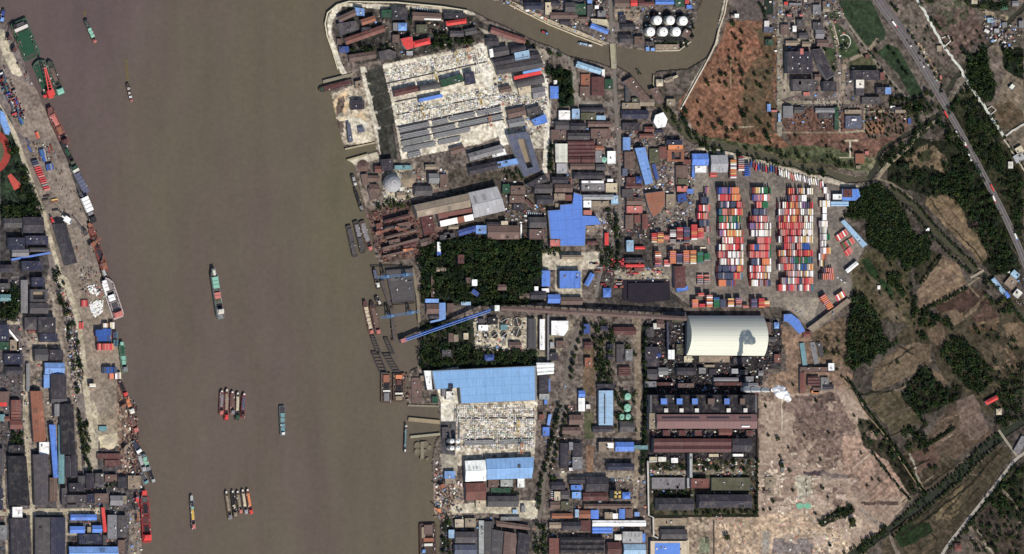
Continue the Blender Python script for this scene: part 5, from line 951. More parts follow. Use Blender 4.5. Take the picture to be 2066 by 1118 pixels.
Q('''
8 440 45 460|9 dg f; 46 438 88 470|12 vd f; 61 449 74 459|14 wh f; 18 480 50 504|11 nb f; 52 476 97 494|11 nb f; 24 503 58 518|9 gr f; 60 500 100 508|9 dg f; L 23 524 102 510 4|5 bl s
45 527 85 546|11 nb f; 0 534 27 550|8 vd f; 0 572 20 583|8 dg f; 0 594 22 608|7 tl g; 65 560 90 578|11 nb f; 60 611 97 633|9 dg f; 42 565 56 632|6 gr g; 50 640 74 665|9 dg h; 82 673 116 690|12 nb f; 56 665 72 672|5 rb g
10 714 45 735|9 nb f; 12 740 45 756|9 vd g; 70 704 97 728|9 dg f; 100 706 127 727|10 vd f; 0 655 18 690|8 nb f; 20 686 38 707|5 tn f; 0 690 18 706|9 dgn f; L 16 664 36 688 4|6 wh s; 34 686 38 708|5 wh f; 53 733 60 790|5 gr g
103 797 135 814|8 dg f; 110 815 120 840|11 gr f; 22 807 42 830|6 rb g; 0 790 18 812|6 br f; 0 805 14 820|5 rd g; 22 828 42 848|4 rb m3; 0 836 10 850|5 tl g; 118 857 130 976|5 tl g; 132 920 142 962|8 vd g; 144 918 157 962|9 vd g
142 925 146 960|6 lg f; 100 964 116 1012|5 br f; 134 999 175 1015|9 dg f; 176 997 190 1014|8 nb f; 191 996 219 1015|9 br f; 158 960 172 976|9 dg g; 174 955 190 985|10 vd f; 140 975 170 992|10 vd f; 125 985 135 1018|7 dg f; 0 905 8 960|8 dg g; 8 840 20 850|5 rb g; 0 985 5 1030|8 nb f; 0 1060 14 1090|6 gr f; 222 1000 248 1020|7 gr g
196 915 245 926|4 mr s; 211 928 241 941|4 mr s; 199 860 216 870|3 tl f; 192 955 210 975|7 dg f; 212 958 236 972|6 br f; 238 962 256 985|6 vd f; 160 1078 206 1098|8 nb f; 208 1080 216 1100|6 dg f; 238 1040 256 1085|8 dg f; 238 1090 252 1118|6 br f; 246 1000 256 1016|5 tn f
20 848 45 866|6 rb g; 18 900 30 912|5 gr f; 135 1018 156 1026|6 dg f; 176 1063 184 1075|5 tn f; 20 898 50 914|7 bk f
L 704 118 758 110 15|6 br g; 764 104 785 99 800 105 798 116 768 122|6 dg f; 685 94 703 94 703 106 685 106|6 db f; 684 38 692 38 692 46 684 46|5 bl f; 793 46 803 46 803 62 793 62|5 gr f; 908 62 935 62 935 74 908 74|7 dg g; L 938 66 962 61 13|7 dg g; 820 103 833 103 833 112 820 112|5 lg f; 680 78 690 90|4 br f; 840 50 862 66|6 ol f; 790 15 822 40|6 vd f; 770 20 792 36|6 dgn f; 896 26 938 38|7 vd f; 730 55 748 66|6 vd f; 792 70 806 86|6 br f
982 76 1006 92|8 vd f; 986 100 994 98 998 114 989 117|8 wh f; 994 98 1024 92 1028 110 997 116|9 dg g; L 1030 102 1060 96 13|10 vd a; 1064 98 1083 102|9 dg f; 1072 178 1098 174 1100 194 1076 200|7 gr g; 1022 222 1058 214 1062 232 1026 240|6 br f; 1024 242 1056 236 1060 252 1028 258|6 gr g; 1062 220 1090 214 1094 228 1066 236|8 dg f; 1007 177 1030 172 1033 184 1010 188|6 br f; 1045 178 1070 172 1072 186 1048 192|4 bg f
1117 162 1124 170|4 wh f; 1127 223 1150 223 1150 242 1127 242|5 wh f; 1154 220 1169 220 1169 240 1154 240|6 pb f; 1172 217 1220 217 1220 226 1172 226|7 vd g; 1172 228 1202 242|6 ol f; 1203 233 1222 242|6 pb f; 1186 245 1234 256|7 br g; 1120 245 1148 262|6 dg g; 1150 248 1182 262|7 vd f; 1112 262 1142 282|6 br f; 1145 268 1190 282|6 dg f; 1192 260 1232 280|7 br f; 1170 175 1190 195|4 br f; 1172 150 1190 172|3 ru f; 1214 140 1220 156|5 wh f; 1220 160 1236 180|6 dgn f
1256 165 1275 155 1312 200 1300 208|7 br f; 1255 222 1308 222 1308 240 1255 240|8 nb g; 1255 208 1292 220|5 tn f; 1290 200 1320 214|6 tn f; 1275 198 1292 210|4 ol f; 1262 172 1270 205|6 dg f; 1300 256 1320 266|6 rb g; 1322 262 1338 268|5 nb f; 1290 270 1320 278|6 rb g; 1256 248 1290 262|6 vd f; 1310 180 1325 176 1340 205 1330 212|5 br f; 1345 200 1362 214|6 tn f; 1342 156 1358 166 -20|6 tn f; 1324 160 1338 174|6 bg h; L 1340 165 1368 153 5|6 bg f
1059 5 1095 5 1095 19 1059 19|7 nb g; 1110 25 1165 38|6 br g; 1160 8 1182 30|6 dgn f; 1140 5 1160 24|7 dg f; 1185 0 1195 7|6 lb f; 1100 5 1112 30|5 bg f; 1112 2 1130 12|6 vd f; 1130 38 1150 50|5 vd f; 1160 34 1185 42|6 br f; 1185 10 1196 34|6 dg f; 1200 11 1208 18|9 wh f; 1206 22 1222 34|8 gr f; 1192 38 1225 40 1228 54 1195 46|6 bg f; L 1192 51 1227 65 10|7 bl g; 1254 48 1281 60|8 vd g; 1250 70 1277 87|7 vd g; 1280 74 1300 90|7 br f; 1272 0 1286 12|7 rd g; 1288 0 1300 12|7 mr g; 1240 0 1270 14|7 br f; 1250 30 1262 46|6 vd f
1322 0 1360 0 1360 9 1322 9|7 bl g; 1385 10 1396 18|6 bl f; 1300 4 1320 12|6 rb g; 1362 0 1380 14|6 dgn f; 1303 95 1310 103|5 lb f; 1313 97 1321 103|5 lb f; 1322 90 1368 101|3 tn f; 1378 60 1392 76 30|5 br f; 1300 84 1318 92|6 vd f; 1382 0 1390 8|6 rd f
836 375 872 395|7 dg f; 865 350 886 370|9 gr f; 888 352 902 380|4 br f; 858 332 880 342|5 tn f; 796 334 830 342|5 tl f; 806 378 814 386|9 ow f; 800 388 818 400|6 tn f; 756 335 772 348|7 rb f; 742 354 766 366|5 br f; 745 372 765 392|5 br f; L 946 318 1014 299 16|8 gr g; L 946 346 1010 332 16|8 vd g; L 950 312 985 303 4|8 bl s; L 1004 333 1046 325 12|9 lb f; 990 304 1018 300 1022 312 994 318|6 wh f; L 908 306 936 298 14|5 br f
L 925 471 960 461 12|7 db g; 960 455 981 455 981 472 960 472|7 lb f; 882 488 889 508|6 wh f; 882 508 890 516|6 bl f; L 888 480 918 474 9|6 dg f; 905 455 925 462|6 tn f; 983 455 1048 483|8 br g; 1011 446 1025 454|11 bg f; 982 448 1010 456|6 vd f; 1050 452 1053 483|4 wh f; 1068 438 1102 460|8 dg f; 1068 463 1098 483|8 br f; 1062 372 1100 352 1108 366 1068 378|9 vd f; 1030 375 1060 393|7 br f; 1028 395 1058 410|7 br f; 1083 394 1115 394 1115 412 1083 412|8 vd g; 1078 372 1114 390|8 dg f; 1119 372 1155 388|7 br f; 1118 391 1140 404|7 tn f; 1141 393 1154 405|7 rb f; L 1060 403 1076 418 6|6 mr s; 1014 372 1028 390|6 dgn f; 1036 412 1056 424|8 vd f; 1120 410 1130 420|3 tn f
1114 357 1146 370|8 vd g; 1158 348 1220 361|8 vd g; 1173 365 1218 370|8 wh f; 1173 372 1220 385|8 gr f; 1225 361 1237 367|7 wh f; 1222 370 1245 388|5 bg f; 1176 393 1238 403|7 lg g; 1177 405 1193 419|8 wh f; 1233 395 1247 412|7 pb f; 1177 424 1194 434|7 pk f; 1194 406 1228 418|4 tn f; 1184 486 1206 494|5 mr f; 1220 470 1228 495|6 rd g; 1182 456 1200 470|3 tn f; 1173 316 1200 328|6 mr g; 1146 316 1171 328|6 mr g; 1150 330 1200 342|6 br f; 1201 294 1218 303|6 ru f; 1201 304 1214 328|6 gr f; 1205 280 1222 292|6 br f; 1202 331 1222 344|6 dg f
1257 277 1272 303|7 lb g; 1260 306 1280 340|6 br g; 1256 340 1266 355|6 sl f; 1283 356 1295 370|6 db h; 1264 358 1282 372|6 mr f; L 1318 331 1327 362 7|6 db s; 1262 372 1296 380|6 mr g; 1255 382 1278 398|6 dg f; 1264 398 1296 414|6 br f; 1264 416 1296 430|6 pk f; 1262 434 1278 462|6 br f; 1280 434 1292 450|6 rb f; 1296 432 1308 463|6 rb g; 1264 485 1278 508|7 pb f; 1281 497 1301 503|5 rd g; 1262 533 1300 539|4 rd g; 1262 520 1300 530|7 vd f; 1300 440 1304 470|4 tn f; 1310 300 1330 330|4 ol f; 1330 296 1345 320|5 rb f; 1366 376 1387 376 1387 387 1366 387|6 pk f; 1386 381 1399 391|7 bl f; 1367 393 1384 390 1386 406 1368 408|6 db f; 1280 540 1300 548|3 rb f; 1350 310 1362 322|5 vd f
1344 392 1362 418|4 tn f; 1378 322 1394 332|6 rb f; 1432 348 1446 357|4 rd m2; 1392 372 1394 396|4 dg f
1133 515 1177 523|8 tn g; 1131 600 1175 615|7 br g; 1070 588 1102 604|7 vd g; 1048 592 1068 602|6 br f; 1078 578 1086 588|5 wh f; 1093 582 1108 590|5 wh f; 858 603 885 603 885 611 858 611|7 lb s; 886 611 899 611 899 644 886 644|7 lb g; 860 613 885 634|5 br g; 866 634 888 643|6 vd f; L 868 650 898 643 4|5 lb s; 952 564 963 577|7 wh f; L 953 586 966 596 9|6 db f; 930 609 950 616|5 pb f; 902 612 916 630|5 br f; 870 556 876 600|4 br f; 924 514 936 532|8 mr f; 940 560 950 572|6 br f; 1004 574 1022 586|6 br g; 880 540 900 548|5 tn f
985 640 1004 655|5 bk f; 965 656 985 668|6 wh f; 1010 655 1024 666|5 tl f; 966 643 978 652|5 dg f; 1027 690 1052 702|5 br f; 892 706 910 720|7 dg f; 978 715 997 728|7 db h; 915 675 925 690|5 tn f; 935 672 945 685|5 bg f; 905 672 914 690|6 br f; 1104 636 1108 738|6 gr g; 1110 690 1118 702|5 lg f; 1122 688 1140 702|6 br f; 1108 712 1126 728|7 vd f; 1088 757 1107 793|7 vd g; 1104 765 1110 790|5 bl f; 1088 795 1108 806|6 lg f; 1098 798 1104 816|5 bl f; L 1110 836 1106 858 6|5 lb g; 1095 862 1108 880|5 bl f; 1088 836 1098 848|5 rb f
1178 654 1190 673|7 db g; 1179 690 1196 703|7 mr g; 1238 660 1283 676|7 mr g; 1212 658 1228 668|6 nb f; 1226 695 1238 706|6 nb f; 1226 715 1238 726|6 vd f; 1244 695 1260 732|5 dg f; 1262 705 1276 728|6 gr f; 1248 740 1272 758|5 mr m4; 1180 722 1194 740|6 ru f; 1205 775 1240 787|6 vd f; 1174 812 1176 820|4 bg f; 1182 816 1191 825|6 ow f; 1148 837 1176 857|7 br g; 1134 862 1172 876|6 br g; 1131 894 1147 945|7 vd f; 1148 892 1156 908|7 gr f; 1156 894 1175 920|7 vd g; 1155 922 1175 948|6 gr f; 1148 944 1156 950|6 wh f; 1196 860 1236 872|6 vd f; 1250 850 1280 872|5 dg f; 1256 715 1262 728|6 bk f
1182 962 1227 992|9 vd g; 1176 994 1225 1010|7 mr g; 1148 962 1180 976|7 vd g; 1152 979 1174 989|7 bl f; 1154 993 1172 1006|7 lb f; 1131 990 1148 1007|6 dg f; 1118 992 1130 1010|5 bg f; 1112 972 1140 988|6 vd f; 1110 1012 1130 1026|6 br f; 1132 1012 1150 1028|5 ol f; 1113 1036 1155 1046|6 ru g; 1168 1030 1191 1046|6 ru g; 1192 1029 1208 1047|7 bl g; 1160 1028 1168 1044|6 pb f; 1220 1034 1236 1047|6 tn f; 1236 1036 1247 1047|7 wh f; 1249 1027 1261 1047|7 bl g; 1262 1027 1276 1045|7 br f; 1280 1033 1290 1042|6 lb f; 1134 1053 1171 1070|8 vd g; 1172 1050 1192 1072|7 mr f; 1108 1054 1132 1066|6 tn f; 1108 1086 1128 1118|7 rb g; 1256 1073 1296 1096|9 lg f; 1258 1098 1302 1122|9 pb g; 1225 1094 1253 1122|7 mr g; 1240 1078 1254 1090|6 ow f; 1296 1076 1302 1094|6 bl f
905 1069 917 1086|7 pb g; 918 1073 962 1096|9 dg g; 917 1099 962 1120|9 sl g; 918 1048 935 1064|6 bg f; 938 1046 960 1064|6 tn f; 966 1050 976 1118|3 lg f; 978 1052 996 1118|6 dg g; 993 1068 1016 1072 1012 1130 990 1130|9 dg g; 1018 1072 1042 1077 1040 1130 1014 1130|9 br g; 1047 1074 1070 1080 1064 1130 1042 1130|9 vd g; 1000 1050 1068 1060 1070 1070 1002 1062|6 br f; 984 1001 1046 1001 1046 1023 984 1023|9 dg g; 990 985 1030 994|4 dgn f; 985 968 1004 984|5 br f; 1010 968 1034 982|5 lg f; 1044 966 1058 984|5 wh f; 897 951 918 951 918 966 897 966|6 lb f; 898 966 918 976|5 tn f; 960 1010 980 1024|5 bg f; 1034 1028 1044 1036|4 pb f; 1010 1043 1050 1050|5 gr f; 1052 1020 1060 1034|5 gr f; 1034 1085 1042 1100|4 tn f
858 755 880 768|3 gr f; 905 775 914 785|14 nb f; 900 790 916 806|8 ow f; 892 785 900 800|6 gr f; 872 800 884 814|5 dgn f; 830 762 850 814|2 br f; 848 758 858 768|5 tn f; 925 855 928 905|3 gr f; 892 862 906 884|4 dg f
1325 646 1340 662|6 br f; 1342 630 1384 640|8 dg f; 1304 660 1320 680|6 dg f; 1318 652 1332 664|6 ow f; 1356 644 1384 650|5 ol f; 1348 706 1361 706 1361 725 1348 725|8 wh g; 1325 712 1333 721|6 db h; 1302 700 1330 740|6 vd f; 1365 695 1375 715|4 ol f; 1366 742 1404 757|9 vd g; 1328 742 1348 757|8 gr f; 1410 742 1424 754|7 gr f; 1432 744 1446 756|6 vd f; 1476 744 1490 754|6 lg f; 1494 746 1508 756|7 dg f; 1530 748 1540 758|5 gr f; 1380 719 1396 731|4 bg f; 1410 719 1472 731|4 tn f; 1480 721 1512 735|6 vd f; 1420 736 1442 741|4 tn f; 1330 752 1338 760|6 wh f; 1326 772 1360 778|8 mr f; 1368 774 1400 782|9 br f; 1442 772 1498 778|11 mr f; 1498 773 1530 781|12 gr f; 1500 780 1528 786|13 wh f; 1440 762 1490 770|9 gr f; 1504 760 1520 772|8 gr f; 1544 650 1556 675|6 br f; 1562 650 1572 663|5 lb h; 1544 680 1566 690|6 dg f; 1562 715 1574 732|5 rb f; 1510 778 1528 800|12 mr f; 1305 745 1326 766|6 dg f; 1310 834 1326 866|20 tn f; 1302 770 1324 782|6 gr f
1315 964 1382 964 1382 987 1315 987|5 gr f; 1435 964 1514 964 1514 990 1435 990|5 ol f; 1310 922 1326 932|5 bg f; 1328 922 1344 932|5 ow f; 1354 924 1368 934|5 wh f; 1430 916 1450 922|5 bg f; 1478 916 1500 921|4 wh f; 1318 1046 1386 1064|0.5 tn f; 1424 1085 1430 1096|2 ol f; 1386 964 1393 985|6 lg f; 1450 866 1476 880|6 rb f; 1338 868 1352 880|8 mr f; 1370 868 1384 880|8 mr f; 1402 868 1416 880|8 mr f; 1506 868 1520 880|8 mr f
1588 28 1597 33|7 pk h; 1613 28 1620 33|7 pk h; 1599 52 1607 64|8 wh f; 1582 4 1590 10|6 rd f; 1592 6 1618 10|4 gr f; 1608 40 1622 56|6 dg f; 1612 66 1630 78|7 dg f; 1575 50 1592 70|5 br f; 1585 82 1612 92|5 tn f; 1618 84 1636 94|5 tn f; 1645 60 1662 78|6 gr f; 1648 80 1672 94|6 br f; 1640 10 1656 30|5 gr f; 1660 12 1674 24|6 tn f; 1640 45 1660 60|5 dg f; 1548 210 1555 225|5 lb g; 1556 222 1568 226|4 pk f; 1570 228 1575 246|4 pb f; 1580 214 1600 238|5 gr f; 1602 216 1622 228|5 dg f; 1542 42 1552 54|5 ow f; 1541 55 1560 66|5 sl f; 1545 80 1560 92|6 dgn f; 1475 30 1481 36|6 tn f; 1482 28 1491 36|7 wh f; 1621 186 1634 186 1634 193 1621 193|6 pk f; 1643 150 1656 162|6 br f
1706 234 1738 260|5 sl f; 1718 240 1728 244|8 wh f; 1704 222 1738 230|4 tn f; 1645 218 1684 228|5 gr f; 1652 228 1680 240|5 dg f; 1684 216 1692 262|5 dgn f; 1806 222 1828 228|5 tn f; 1800 216 1820 222|5 vd f; 1796 214 1806 218|4 wh f; 1832 238 1838 250|4 db f; 1745 305 1753 312|4 pk f; 1726 310 1744 330|5 ru g; 1727 334 1736 340|4 tn f; 1660 2 1668 20|6 br f; 1666 8 1674 22|6 pb f; 1746 110 1753 118|4 rb f; 1890 92 1900 104|4 tn f; 1896 152 1900 160|4 pk f; 2000 44 2008 52|4 sl f; 1992 36 2004 46|5 pb f; 1986 60 1996 66 30|4 wh f; 2006 58 2016 66|5 lg f; 1999 38 2012 44|5 gr f; 2022 45 2032 55|4 gr f; 2056 42 2066 56|6 gr g; 2042 2 2056 12|5 gr f; 1960 0 1972 8|5 bg f; 2038 170 2046 180 40|5 ow f; 2046 310 2066 326 -30|5 lg f; 2034 326 2044 340|5 ow f; 2050 296 2064 310 -30|5 bg f
1638 690 1648 735 -12|1 gr f; 1616 692 1626 738 -8|2.5 tl s; 1650 690 1660 720 -14|2 dg f; 1656 762 1672 788|4 gr f; 1640 782 1655 792|4 br f; 1637 788 1652 794|4 og f; 1660 776 1682 786|5 vd f; 1544 962 1560 1000|1.5 tn f; 1540 990 1556 996|3 br f; 1575 930 1582 952|2.5 gr f; 2030 560 2050 580 40|4 tn f; 2040 548 2056 560 40|4 pb f; 2046 585 2060 600 40|4 ow f; 1868 460 1875 466|4 wh f; 1770 576 1776 584|3 wh f; 1926 1096 1940 1112|4 rb h; 2052 880 2066 915 30|4 gr f
''')
for ln, lab in [('1238 990 1254 1006', 'black tower with four flat yellow squares below the dark navy building')]:
    b_ = building(ln, 24, 'bk', 'f', 'panel_tower', lab)
    for i, (x, y) in enumerate([(1242, 994), (1250, 994), (1242, 1002), (1250, 1002)]):
        u = MB(); q = P(x, y, 25); d = Vector((q.x-b_.location.x, q.y-b_.location.y, 0)); d.rotate(__import__('mathutils').Euler((0, 0, -b_.rotation_euler.z))); u.box(d.x, d.y, 24.2, 25.5, 4.5, 4.5); u.build('yellow_panel', M['paint'], b_, C['ye'])  # the yellow squares are plain painted panels, nothing here glows
# ---------------------------------------------------------------- ships and barges
def ship(x0, y0, x1, y1, w_, hull, segs, label, name='cargo_ship', fb_=2.5, bow=1, group=None, cat=None):
    """bow x0,y0 to stern x1,y1 in the photo; segs: t0 t1 colour part height [width fraction] [z extra]"""
    a = P(x0, y0, fb_); b = P(x1, y1, fb_); c0 = (a+b)/2; L = (b-a).length; W = w_*S; rz = math.atan2((a-b).y, (a-b).x)
    root = empty(name, (c0.x, c0.y, -2.2), rz); Z0 = 0; Z1 = fb_+2.2
    bl = min(.18*L, W*1.4)*bow
    out = [(L/2, 0), (L/2-bl*.35, W*.27), (L/2-bl, W*.48), (-L/2+W*.3, W/2), (-L/2, W*.38), (-L/2, -W*.38), (-L/2+W*.3, -W/2), (L/2-bl, -W*.48), (L/2-bl*.35, -W*.27)] if bow else [(L/2, W*.42), (L/2-1.5, W/2), (-L/2+1.5, W/2), (-L/2, W*.42), (-L/2, -W*.42), (-L/2+1.5, -W/2), (L/2-1.5, -W/2), (L/2, -W*.42)]
    m = MB(); m.prism([(x*.98, y*.94) for x, y in out], -1, Z1-.6); n = len(out)
    inn = [(x*.955, y*.86) for x, y in out]; k0 = len(m.v)
    m.add([(x, y, Z1-.7) for x, y in out]+[(x, y, Z1) for x, y in out]+[(x, y, Z1) for x, y in inn]+[(x, y, Z1-.8) for x, y in inn],
          [(i+o1, (i+1) % n+o1, (i+1) % n+o2, i+o2) for i in range(n) for o1, o2 in ((0, n), (n, 2*n), (2*n, 3*n))])
    m.build('hull', M['paint'], root, jit(C[hull] if hull in C else alb(hull)))
    hc_ = C[hull] if hull in C else alb(hull); m = MB(); m.prism([(x*.95, y*.84) for x, y in out], Z1-.62, Z1-.55); m.build('main_deck', M['conc'], root, tuple(v*.35+q_*.55 for v, q_ in zip(hc_, (.075, .06, .052))))
    for s_ in segs.split(','):
        q = s_.split()
        if len(q) < 5: continue
        t0, t1, c_, nm, h = float(q[0]), float(q[1]), q[2], q[3], float(q[4]); wf = float(q[5]) if len(q) > 5 else .72; yo = float(q[6]) if len(q) > 6 else 0
        xa, xb = L/2-t0*L, L/2-t1*L; m = MB()
        if nm == 'cargo_hold':
            m.box((xa+xb)/2, yo*W, Z1-.6, Z1+.9, xa-xb, W*wf); o = m.build('hatch_coaming', M['paint'], root, jit(C[hull] if hull in C else alb(hull)))
            m = MB(); nx_ = 6; vs = []
            for i in range(nx_+1):
                for j in range(4): vs.append((xa+(xb-xa)*(.04+.92*i/nx_), yo*W+W*wf*(-.44+.88*j/3), Z1+.92+(h*rnd.uniform(.5, 1) if 0 < i < nx_ and 0 < j < 3 else 0)))
            m.add(vs, [(i*4+j, i*4+j+1, i*4+j+5, i*4+j+4) for i in range(nx_) for j in range(3)]); m.build('cargo', M['conc'], o, jit(C[c_] if c_ in C else alb(c_)))
        elif nm == 'wheelhouse':
            m.box((xa+xb)/2, yo*W, Z1-.6, Z1+h*.55, xa-xb, W*wf); o = m.build('deckhouse', M['paint'], root, jit(C[c_]))
            m = MB(); m.box((xa+xb)/2+.1*(xa-xb), yo*W, Z1+h*.55+.02, Z1+h, (xa-xb)*.55, W*wf*.85); o2 = m.build('wheelhouse', M['paint'], o, jit(C[c_]))
            m = MB(); m.bar(((xa+xb)/2, yo*W, Z1+h), ((xa+xb)/2, yo*W, Z1+h+4), .2); m.build('mast', M['paint'], o, C['lg'])
        elif nm == 'containers':
            k = max(1, int((xa-xb)/6.1)); kk = max(1, int(W*wf/2.5))
            for i in range(k):
                for j in range(kk):
                    m.cur = jit(C[c_], .18); m.box(xa-(i+.5)*(xa-xb)/k, W*wf*(-.5+(j+.5)/kk), Z1-.5, Z1+h*rnd.choice([1, 1, .6]), (xa-xb)/k-.2, W*wf/kk-.12)
            m.build('container_stack', M['boxes'], root)
        elif nm == 'crane':
            z = Z1+h; m.box((xa+xb)/2, yo*W, Z1-.5, z, 2.5, 2.5); o = m.build('crane_house', M['paint'], root, jit(C[c_])); m = MB(); m.bar(((xa+xb)/2, yo*W, z), ((xa+xb)/2+(xa-xb)*wf*4, yo*W+rnd.uniform(-3, 3), z+3), .5); m.build('crane_boom', M['paint'], o, jit(C[c_]))
        else:
            m.box((xa+xb)/2, yo*W, Z1-.6, Z1+h, xa-xb, W*wf); o = m.build(nm, M['paint'], root, jit(C[c_] if c_ in C else alb(c_)))
            if nm == 'hatch_cover':
                k = max(2, int((xa-xb)/6)); 
                for i in range(1, k):
                    u = MB(); u.box(xa-(xa-xb)*i/k, yo*W, Z1+h, Z1+h+.3, .5, W*wf); u.build('hatch_rib', M['paint'], o, jit(C['dg']))
    m = MB()
    for sx, sy in ((.42, .3), (.42, -.3), (-.45, .36), (-.45, -.36)): m.box(L*sx, W*sy, Z1-.6, Z1+.7, .8, .8)
    m.build('bollards', M['paint'], root, C['dg'])
    m = MB(); k = int(8+L*W/38)
    for _ in range(k):
        m.cur = jit(C[rnd.choice(['dg', 'br', 'br', 'vd', 'ow', 'rb', 'gr', 'bk'])], .2); m.box(rnd.uniform(-.46, .4)*L, rnd.choice([-1, 1])*W*rnd.uniform(.3, .42), Z1-.6, Z1+rnd.uniform(.3, 2), rnd.uniform(.8, 3), rnd.uniform(.6, 1.6), rnd.uniform(-.2, .2))
    m.build('deck_gear', M['boxes'], root)['kind'] = 'stuff'
    root['category'] = cat or name.replace('_', ' '); root['label'] = label
    if group: root['group'] = group
    return root
W_ = 'wheelhouse'
ship(430, 540, 446, 644, 16, (120, 132, 128), '.02 .13 gr forecastle 1.5 .5,.05 .15 ow winch 2.5 .3,.18 .4 lgn hatch_cover 2.2 .8,.48 .6 pk hatch_cover 2 .8,.6 .69 ol cargo_hold 1 .8,.69 .79 bk cargo_hold .2 .8,.8 .9 ow wheelhouse 9 .8,.91 .98 gr poop_deck .8 .6', 'long cargo ship with green, salmon and black hatches alone in mid river', fb_=6)
LM.append((437, 590, 'long cargo ship in mid river'))
ship(192, 86, 172, 39, 9, (60, 72, 66), '.0 .14 pk wheelhouse 4 .7,.22 .62 lgn hatch_cover 1.4 .8,.68 .95 dg cargo_hold .6 .7', 'small boat with a pale green cover near the top left of the river', 'river_boat', 1.6)
ship(265, 205, 257, 168, 7, (78, 70, 66), '.0 .14 pk wheelhouse 3 .7,.2 .3 wh hatch_cover 1 .8,.42 .52 ow hatch_cover 1 .8,.66 .76 ow hatch_cover 1 .8', 'narrow boat with three white covers trailing a faint wake', 'river_boat', 1.2)
ship(569, 819, 571, 879, 12, (110, 122, 120), '.03 .2 vd forecastle .6 .8,.24 .55 tl hatch_cover 1 .7,.6 .85 tl hatch_cover 1 .7,.88 .96 wh wheelhouse 4 .5', 'single teal grey barge alone right of the moored barge rafts', 'barge', 2, 0)
ship(386, 997, 391, 1070, 9, (100, 96, 100), '.04 .18 lg forecastle 1 .6,.22 .32 nb cargo_hold .5 .7,.34 .42 lgn cargo_hold .5 .7,.42 .72 ye cargo_hold 1 .7,.72 .78 bk cargo_hold .1 .7,.82 .96 pk wheelhouse 4 .7', 'slim barge with yellow green cargo and pink cabin at the bottom of the river', 'barge', 1.8)
g1 = 'barges moored side by side in the upper raft'
for (x0, y0, x1, y1, hc, cc, cabin), lab in zip([(448, 786, 446, 838, (150, 100, 98), 'gr', 'pk'), (458, 783, 456, 849, (140, 84, 84), 'tn', 'rd'), (469, 788, 469, 837, (160, 110, 104), 'br', 'gr'), (480, 790, 478, 848, (92, 84, 78), 'bg', 'dgn'), (493, 792, 489, 844, (166, 90, 92), 'sl', 'mr')],
    ['leftmost barge of the upper moored raft, with a grey load', 'barge with bright red cabin, second from left in the upper raft', 'middle barge of the upper moored raft, with a brown load', 'dark hulled barge with green cabin, fourth in the upper raft', 'rightmost pink rimmed barge of the upper raft, with slate hold']):
    ship(x0, y0, x1, y1, 9.5, hc, '.04 .1 %s winch 1 .4,.16 .68 %s cargo_hold 1 .66,.68 .76 bk cargo_hold .1 .66,.8 .96 %s wheelhouse 4.5 .75' % ('ow', cc, cabin), lab, 'barge', 2, .8, g1)
g2 = 'barges moored side by side in the lower raft'
for (x0, y0, x1, y1, hc, cc, cabin), lab in zip([(456, 990, 465, 1050, (112, 100, 84), 'tn', 'gr'), (469, 989, 475, 1044, (70, 64, 58), 'bk', 'tn'), (479, 990, 486, 1037, (110, 100, 88), 'tn', 'pk'), (489, 987, 497, 1038, (120, 108, 98), 'bg', 'lg'), (499, 986, 507, 1038, (140, 96, 88), 'og', 'rd')],
    ['leftmost tan barge of the lower moored raft', 'dark empty barge with a bright cream pile, second in the lower raft', 'middle barge of the lower raft, with tan load and pink cabin', 'fourth barge of the lower raft, with beige load and grey cabin', 'rightmost barge of the lower raft, with orange load']):
    ship(x0, y0, x1, y1, 8.6, hc, '.02 .09 ow forecastle 1 .4,.16 .7 %s cargo_hold 1 .66,.7 .78 bk cargo_hold .1 .66,.8 .97 %s wheelhouse 4 .75%s' % (cc, cabin, ',.5 .68 bg cargo_hold 1.5 .6' if cc == 'bk' else ''), lab, 'barge', 2, .8, g2)
LM += [(468, 815, 'upper moored raft of barges'), (482, 1015, 'lower moored raft of barges')]
# left bank
ship(67, 118, 36, 42, 36, (60, 96, 72), '.12 .72 gnd deck .3 .86,.76 .84 ow winch 3 .8,.86 .94 dg machinery 3 .5,.8 .9 bk machinery 2 .3 .3,.88 .96 bk machinery 5 .2 -.3', 'wide green decked pontoon barge with white gear, upper left', 'pontoon_barge', 3, 0)
ship(76, 122, 108, 197, 30, (84, 110, 92), '.1 .5 gnd deck .3 .4 .26,.5 .95 gnd deck .4 .4 .26', 'green hulled floating workship carrying a red crane', 'work_ship', 3, .5)
ship(98, 122, 124, 192, 17, (62, 82, 70), '.2 .6 br cargo_hold .8 .5,.66 .72 bk cargo_hold .2 .5,.8 .97 lgn wheelhouse 5 .8', 'green barge with brown hold lying outside the red crane ship', 'barge', 3.5, .8)
# red floating crane (stands on the green workship)
c0 = P(100, 188, 4); root = tag(empty('floating_crane', (c0.x, c0.y, 0)), 'vivid red derrick crane with a long tapering boom on the green workship', 'crane'); LM.append((98, 170, 'red floating crane'))
m = MB(); m.box(0, 0, 4, 13, 13, 11, .3); o = m.build('machine_house', M['paint'], root, C['rd'])
m = MB(); m.box(2, -7.5, 4, 8, 9, 3, .3); m.build('counterweight', M['paint'], root, C['rd'])
m = MB(); m.box(-9, -6, 4, 6.5, 6, 5, .3); m.build('winch', M['paint'], root, C['rd'])
tip = P(91, 137, 26); tip = Vector((tip.x-c0.x, tip.y-c0.y, 26))
for s_ in (-1, 1):
    m = MB(); m.bar((s_*4-1, 4, 12), (tip.x+s_*1.2, tip.y, tip.z), .8); bo = m.build('boom', M['paint'], root, C['rd'])
m = MB()
for i in range(9):
    f = i/8; m.bar((-4*(1-f)-1+(tip.x-1)*f*1, 4+(tip.y-4)*f, 12+14*f), (3*(1-f)+(tip.x+1.2)*f, 4+(tip.y-4)*min(1, f+.05), 12+14*f), .5)
m.build('boom_lattice', M['paint'], root, C['rd'])
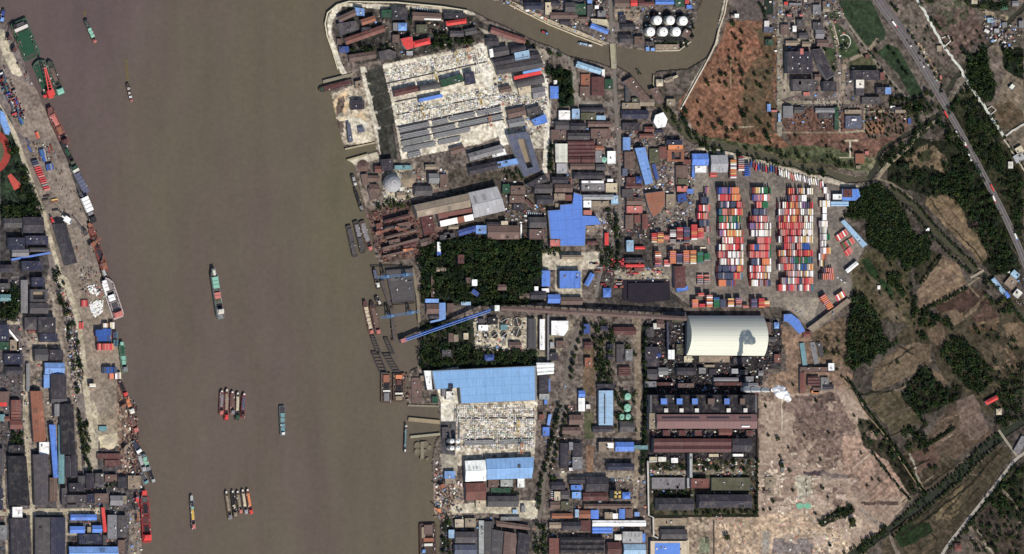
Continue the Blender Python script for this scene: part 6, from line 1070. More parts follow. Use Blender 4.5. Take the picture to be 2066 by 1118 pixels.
m = MB(); m.box(tip.x, tip.y, 24.5, 27, 6, 2, .2); m.build('boom_head', M['paint'], root, C['pk'])
ship(98, 215, 134, 292, 17, (150, 92, 86), '.03 .12 rb forecastle 2 .6,.2 .5 pk cargo_hold 1.5 .6,.52 .72 ru cargo_hold 1.2 .62,.75 .8 bk cargo_hold .2 .6,.84 .95 mr wheelhouse 7 .7', 'maroon ship with pinkish loads at the upper left quay', fb_=4)
ship(124, 282, 149, 336, 12, (52, 50, 46), '.03 .3 bk forecastle 1 .7,.32 .6 dgn cargo_hold 1 .66,.62 .72 bk cargo_hold .2 .7,.78 .95 ol wheelhouse 6 .7', 'near black ship with olive hold below the maroon ship', fb_=4)
ship(176, 392, 146, 332, 16, (88, 92, 92), '.04 .7 sl hatch_cover 1.2 .8,.76 .84 ow bridge_deck 5 .8,.86 .98 dgn wheelhouse 7 .7', 'grey ship with long slate hatch and cream bridge at the left quay', fb_=5)
ship(167, 396, 190, 450, 16, (90, 84, 78), '.04 .56 wh hatch_cover 8 .92,.6 .7 gr machinery 3 .7,.74 .95 bk wheelhouse 5 .8', 'ship with a dazzling white rectangular cover at the left quay', fb_=6)
ship(180, 450, 213, 548, 14, (156, 76, 60), '.0 .08 ru forecastle 2 .6,.1 .24 rb cargo_hold 1 .7,.28 .42 br cargo_hold 1 .66,.44 .5 bk cargo_hold .1 .7,.52 .78 vd cargo_hold .4 .66,.8 .95 ru wheelhouse 7 .7', 'long rust red ship with a dark middle hold at the left quay', fb_=4)
ship(206, 540, 222, 580, 12, (40, 38, 40), '.1 .4 lg forecastle 1.5 .5,.45 .95 bk cargo_hold .3 .7', 'black stubby ship below the rust red ship', 'tug', 3)
ship(213, 560, 240, 642, 26, (206, 196, 192), '.05 .3 wh hatch_cover 3 .35 .22,.1 .4 wh rail_deck 4 .1 .42,.34 .5 bk cargo_hold .2 .6,.42 .56 wh hatch_cover 5 .5 .1,.6 .8 dg cargo_hold .5 .6,.83 .97 pk wheelhouse 8 .7', 'white and pink ship crowded with gear below mid left quay', fb_=5); LM.append((227, 600, 'white and pink crowded ship'))
ship(245, 688, 252, 751, 13, (110, 150, 128), '.03 .14 lgn forecastle 1.5 .5,.18 .45 dgn cargo_hold .6 .66,.48 .76 lgn hatch_cover .8 .66,.82 .96 gr wheelhouse 6 .7', 'pale green ship moored alone at the left quay', fb_=3); LM.append((248, 720, 'pale green moored ship'))
for i, (x0, y0, x1, y1, w_, hc, cc, cb, lab) in enumerate([(240, 766, 255, 800, 11, 'mr', 'bk', 'rd', 'maroon tug like boat with a bright red cabin, below the pale green ship'), (252, 792, 268, 836, 12, 'br', 'og', 'ow', 'brown boat with orange load and white cabin, lower left quay'), (262, 836, 276, 872, 12, (150, 96, 88), 'br', 'pk', 'reddish boat with pink cabin at the lower left quay'), (267, 888, 282, 914, 14, 'bk', 'nb', 'wh', 'black boat with a white stern beside the green covered barge'),
    (289, 916, 300, 950, 11, 'tl', 'lgn', 'gr', 'barge with bright sea green cover at the lower left quay'), (300, 944, 310, 974, 9, 'dg', 'bk', 'lg', 'thin dark boat outermost at the lower left quay'), (278, 912, 292, 952, 11, 'gr', 'lg', 'lg', 'grey barge inside the sea green covered barge'), (284, 952, 296, 976, 12, 'gr', 'dg', 'tl', 'grey blunt boat below the sea green covered barge')]):
    ship(x0, y0, x1, y1, w_, hc, '.08 .16 gr winch 1 .4,.2 .66 %s %s .8 .7,.74 .96 %s wheelhouse 4.5 .75' % (cc, 'hatch_cover' if cc in ('lgn', 'nb') else 'cargo_hold', cb), lab, 'river_boat', 2.5, .8)
ship(291, 988, 297, 1095, 19, (178, 60, 62), '.02 .1 rd forecastle 1 .5,.14 .24 dg machinery 1 .6,.26 .46 bk cargo_hold .3 .62,.5 .66 mr cargo_hold .5 .62,.68 .8 bk cargo_hold .3 .62,.84 .96 rd wheelhouse 8 .85', 'long ship with vivid red hull and dark holds, bottom left', fb_=5); LM.append((293, 1040, 'vivid red hulled ship'))
ship(8, 18, 2, 46, 10, (70, 70, 84), '.1 .5 db cargo_hold 1 .7,.6 .9 lb wheelhouse 4 .7', 'small bluish boat cut by the left edge at the top', 'river_boat', 2)
# right bank
g3 = 'dark barges moored outside the rusty dockyard'
for (x0, y0, x1, y1, w_, hc, sg), lab in zip([(703, 455, 717, 519, 12, (84, 80, 80), '.1 .5 dg cargo_hold .3 .75,.52 .9 dg cargo_hold .3 .75'), (717, 446, 733, 511, 12, (76, 72, 72), '.1 .5 gr cargo_hold .3 .75,.52 .9 dg cargo_hold .3 .75'), (730, 446, 748, 506, 13, (120, 100, 90), '.06 .7 gr cargo_hold .5 .75,.74 .82 bk cargo_hold .1 .6,.85 .97 pk wheelhouse 4 .6')],
    ['outermost dark grey barge beside the rusty dockyard', 'middle dark grey barge beside the rusty dockyard', 'innermost brownish barge with a pink cabin at the rusty dockyard']): ship(x0, y0, x1, y1, w_, hc, sg, lab, 'barge', 2, .1, g3)
ship(711, 352, 717, 375, 9, 'dg', '.2 .6 lg cargo_hold .8 .7,.7 .95 ow wheelhouse 4 .6', 'little grey boat below the gravel basin', 'river_boat', 2)
ship(715, 378, 731, 426, 7, 'bk', '.15 .6 bk cargo_hold .2 .7,.75 .95 gr wheelhouse 4 .7', 'thin near black boat hugging the bank above the dockyard', 'river_boat', 2)
ship(643, 182, 711, 164, 12, (92, 70, 62), '.06 .12 dgn winch 1 .6,.16 .92 mr cargo_hold .5 .7', 'maroon barge lying across the jetty of the upper precast yard', 'barge', 2, .4); LM.append((676, 172, 'maroon barge at the jetty'))
ship(735, 606, 750, 674, 10, (150, 106, 96), '.02 .18 mr forecastle 1 .7,.2 .5 bg hatch_cover 1 .75,.52 .84 bg hatch_cover 1 .75,.88 .98 pk wheelhouse 4 .7', 'slim barge with long cream covers at the coal wharf', 'barge', 2.5)
ship(749, 607, 764, 675, 13, (112, 84, 76), '.06 .14 bk winch 1 .6,.2 .8 br cargo_hold .3 .66,.85 .97 pk wheelhouse 4 .6', 'wider brown barge between the cream barge and the coal wharf', 'barge', 2.5)
ship(758, 598, 768, 615, 9, 'bk', '.5 .9 ow wheelhouse 3 .5', 'tiny black tug above the cream covered barge', 'tug', 2)
ship(754, 540, 764, 583, 9, 'vd', '.1 .5 sl cargo_hold .4 .7,.7 .92 ow wheelhouse 4 .6', 'dark pontoon boat at the upper end of the coal wharf', 'river_boat', 2)
ship(779, 753, 779, 814, 22, (106, 90, 80), '.06 .3 ru machinery 2 .6,.34 .52 bk cargo_hold .3 .6,.56 .62 ow winch 3 .7,.66 .92 gr deckhouse 3 .5', 'left of two cluttered dredgers above the lower jetties', 'dredger', 2, 0); ship(804, 753, 804, 811, 24, (96, 78, 70), '.06 .2 og machinery 3 .6,.24 .4 mr machinery 2 .4,.44 .62 bk cargo_hold .3 .6,.68 .74 ow winch 3 .7,.8 .94 tn deckhouse 3 .6', 'right of two cluttered dredgers, with an orange crane', 'dredger', 2, 0); LM.append((792, 783, 'two cluttered dredgers'))
ship(819, 856, 817, 912, 5, 'dg', '.02 .1 ow wheelhouse 3 .8,.15 .85 tl cargo_hold .4 .6,.9 .98 wh wheelhouse 2 .6', 'very thin dark boat beyond the lower jetties', 'river_boat', 2)
ship(863, 1056, 864, 1130, 36, (90, 66, 58), '.04 .3 br machinery 3 .5,.1 .4 tn machinery 2 .2 .3,.4 .5 ru machinery 3 .6,.55 .62 ow winch 2 .5,.7 .8 lb wheelhouse 5 .2 .3', 'square rusty work barge cut by the bottom edge', 'pontoon_barge', 2, 0)
ship(1092, 63, 1106, 69, 5, 'dg', '.1 .5 rd cargo_hold .5 .7,.6 .9 lb wheelhouse 3 .7', 'small red and blue boat in the upper canal', 'river_boat', 1.2); ship(1166, 87, 1196, 93, 5, 'lg', '.1 .6 pb hatch_cover 1 .8,.7 .9 wh wheelhouse 3 .7', 'pale blue boat in the upper canal near the bridge', 'river_boat', 1.2)
# round-floats raft
root = tag(empty('mooring_raft', P(851, 908, 0)), 'raft of rounded pontoons moored below the lower jetties', 'raft')
for x, y, r in [(842, 899, 7), (842, 912, 7), (858, 897, 7), (866, 904, 6), (850, 926, 4), (862, 927, 4), (856, 912, 6)]:
    q = P(x, y, 0)-root.location; m = MB(); m.lathe([(r*S, -3), (r*S, .6), (r*S*.8, .6), (r*S*.75, 0)], 16, q.x, q.y); m.build('pontoon', M['conc'], root, alb((128, 118, 100)))
m = MB(); m.box(0, 0, .7, 1.6, 6, 30); m.build('deck', M['conc'], root, alb((150, 140, 120)))
# ---------------------------------------------------------------- piers and wharves
def pier(p, w_, c, label, z=1.6, name='pier', cat=None):
    p = pts(p); t_, f_ = ribbon(p, w_, z); b_, _ = ribbon(p, w_, z-1.4); n = len(p); c0 = sum(t_, Vector())/len(t_); c0.z = 0; root = empty(name, c0); m = MB()
    m.add([v-c0 for v in t_+b_], f_+[(2*i, 2*i+2, 2*n+2*i+2, 2*n+2*i) for i in range(n-1)]+[(2*i+1, 2*n+2*i+1, 2*n+2*i+3, 2*i+3) for i in range(n-1)]+[(0, 2*n, 2*n+1, 1), (2*n-2, 2*n-1, 4*n-1, 4*n-2)])
    m.build('deck', M['conc'], root, alb(c)); L = sum(math.dist(a, b) for a, b in zip(p, p[1:])); k = min(24, int(L/9)+2)
    for i in range(k):
        f = i/(k-1)*(len(p)-1)*.999; j = int(f); a, b = p[j], p[j+1]; q = P(a[0]+(b[0]-a[0])*(f-j), a[1]+(b[1]-a[1])*(f-j), 0)-c0; m = MB(); m.box(q.x, q.y, -5, z-1.42, 1.2, 1.2); m.build('pile', M['conc'], root, C['gr'])
    tag(root, label, cat or name); return root
pier('652 165 712 150', 6, (150, 142, 122), 'grey jetty above the maroon barge'); pier('823 818 886 820', 3.5, (150, 142, 124), 'thin topmost lower jetty, with a pale end')
pier('824 846 888 852', 8, (166, 150, 122), 'thicker tan jetty with rusty gear, second of the lower jetties'); pier('828 882 888 876', 5, (170, 164, 140), 'lowest pale jetty above the pontoon raft')
pier('696 301 757 288', 3, (190, 176, 146), 'upper rim wall of the small square basin'); pier('700 323 742 311', 2.5, (180, 168, 138), 'lower rim wall of the small square basin')
pier('770 566 790 625 797 690', 7, (96, 88, 84), 'long dark wharf carrying the blue unloaders', 2.5, 'wharf'); pier('832 540 843 600 846 650', 6, (140, 128, 108), 'tan quay road along the dark coal wharf', 2.2, 'wharf')
pier('788 545 820 545 820 605 790 610', 2, (80, 80, 76), 'inner frame of the dark coal wharf', 2, 'wharf'); pier('839 762 839 814', 14, (90, 78, 70), 'brown quay apron right of the two dredgers', 2, 'wharf')
B('''
778 545 832 541 839 606 792 612 | 2.4 | dg | f | coal_wharf | big dark grey quay platform striped with rails beside the tree grove | | panel2
''')
for i, (p, lab) in enumerate([('752 680 764 712', 'upper left'), ('779 684 792 714', 'upper right'), ('757 712 774 752', 'lower left'), ('780 716 800 750', 'lower right')]):
    a = pts(p); root = empty('mooring_dolphin', P((a[0][0]+a[1][0])/2, (a[0][1]+a[1][1])/2, 0)); tag(root, 'dark open mooring frame in the water, %s of four below the coal wharf' % lab, 'mooring', 'mooring frames below the coal wharf')
    hw = 7 if i > 1 else 4; q = [P(x+s_*hw, y, 2)-root.location for x, y in a for s_ in (-1, 1)]; m = MB()
    for u, v in ((0, 1), (2, 3), (0, 2), (1, 3)): m.bar(q[u], q[v], .8)
    m.build('frame', M['paint'], root, C['vd']); m = MB()
    for k in range(1, 6): f = k/6; m.bar(q[0].lerp(q[2], f), q[1].lerp(q[3], f), .5)
    m.build('crossbars', M['paint'], root, C['dg'])
# blue unloaders on the coal wharf
def lattice(m, a, b, w_, r=.35, n=8):
    a = Vector(a); b = Vector(b); d = (b-a).normalized(); s_ = d.cross(Vector((0, 0, 1))).normalized()*w_/2
    m.bar(a+s_, b+s_, r); m.bar(a-s_, b-s_, r)
    for i in range(n): m.bar(a.lerp(b, i/n)+s_*(1 if i % 2 else -1), a.lerp(b, (i+1)/n)-s_*(1 if i % 2 else -1), r*.7)
for (xa, ya, xb, yb), lab in (((760, 560, 835, 553), 'upper light blue ship unloader crane spanning the coal wharf'), ((768, 641, 847, 628), 'lower light blue ship unloader crane spanning the basin')):
    a = P(xa, ya, 22); b = P(xb, yb, 16); c0 = (a+b)/2; c0.z = 0; root = tag(empty('ship_unloader', c0), lab, 'crane', 'light blue ship unloaders'); m = MB(); lattice(m, a-c0, b-c0, 3, .38, 14); m.build('boom', M['paint'], root, alb((92, 130, 172)))
    for f in (.28, .8):
        q = a.lerp(b, f)-c0; m = MB()
        for sx in (-3.5, 3.5):
            for sy in (-4.5, 4.5): m.bar((q.x+sx, q.y+sy, 0), (q.x+sx*.4, q.y+sy*.4, q.z+1), .6)
        m.bar((q.x-3.5, q.y-4.5, 7), (q.x+3.5, q.y+4.5, 7), .5); m.bar((q.x+3.5, q.y-4.5, 7), (q.x-3.5, q.y+4.5, 7), .5); t_ = m.build('tower', M['paint'], root, alb((98, 140, 184))); m = MB(); m.box(q.x, q.y, q.z, q.z+3.5, 5, 4.5); m.build('machine_house', M['paint'], root, alb((110, 150, 190)))
# gantry cranes
def gantry(x, y, span, ang, h, c, label, leg='wh'):
    c0 = P(x, y, h); root = tag(empty('gantry_crane', (c0.x, c0.y, 0), R(-ang)), label, 'crane', 'gantry cranes over the precast yards'); L = span*S
    for s_ in (-1, 1): m = MB(); m.box(s_*1.8, 0, h-1.8, h, 1.0, L); m.build('girder', M['paint'], root, C[c])
    for sy in (-1, 1):
        for sx in (-1, 1): m = MB(); m.bar((sx*1.8, sy*L*.42, h-1.8), (sx*4.5, sy*L*.44, .6), .5); m.build('leg', M['paint'], root, C[leg])
        m = MB(); m.box(0, sy*L*.44, 0, .9, 11, 1); m.build('bogie', M['paint'], root, C['gr'])
    m = MB(); m.box(0, rnd.uniform(-.3, .3)*L, h, h+1.8, 4, 3); m.build('trolley', M['paint'], root, C['ow'])
for x, y, sp, a, c_, lab in [(922, 114, 22, -12, 'ye', 'yellow gantry crane, left of two in the top row of the upper precast yard'), (946, 108, 26, -12, 'og', 'orange gantry crane, right of two in the top row of the upper precast yard'), (880, 152, 20, -12, 'ye', 'yellow gantry crane over the second row of pipe piles'), (965, 135, 30, -12, 'ow', 'off white gantry crane at the right side of the second row'),
    (853, 224, 20, -12, 'ye', 'yellow gantry crane below the narrow blue roof'), (970, 200, 24, -12, 'ye', 'yellow gantry crane right of the dark navy shed'), (990, 245, 22, -12, 'og', 'orange gantry crane at the lower right of the upper precast yard'), (1053, 905, 22, 2, 'og', 'orange gantry crane at the lower right of the lower precast yard'), (1046, 860, 26, 2, 'ye', 'yellow gantry crane at the right of the lower precast yard'), (925, 840, 24, 2, 'ow', 'off white gantry crane at the left of the lower precast yard'), (1340, 470, 3, 0, 'ye', '')]:
    if lab: gantry(x, y, sp, a, 11, c_, lab)
# quay cranes
def crane(x, y, c, label, r, ang, h=18, ln=22):
    c0 = P(x, y, 6); root = tag(empty('quay_crane', (c0.x, c0.y, 0), R(ang)), label, 'crane', None); m = MB(); m.box(0, 0, 5, 9.5, r*1.6, r*1.1); hb_ = m.build('machine_house', M['paint'], root, C[c])
    m = MB(); m.box(-r*.8, 0, 9.55, 11, r*.4, r*.8); m.build('counterweight', M['paint'], hb_, C['gr'])
    for sx in (-1, 1):
        for sy in (-1, 1): m = MB(); m.bar((sx*r*.5, sy*r*.5, 5), (sx*r*.7, sy*r*.7, 0), .5); m.build('leg', M['paint'], root, C[c])
    m = MB(); lattice(m, (r*.5, 0, 8), (r*.5+ln, 0, h), 2, .35, 8); m.build('jib', M['paint'], root, C[c])
crane(136, 444, 'wh', 'dazzling white crane base above the charcoal quay shed', 9, 150, 12, 10); crane(106, 446, 'rd', 'small bright red crane near the charcoal quay shed', 3.5, 120, 8, 6); crane(28, 102, 'mr', 'dark red crane on the quay beside the green pontoon barge', 6, 60, 14, 16); crane(18, 78, 'mr', 'smaller dark red crane near the top left quay', 5, 70, 14, 14)
crane(186, 494, 'ru', 'rust coloured crane tangled beside the rust red ship', 7, 40, 14, 15); crane(205, 530, 'rb', 'red brown crane at the stern of the rust red ship', 5, 80, 12, 12); crane(162, 392, 'dg', 'dark crane on the quay beside the white covered ship', 5, 120, 18, 20); crane(172, 470, 'dg', 'dark crane on the quay left of the rust red ship', 5, 140, 18, 24)
crane(276, 1008, 'rd', 'bright red crane beside the vivid red hulled ship', 5, 280, 14, 12); crane(278, 1050, 'ru', 'rust coloured crane lower down beside the vivid red ship', 5, 100, 14, 14); crane(252, 905, 'tn', 'tan crane by the maroon sheds on the left quay', 5, 50, 14, 14); crane(248, 820, 'ru', 'rust coloured crane at the boats below the pale green ship', 5, 30, 14, 12)
crane(893, 980, 'ru', 'rust crane on the right bank below the lilac roof', 6, 200, 14, 14); crane(886, 1030, 'og', 'bright orange crane on the right bank near the bottom', 5, 160, 12, 10); crane(762, 470, 'ru', 'rust coloured crane in the rusty dockyard', 6, 20, 16, 20); crane(800, 460, 'ru', 'second rust crane, further right in the rusty dockyard', 5, -20, 16, 20); crane(815, 505, 'og', 'orange crane near the lower edge of the rusty dockyard', 4, 10, 12, 14)
# ---------------------------------------------------------------- containers
CC = {k: alb(v) for k, v in dict(b=(64, 100, 176), v=(146, 116, 156), s=(84, 90, 112), g=(56, 120, 84), w=(268, 264, 258), c=(250, 236, 204), r=(226, 88, 90), p=(228, 146, 136), o=(238, 146, 104), y=(240, 200, 130), m=(146, 66, 68), k=(170, 160, 160), t=(84, 128, 136), n=(156, 98, 84), d=(70, 64, 66)).items()}
CNAME = dict(b='blue', v='mauve', s='slate', g='green', w='white', c='cream', r='red', p='salmon', o='orange', y='yellow', m='maroon', k='grey', t='teal', n='brown', d='dark')
cmat = material('container_steel', seamv=.9, seamdark=.8, amp=.18, scale=.5, amp2=0, rough=.6)
m = MB(); LX, WX_, HX = 11.6, 2.62, 2.55
m.box(0, 0, 0, HX-.06, LX-.1, WX_-.08); m.box(0, 0, HX-.055, HX-.03, LX-.3, WX_-.3)
for s_ in (-1, 1): m.box(0, s_*(WX_/2-.07), HX-.05, HX, LX, .14); m.box(s_*(LX/2-.07), 0, HX-.05, HX+.002, .14, WX_-.3)
for sx in (-1, 1):
    for sy in (-1, 1): m.box(sx*(LX/2-.06), sy*(WX_/2-.06), -.005, HX+.02, .2, .2)
cmesh = m.mesh('shipping_container', cmat)
NIND = [0]; rest = MB()
ORD = ['first', 'second', 'third', 'fourth', 'fifth', 'sixth', 'seventh', 'eighth', 'ninth', 'tenth', 'eleventh', 'twelfth', 'thirteenth', 'fourteenth', 'fifteenth', 'sixteenth', 'seventeenth', 'eighteenth', 'nineteenth', 'twentieth']
def cont(x, y, ang, c, tiers, lab):
    """one container on top of its stack; x, y is its roof centre in the photo, ang the turn of its long side"""
    zt = tiers*HX; p = P(x, y, zt); a = R(-ang); col_ = jit(CC[c], .1)
    if lab and NIND[0] < 298:
        NIND[0] += 1; o = bpy.data.objects.new('shipping_container', cmesh); o.location = (p.x, p.y, zt-HX); o.rotation_euler = (0, 0, a); o.color = (*col_, 1); link(o)
        tag(o, lab, 'container', 'stacked shipping containers')
    else:
        rest.cur = col_; rest.box(p.x, p.y, zt-HX, zt, LX, WX_, a)
    for t_ in range(tiers-1):
        rest.cur = jit(CC[rnd.choice('rpomskwbn')], .1); rest.box(p.x, p.y, t_*HX, (t_+1)*HX-.02, LX, WX_, a)
def colmn(x, y0, y1, s, tiers, where_, ang=0):
    n = len(s)
    for i, c in enumerate(s):
        if c == '.': continue
        cont(x, y0+(y1-y0)*(i+.5)/n, ang, c, tiers, '%s container, %s from the top of %s' % (CNAME[c], ORD[i] if i else 'first', where_) if where_ else None)
def rowc(x0, x1, y, s, tiers, where_, pit=2.95):
    n = len(s); pit = (x1-x0)/n
    for i, c in enumerate(s):
        if c == '.': continue
        cont(x0+(i+.5)*pit, y, 90, c, max(1, tiers-(1 if rnd.random() < .12 else 0)), '%s container, %s from the left in %s' % (CNAME[c], ORD[i] if i < 20 else 'last', where_) if where_ else None)
# lower row beside the arched hall
for i, (x, y0, y1, s, t_) in enumerate([(1403, 604, 621, 'ooppo', 4), (1415, 591, 598, 'rp', 5), (1417, 613, 620, 'rr', 3), (1432, 595, 620, 'pwonwpo', 5), (1446, 600, 620, 'btgggg', 4), (1459, 604, 620, 'sssss', 4), (1475, 602, 619, 'ynoyw', 4), (1491, 601, 619, 'vppnk', 4), (1505, 615, 621, 'np', 3), (1522, 603, 620, 'svssv', 4), (1537, 602, 621, 'rroro', 4), (1547, 607, 620, 'ycon', 3)]):
    colmn(x, y0, y1, s, t_, 'the %s column of the lowest container row' % ORD[i])
for i, (x, y0, y1, s, t_) in enumerate([(1321, 462, 490, '..rrpoc', 3), (1333, 468, 490, 'noynyo', 4), (1345, 474, 486, 'nppn', 3), (1358, 463, 490, 'kkww.kk', 4), (1372, 459, 490, 'rpmmnnp.s', 5), (1386, 458, 488, 'ssvsssmms', 5), (1401, 453, 484, 'rrrroorrw', 5), (1414, 460, 482, 'porrrp', 5)]):
    colmn(x, y0, y1, s, t_, 'the %s column of the upper left rows' % ORD[i])
for i, (x, y0, y1, s, t_) in enumerate([(1328, 506, 538, 'nowpnmpv', 4), (1346, 524, 538, 'prpw', 2), (1358, 506, 532, 'opopooo', 5), (1371, 512, 533, 'vssssk', 4), (1385, 505, 533, 'ooppopk', 5), (1399, 505, 533, 'oonyoyyw', 5), (1413, 508, 531, 'gtggggt', 5), (1427, 511, 527, 'ggggk', 4)]):
    colmn(x, y0, y1, s, t_, 'the %s column of the middle left rows' % ORD[i])
colmn(1480, 322, 360, 'oywkwooyrw', 4, 'the orange stack at the top of the yard'); colmn(1496, 315, 345, 'mkkkppw', 3, 'the grey and salmon stack at the top'); colmn(1508, 328, 356, 'ssbbbbb', 3, 'the blue stack at the top of the yard')
colmn(1413, 554, 574, 'prkkk', 2, 'the little stack above the lowest container row'); colmn(1427, 554, 574, 'p.pkk', 2, 'the second little stack above the lowest row'); colmn(1440, 349, 356, 'mp', 2, 'the pair below the grey warehouse')
for k_, (y, s, a_, b_) in enumerate([(384, 'dvp', 1419, 1430), (404, 'sssss', 1415, 1431), (420, 'rrmwpkpr', 1410, 1433), (436, 'rwrmokpn', 1408, 1430), (450, 'ssskss', 1411, 1431), (462, 'nkkm', 1423, 1434)]):
    rowc(a_, b_, y, s, 4 if k_ else 1, 'the %s row of the small aisle block' % ORD[k_])
A = ['bbvvvvsbppoooo.', 'wrrrrprrdooyooo.', 'skssvwsssssrprkn', 'ttpppnnnoowprro.', 'gggkgogkkggtgyg.', 'krwprpwgnwgwbsk.', 'vvpwmyoyooywycnn', '..wpwrwcwmprrmpr', 'wnwcpprprwrrrnwk', 'pprkmmwwkwwkwpkc', '.kwwwkpnwwmwwkyw', 'sssssssvvkvvoyor', 'ssskssssssrorrkt', '.oooooossssnbmn.']
XA = [(1450, 1494), (1450, 1497), (1452, 1502), (1451, 1502), (1451, 1498), (1451, 1495), (1452, 1502), (1452, 1500), (1451, 1502), (1450, 1500), (1449, 1500), (1449, 1499), (1449, 1499), (1448, 1487)]
for k_, s in enumerate(A): rowc(*XA[k_], 384.5+k_*14.35, s, 4+(k_ % 3 == 0), 'the %s row of the leftmost big block' % ORD[k_])
Bk = ['.mnyycgwggg.g', '.bvvvpvprwwkp.', '....prppgggg..', '..sssssssks...', 'nmppvpwpppk.', 'vvvspkrwpkcw.w', '.wwswkwwwwwckc', '.....ppppprrpr', 'nrpbsbpppprrpg', 'pprnpprppprrkg', '.ssssws.ooooow', 'wkrmppwrpokcww', 'rwrmpwpwokynw.', '.cwwwnkk.nvss']
for k_, s in enumerate(Bk): rowc(1513+(2 if k_ < 4 else 0), 1556, 384.5+k_*14.35, s, 4+(k_ % 4 == 1), None)
Ck = ['....orp.kpyw.wwc', '.....smpkrmkkwww....', 'k.wcrmyonokwvvssmr', 'wkkpprwpwoonwwkkcyw', 'r.myrwnoyompk.cwnww', 'pprrpprrpprppcwwwc', '.kpprpmrppmrpkwccwwc', 'wk.rrpvrpwkpwyycwyc', '...rrppkk.ppkbbbb..', 'okywmnokwpmrpmrrorr', '.nppkmkvtggngkggtts', 'wkkrrpoppkskwtbsbkcoy', '.....kpkpwkkpkcnkywkww', '..kkvsckkwpprsspmrrpop', 'rrpwwmmvrrpkpskwkmrpwrtt']
for k_, s in enumerate(Ck): rowc(1571+(3 if k_ < 2 else 0), 1641, 386+k_*13.9, s, 4+(k_ % 3 == 1), None)
for k_, (y, s, a_, b_) in enumerate([(384, 'wwk', 1662, 1671), (397, 'kwk', 1665, 1676), (411, 'ckwwyww', 1654, 1675), (424, 'www', 1660, 1668), (438, 'www', 1660, 1668), (452, 'kkwwcw', 1652, 1670), (464, 'kkcw', 1654, 1668), (478, 'kkwwgg', 1654, 1675), (492, 'kwkw', 1655, 1667), (506, 'kkwwooy', 1655, 1676), (518, 'wkoon', 1652, 1668), (531, 'kcyd', 1653, 1665), (547, '.dspppp', 1653, 1682), (558, 'ddpopppo', 1652, 1683)]): rowc(a_, b_, y, s, 3, None)
for i in range(20): x = 1573+i*4.6; cont(x, 349+i*1.25+rnd.uniform(-2, 2), 80+rnd.uniform(-12, 12), rnd.choice('wwcwwwpk'), rnd.choice([1, 2, 2]), None)
for i in range(12): cont(1516+i*5, 333+i*1.2+rnd.uniform(-3, 3), 90+rnd.uniform(-14, 14), rnd.choice('sbrmsdb'), 2, None)
for i in range(8): cont(1690+i*2.6, 481-i*1.9, 58, 'rwrprwrp'[i], 2, '%s container, %s of the slanting row left of the pale blue canopy' % (CNAME['rwrprwrp'[i]], ORD[i]))
for i in range(9): cont(1700+i*2.7, 497-i*1.6, 58, 'mgnrkgprp'[i], 1, None)
for i in range(5): cont(1707+i*2.7, 512-i*2.2, 58, 'rprpp'[i], 1, None)
for i in range(8): cont(1661+i*2.2, 598+i*3.2, -32, 'pooppooo'[i], 4, 'orange container, %s down the slanting stack at the lower yard corner' % ORD[i])
for i in range(6): cont(1689+i*2.8, 602-i*1.9, 62, 'rwoywr'[i], 3, '%s container, %s of the little slanting row near the tan roof' % (CNAME['rwoywr'[i]], ORD[i]))
# left bank stacks
for i, c in enumerate('sskrrrrprrpkrp'): cont(70+i*1.95, 325+i*4.4, -14, c, 2, '%s container, %s down the slanting stack by the left quay road' % (CNAME[c], ORD[i]))
for i in range(4): cont(82+i*2.8, 309-i*.7, 73, 'btbk'[i], 2, None)
for i in range(3): cont(87+i*2.8, 320-i*.7, 73, 'bbk'[i], 1, None)
for i in range(5): cont(95+i*2.8, 338-i*.5, 78, 'bsbkb'[i], 2, '%s container, %s of five left of the near black ship' % (CNAME['bsbkb'[i]], ORD[i]))
rowc(193, 206, 672, 'bbbb', 4, None); rowc(206, 226, 670, 'bbbbbbs', 4, None); rowc(195, 223, 682, 'sbbbbbbsb', 3, 'the upper blue row on the lower left quay'); rowc(197, 229, 700, 'rprnrprprro', 4, 'the red row on the lower left quay'); rowc(208, 220, 659, 'cwcn', 3, None); rowc(222, 231, 657, 'ccw', 3, None); rowc(228, 238, 676, 'sst', 3, None); rowc(229, 239, 692, 'tst', 3, None)
rowc(206, 236, 747, 'sssbbsbbss', 3, 'the navy row on the lower left quay'); rowc(221, 244, 758, 'poo.wwkc', 2, None); colmn(187, 774, 781, 'cw', 4, None); rowc(163, 178, 612, 'mrprm', 1, None); rowc(160, 168, 657, 'rnr', 1, None)
for x, y, a_, c in [(77, 272, 72, 'o'), (74, 273, 72, 'r'), (110, 403, -10, 'y'), (111, 407, -10, 'n'), (92, 403, -10, 'd'), (112, 424, -5, 'd'), (94, 396, -8, 'd'), (99, 303, 70, 'm'), (104, 298, 70, 'm'), (60, 300, 60, 'b'), (57, 286, 60, 's'), (1328, 549, 0, 'r'), (1321, 547, 30, 'm'), (1418, 500, 0, 'c'), (1430, 486, 80, 'p'), (1357, 497, 0, 'k'), (1386, 494, 0, 'n')]: cont(x, y, a_, c, 1, '%s single container lying %s the %s' % ((CNAME[c],)+where(x, y)[:2]))
for i in range(46): cont(rnd.uniform(8, 46), 0, 0, 'k', 1, None) if 0 else None
for i in range(60):
    f = i/60; x = 2+44*f+rnd.uniform(-9, 9)*(1 if f < .85 else .5); y = 148+100*f+rnd.uniform(-4, 4); cont(x, y, 66+rnd.choice([0, 0, 90]), rnd.choice('bssskwnmdrt'), rnd.choice([1, 1, 2]), None)
for i in range(34): cont(1185+rnd.uniform(0, 75), rnd.choice([532, 540, 548, 566, 573, 579]), rnd.choice([0, 0, 90]), rnd.choice('nmrmpk'), 1, None) if i % 2 else cont(1232+rnd.uniform(0, 60), rnd.choice([528, 536, 544, 552]), rnd.choice([0, 0, 90]), rnd.choice('nmrdp'), 1, None)
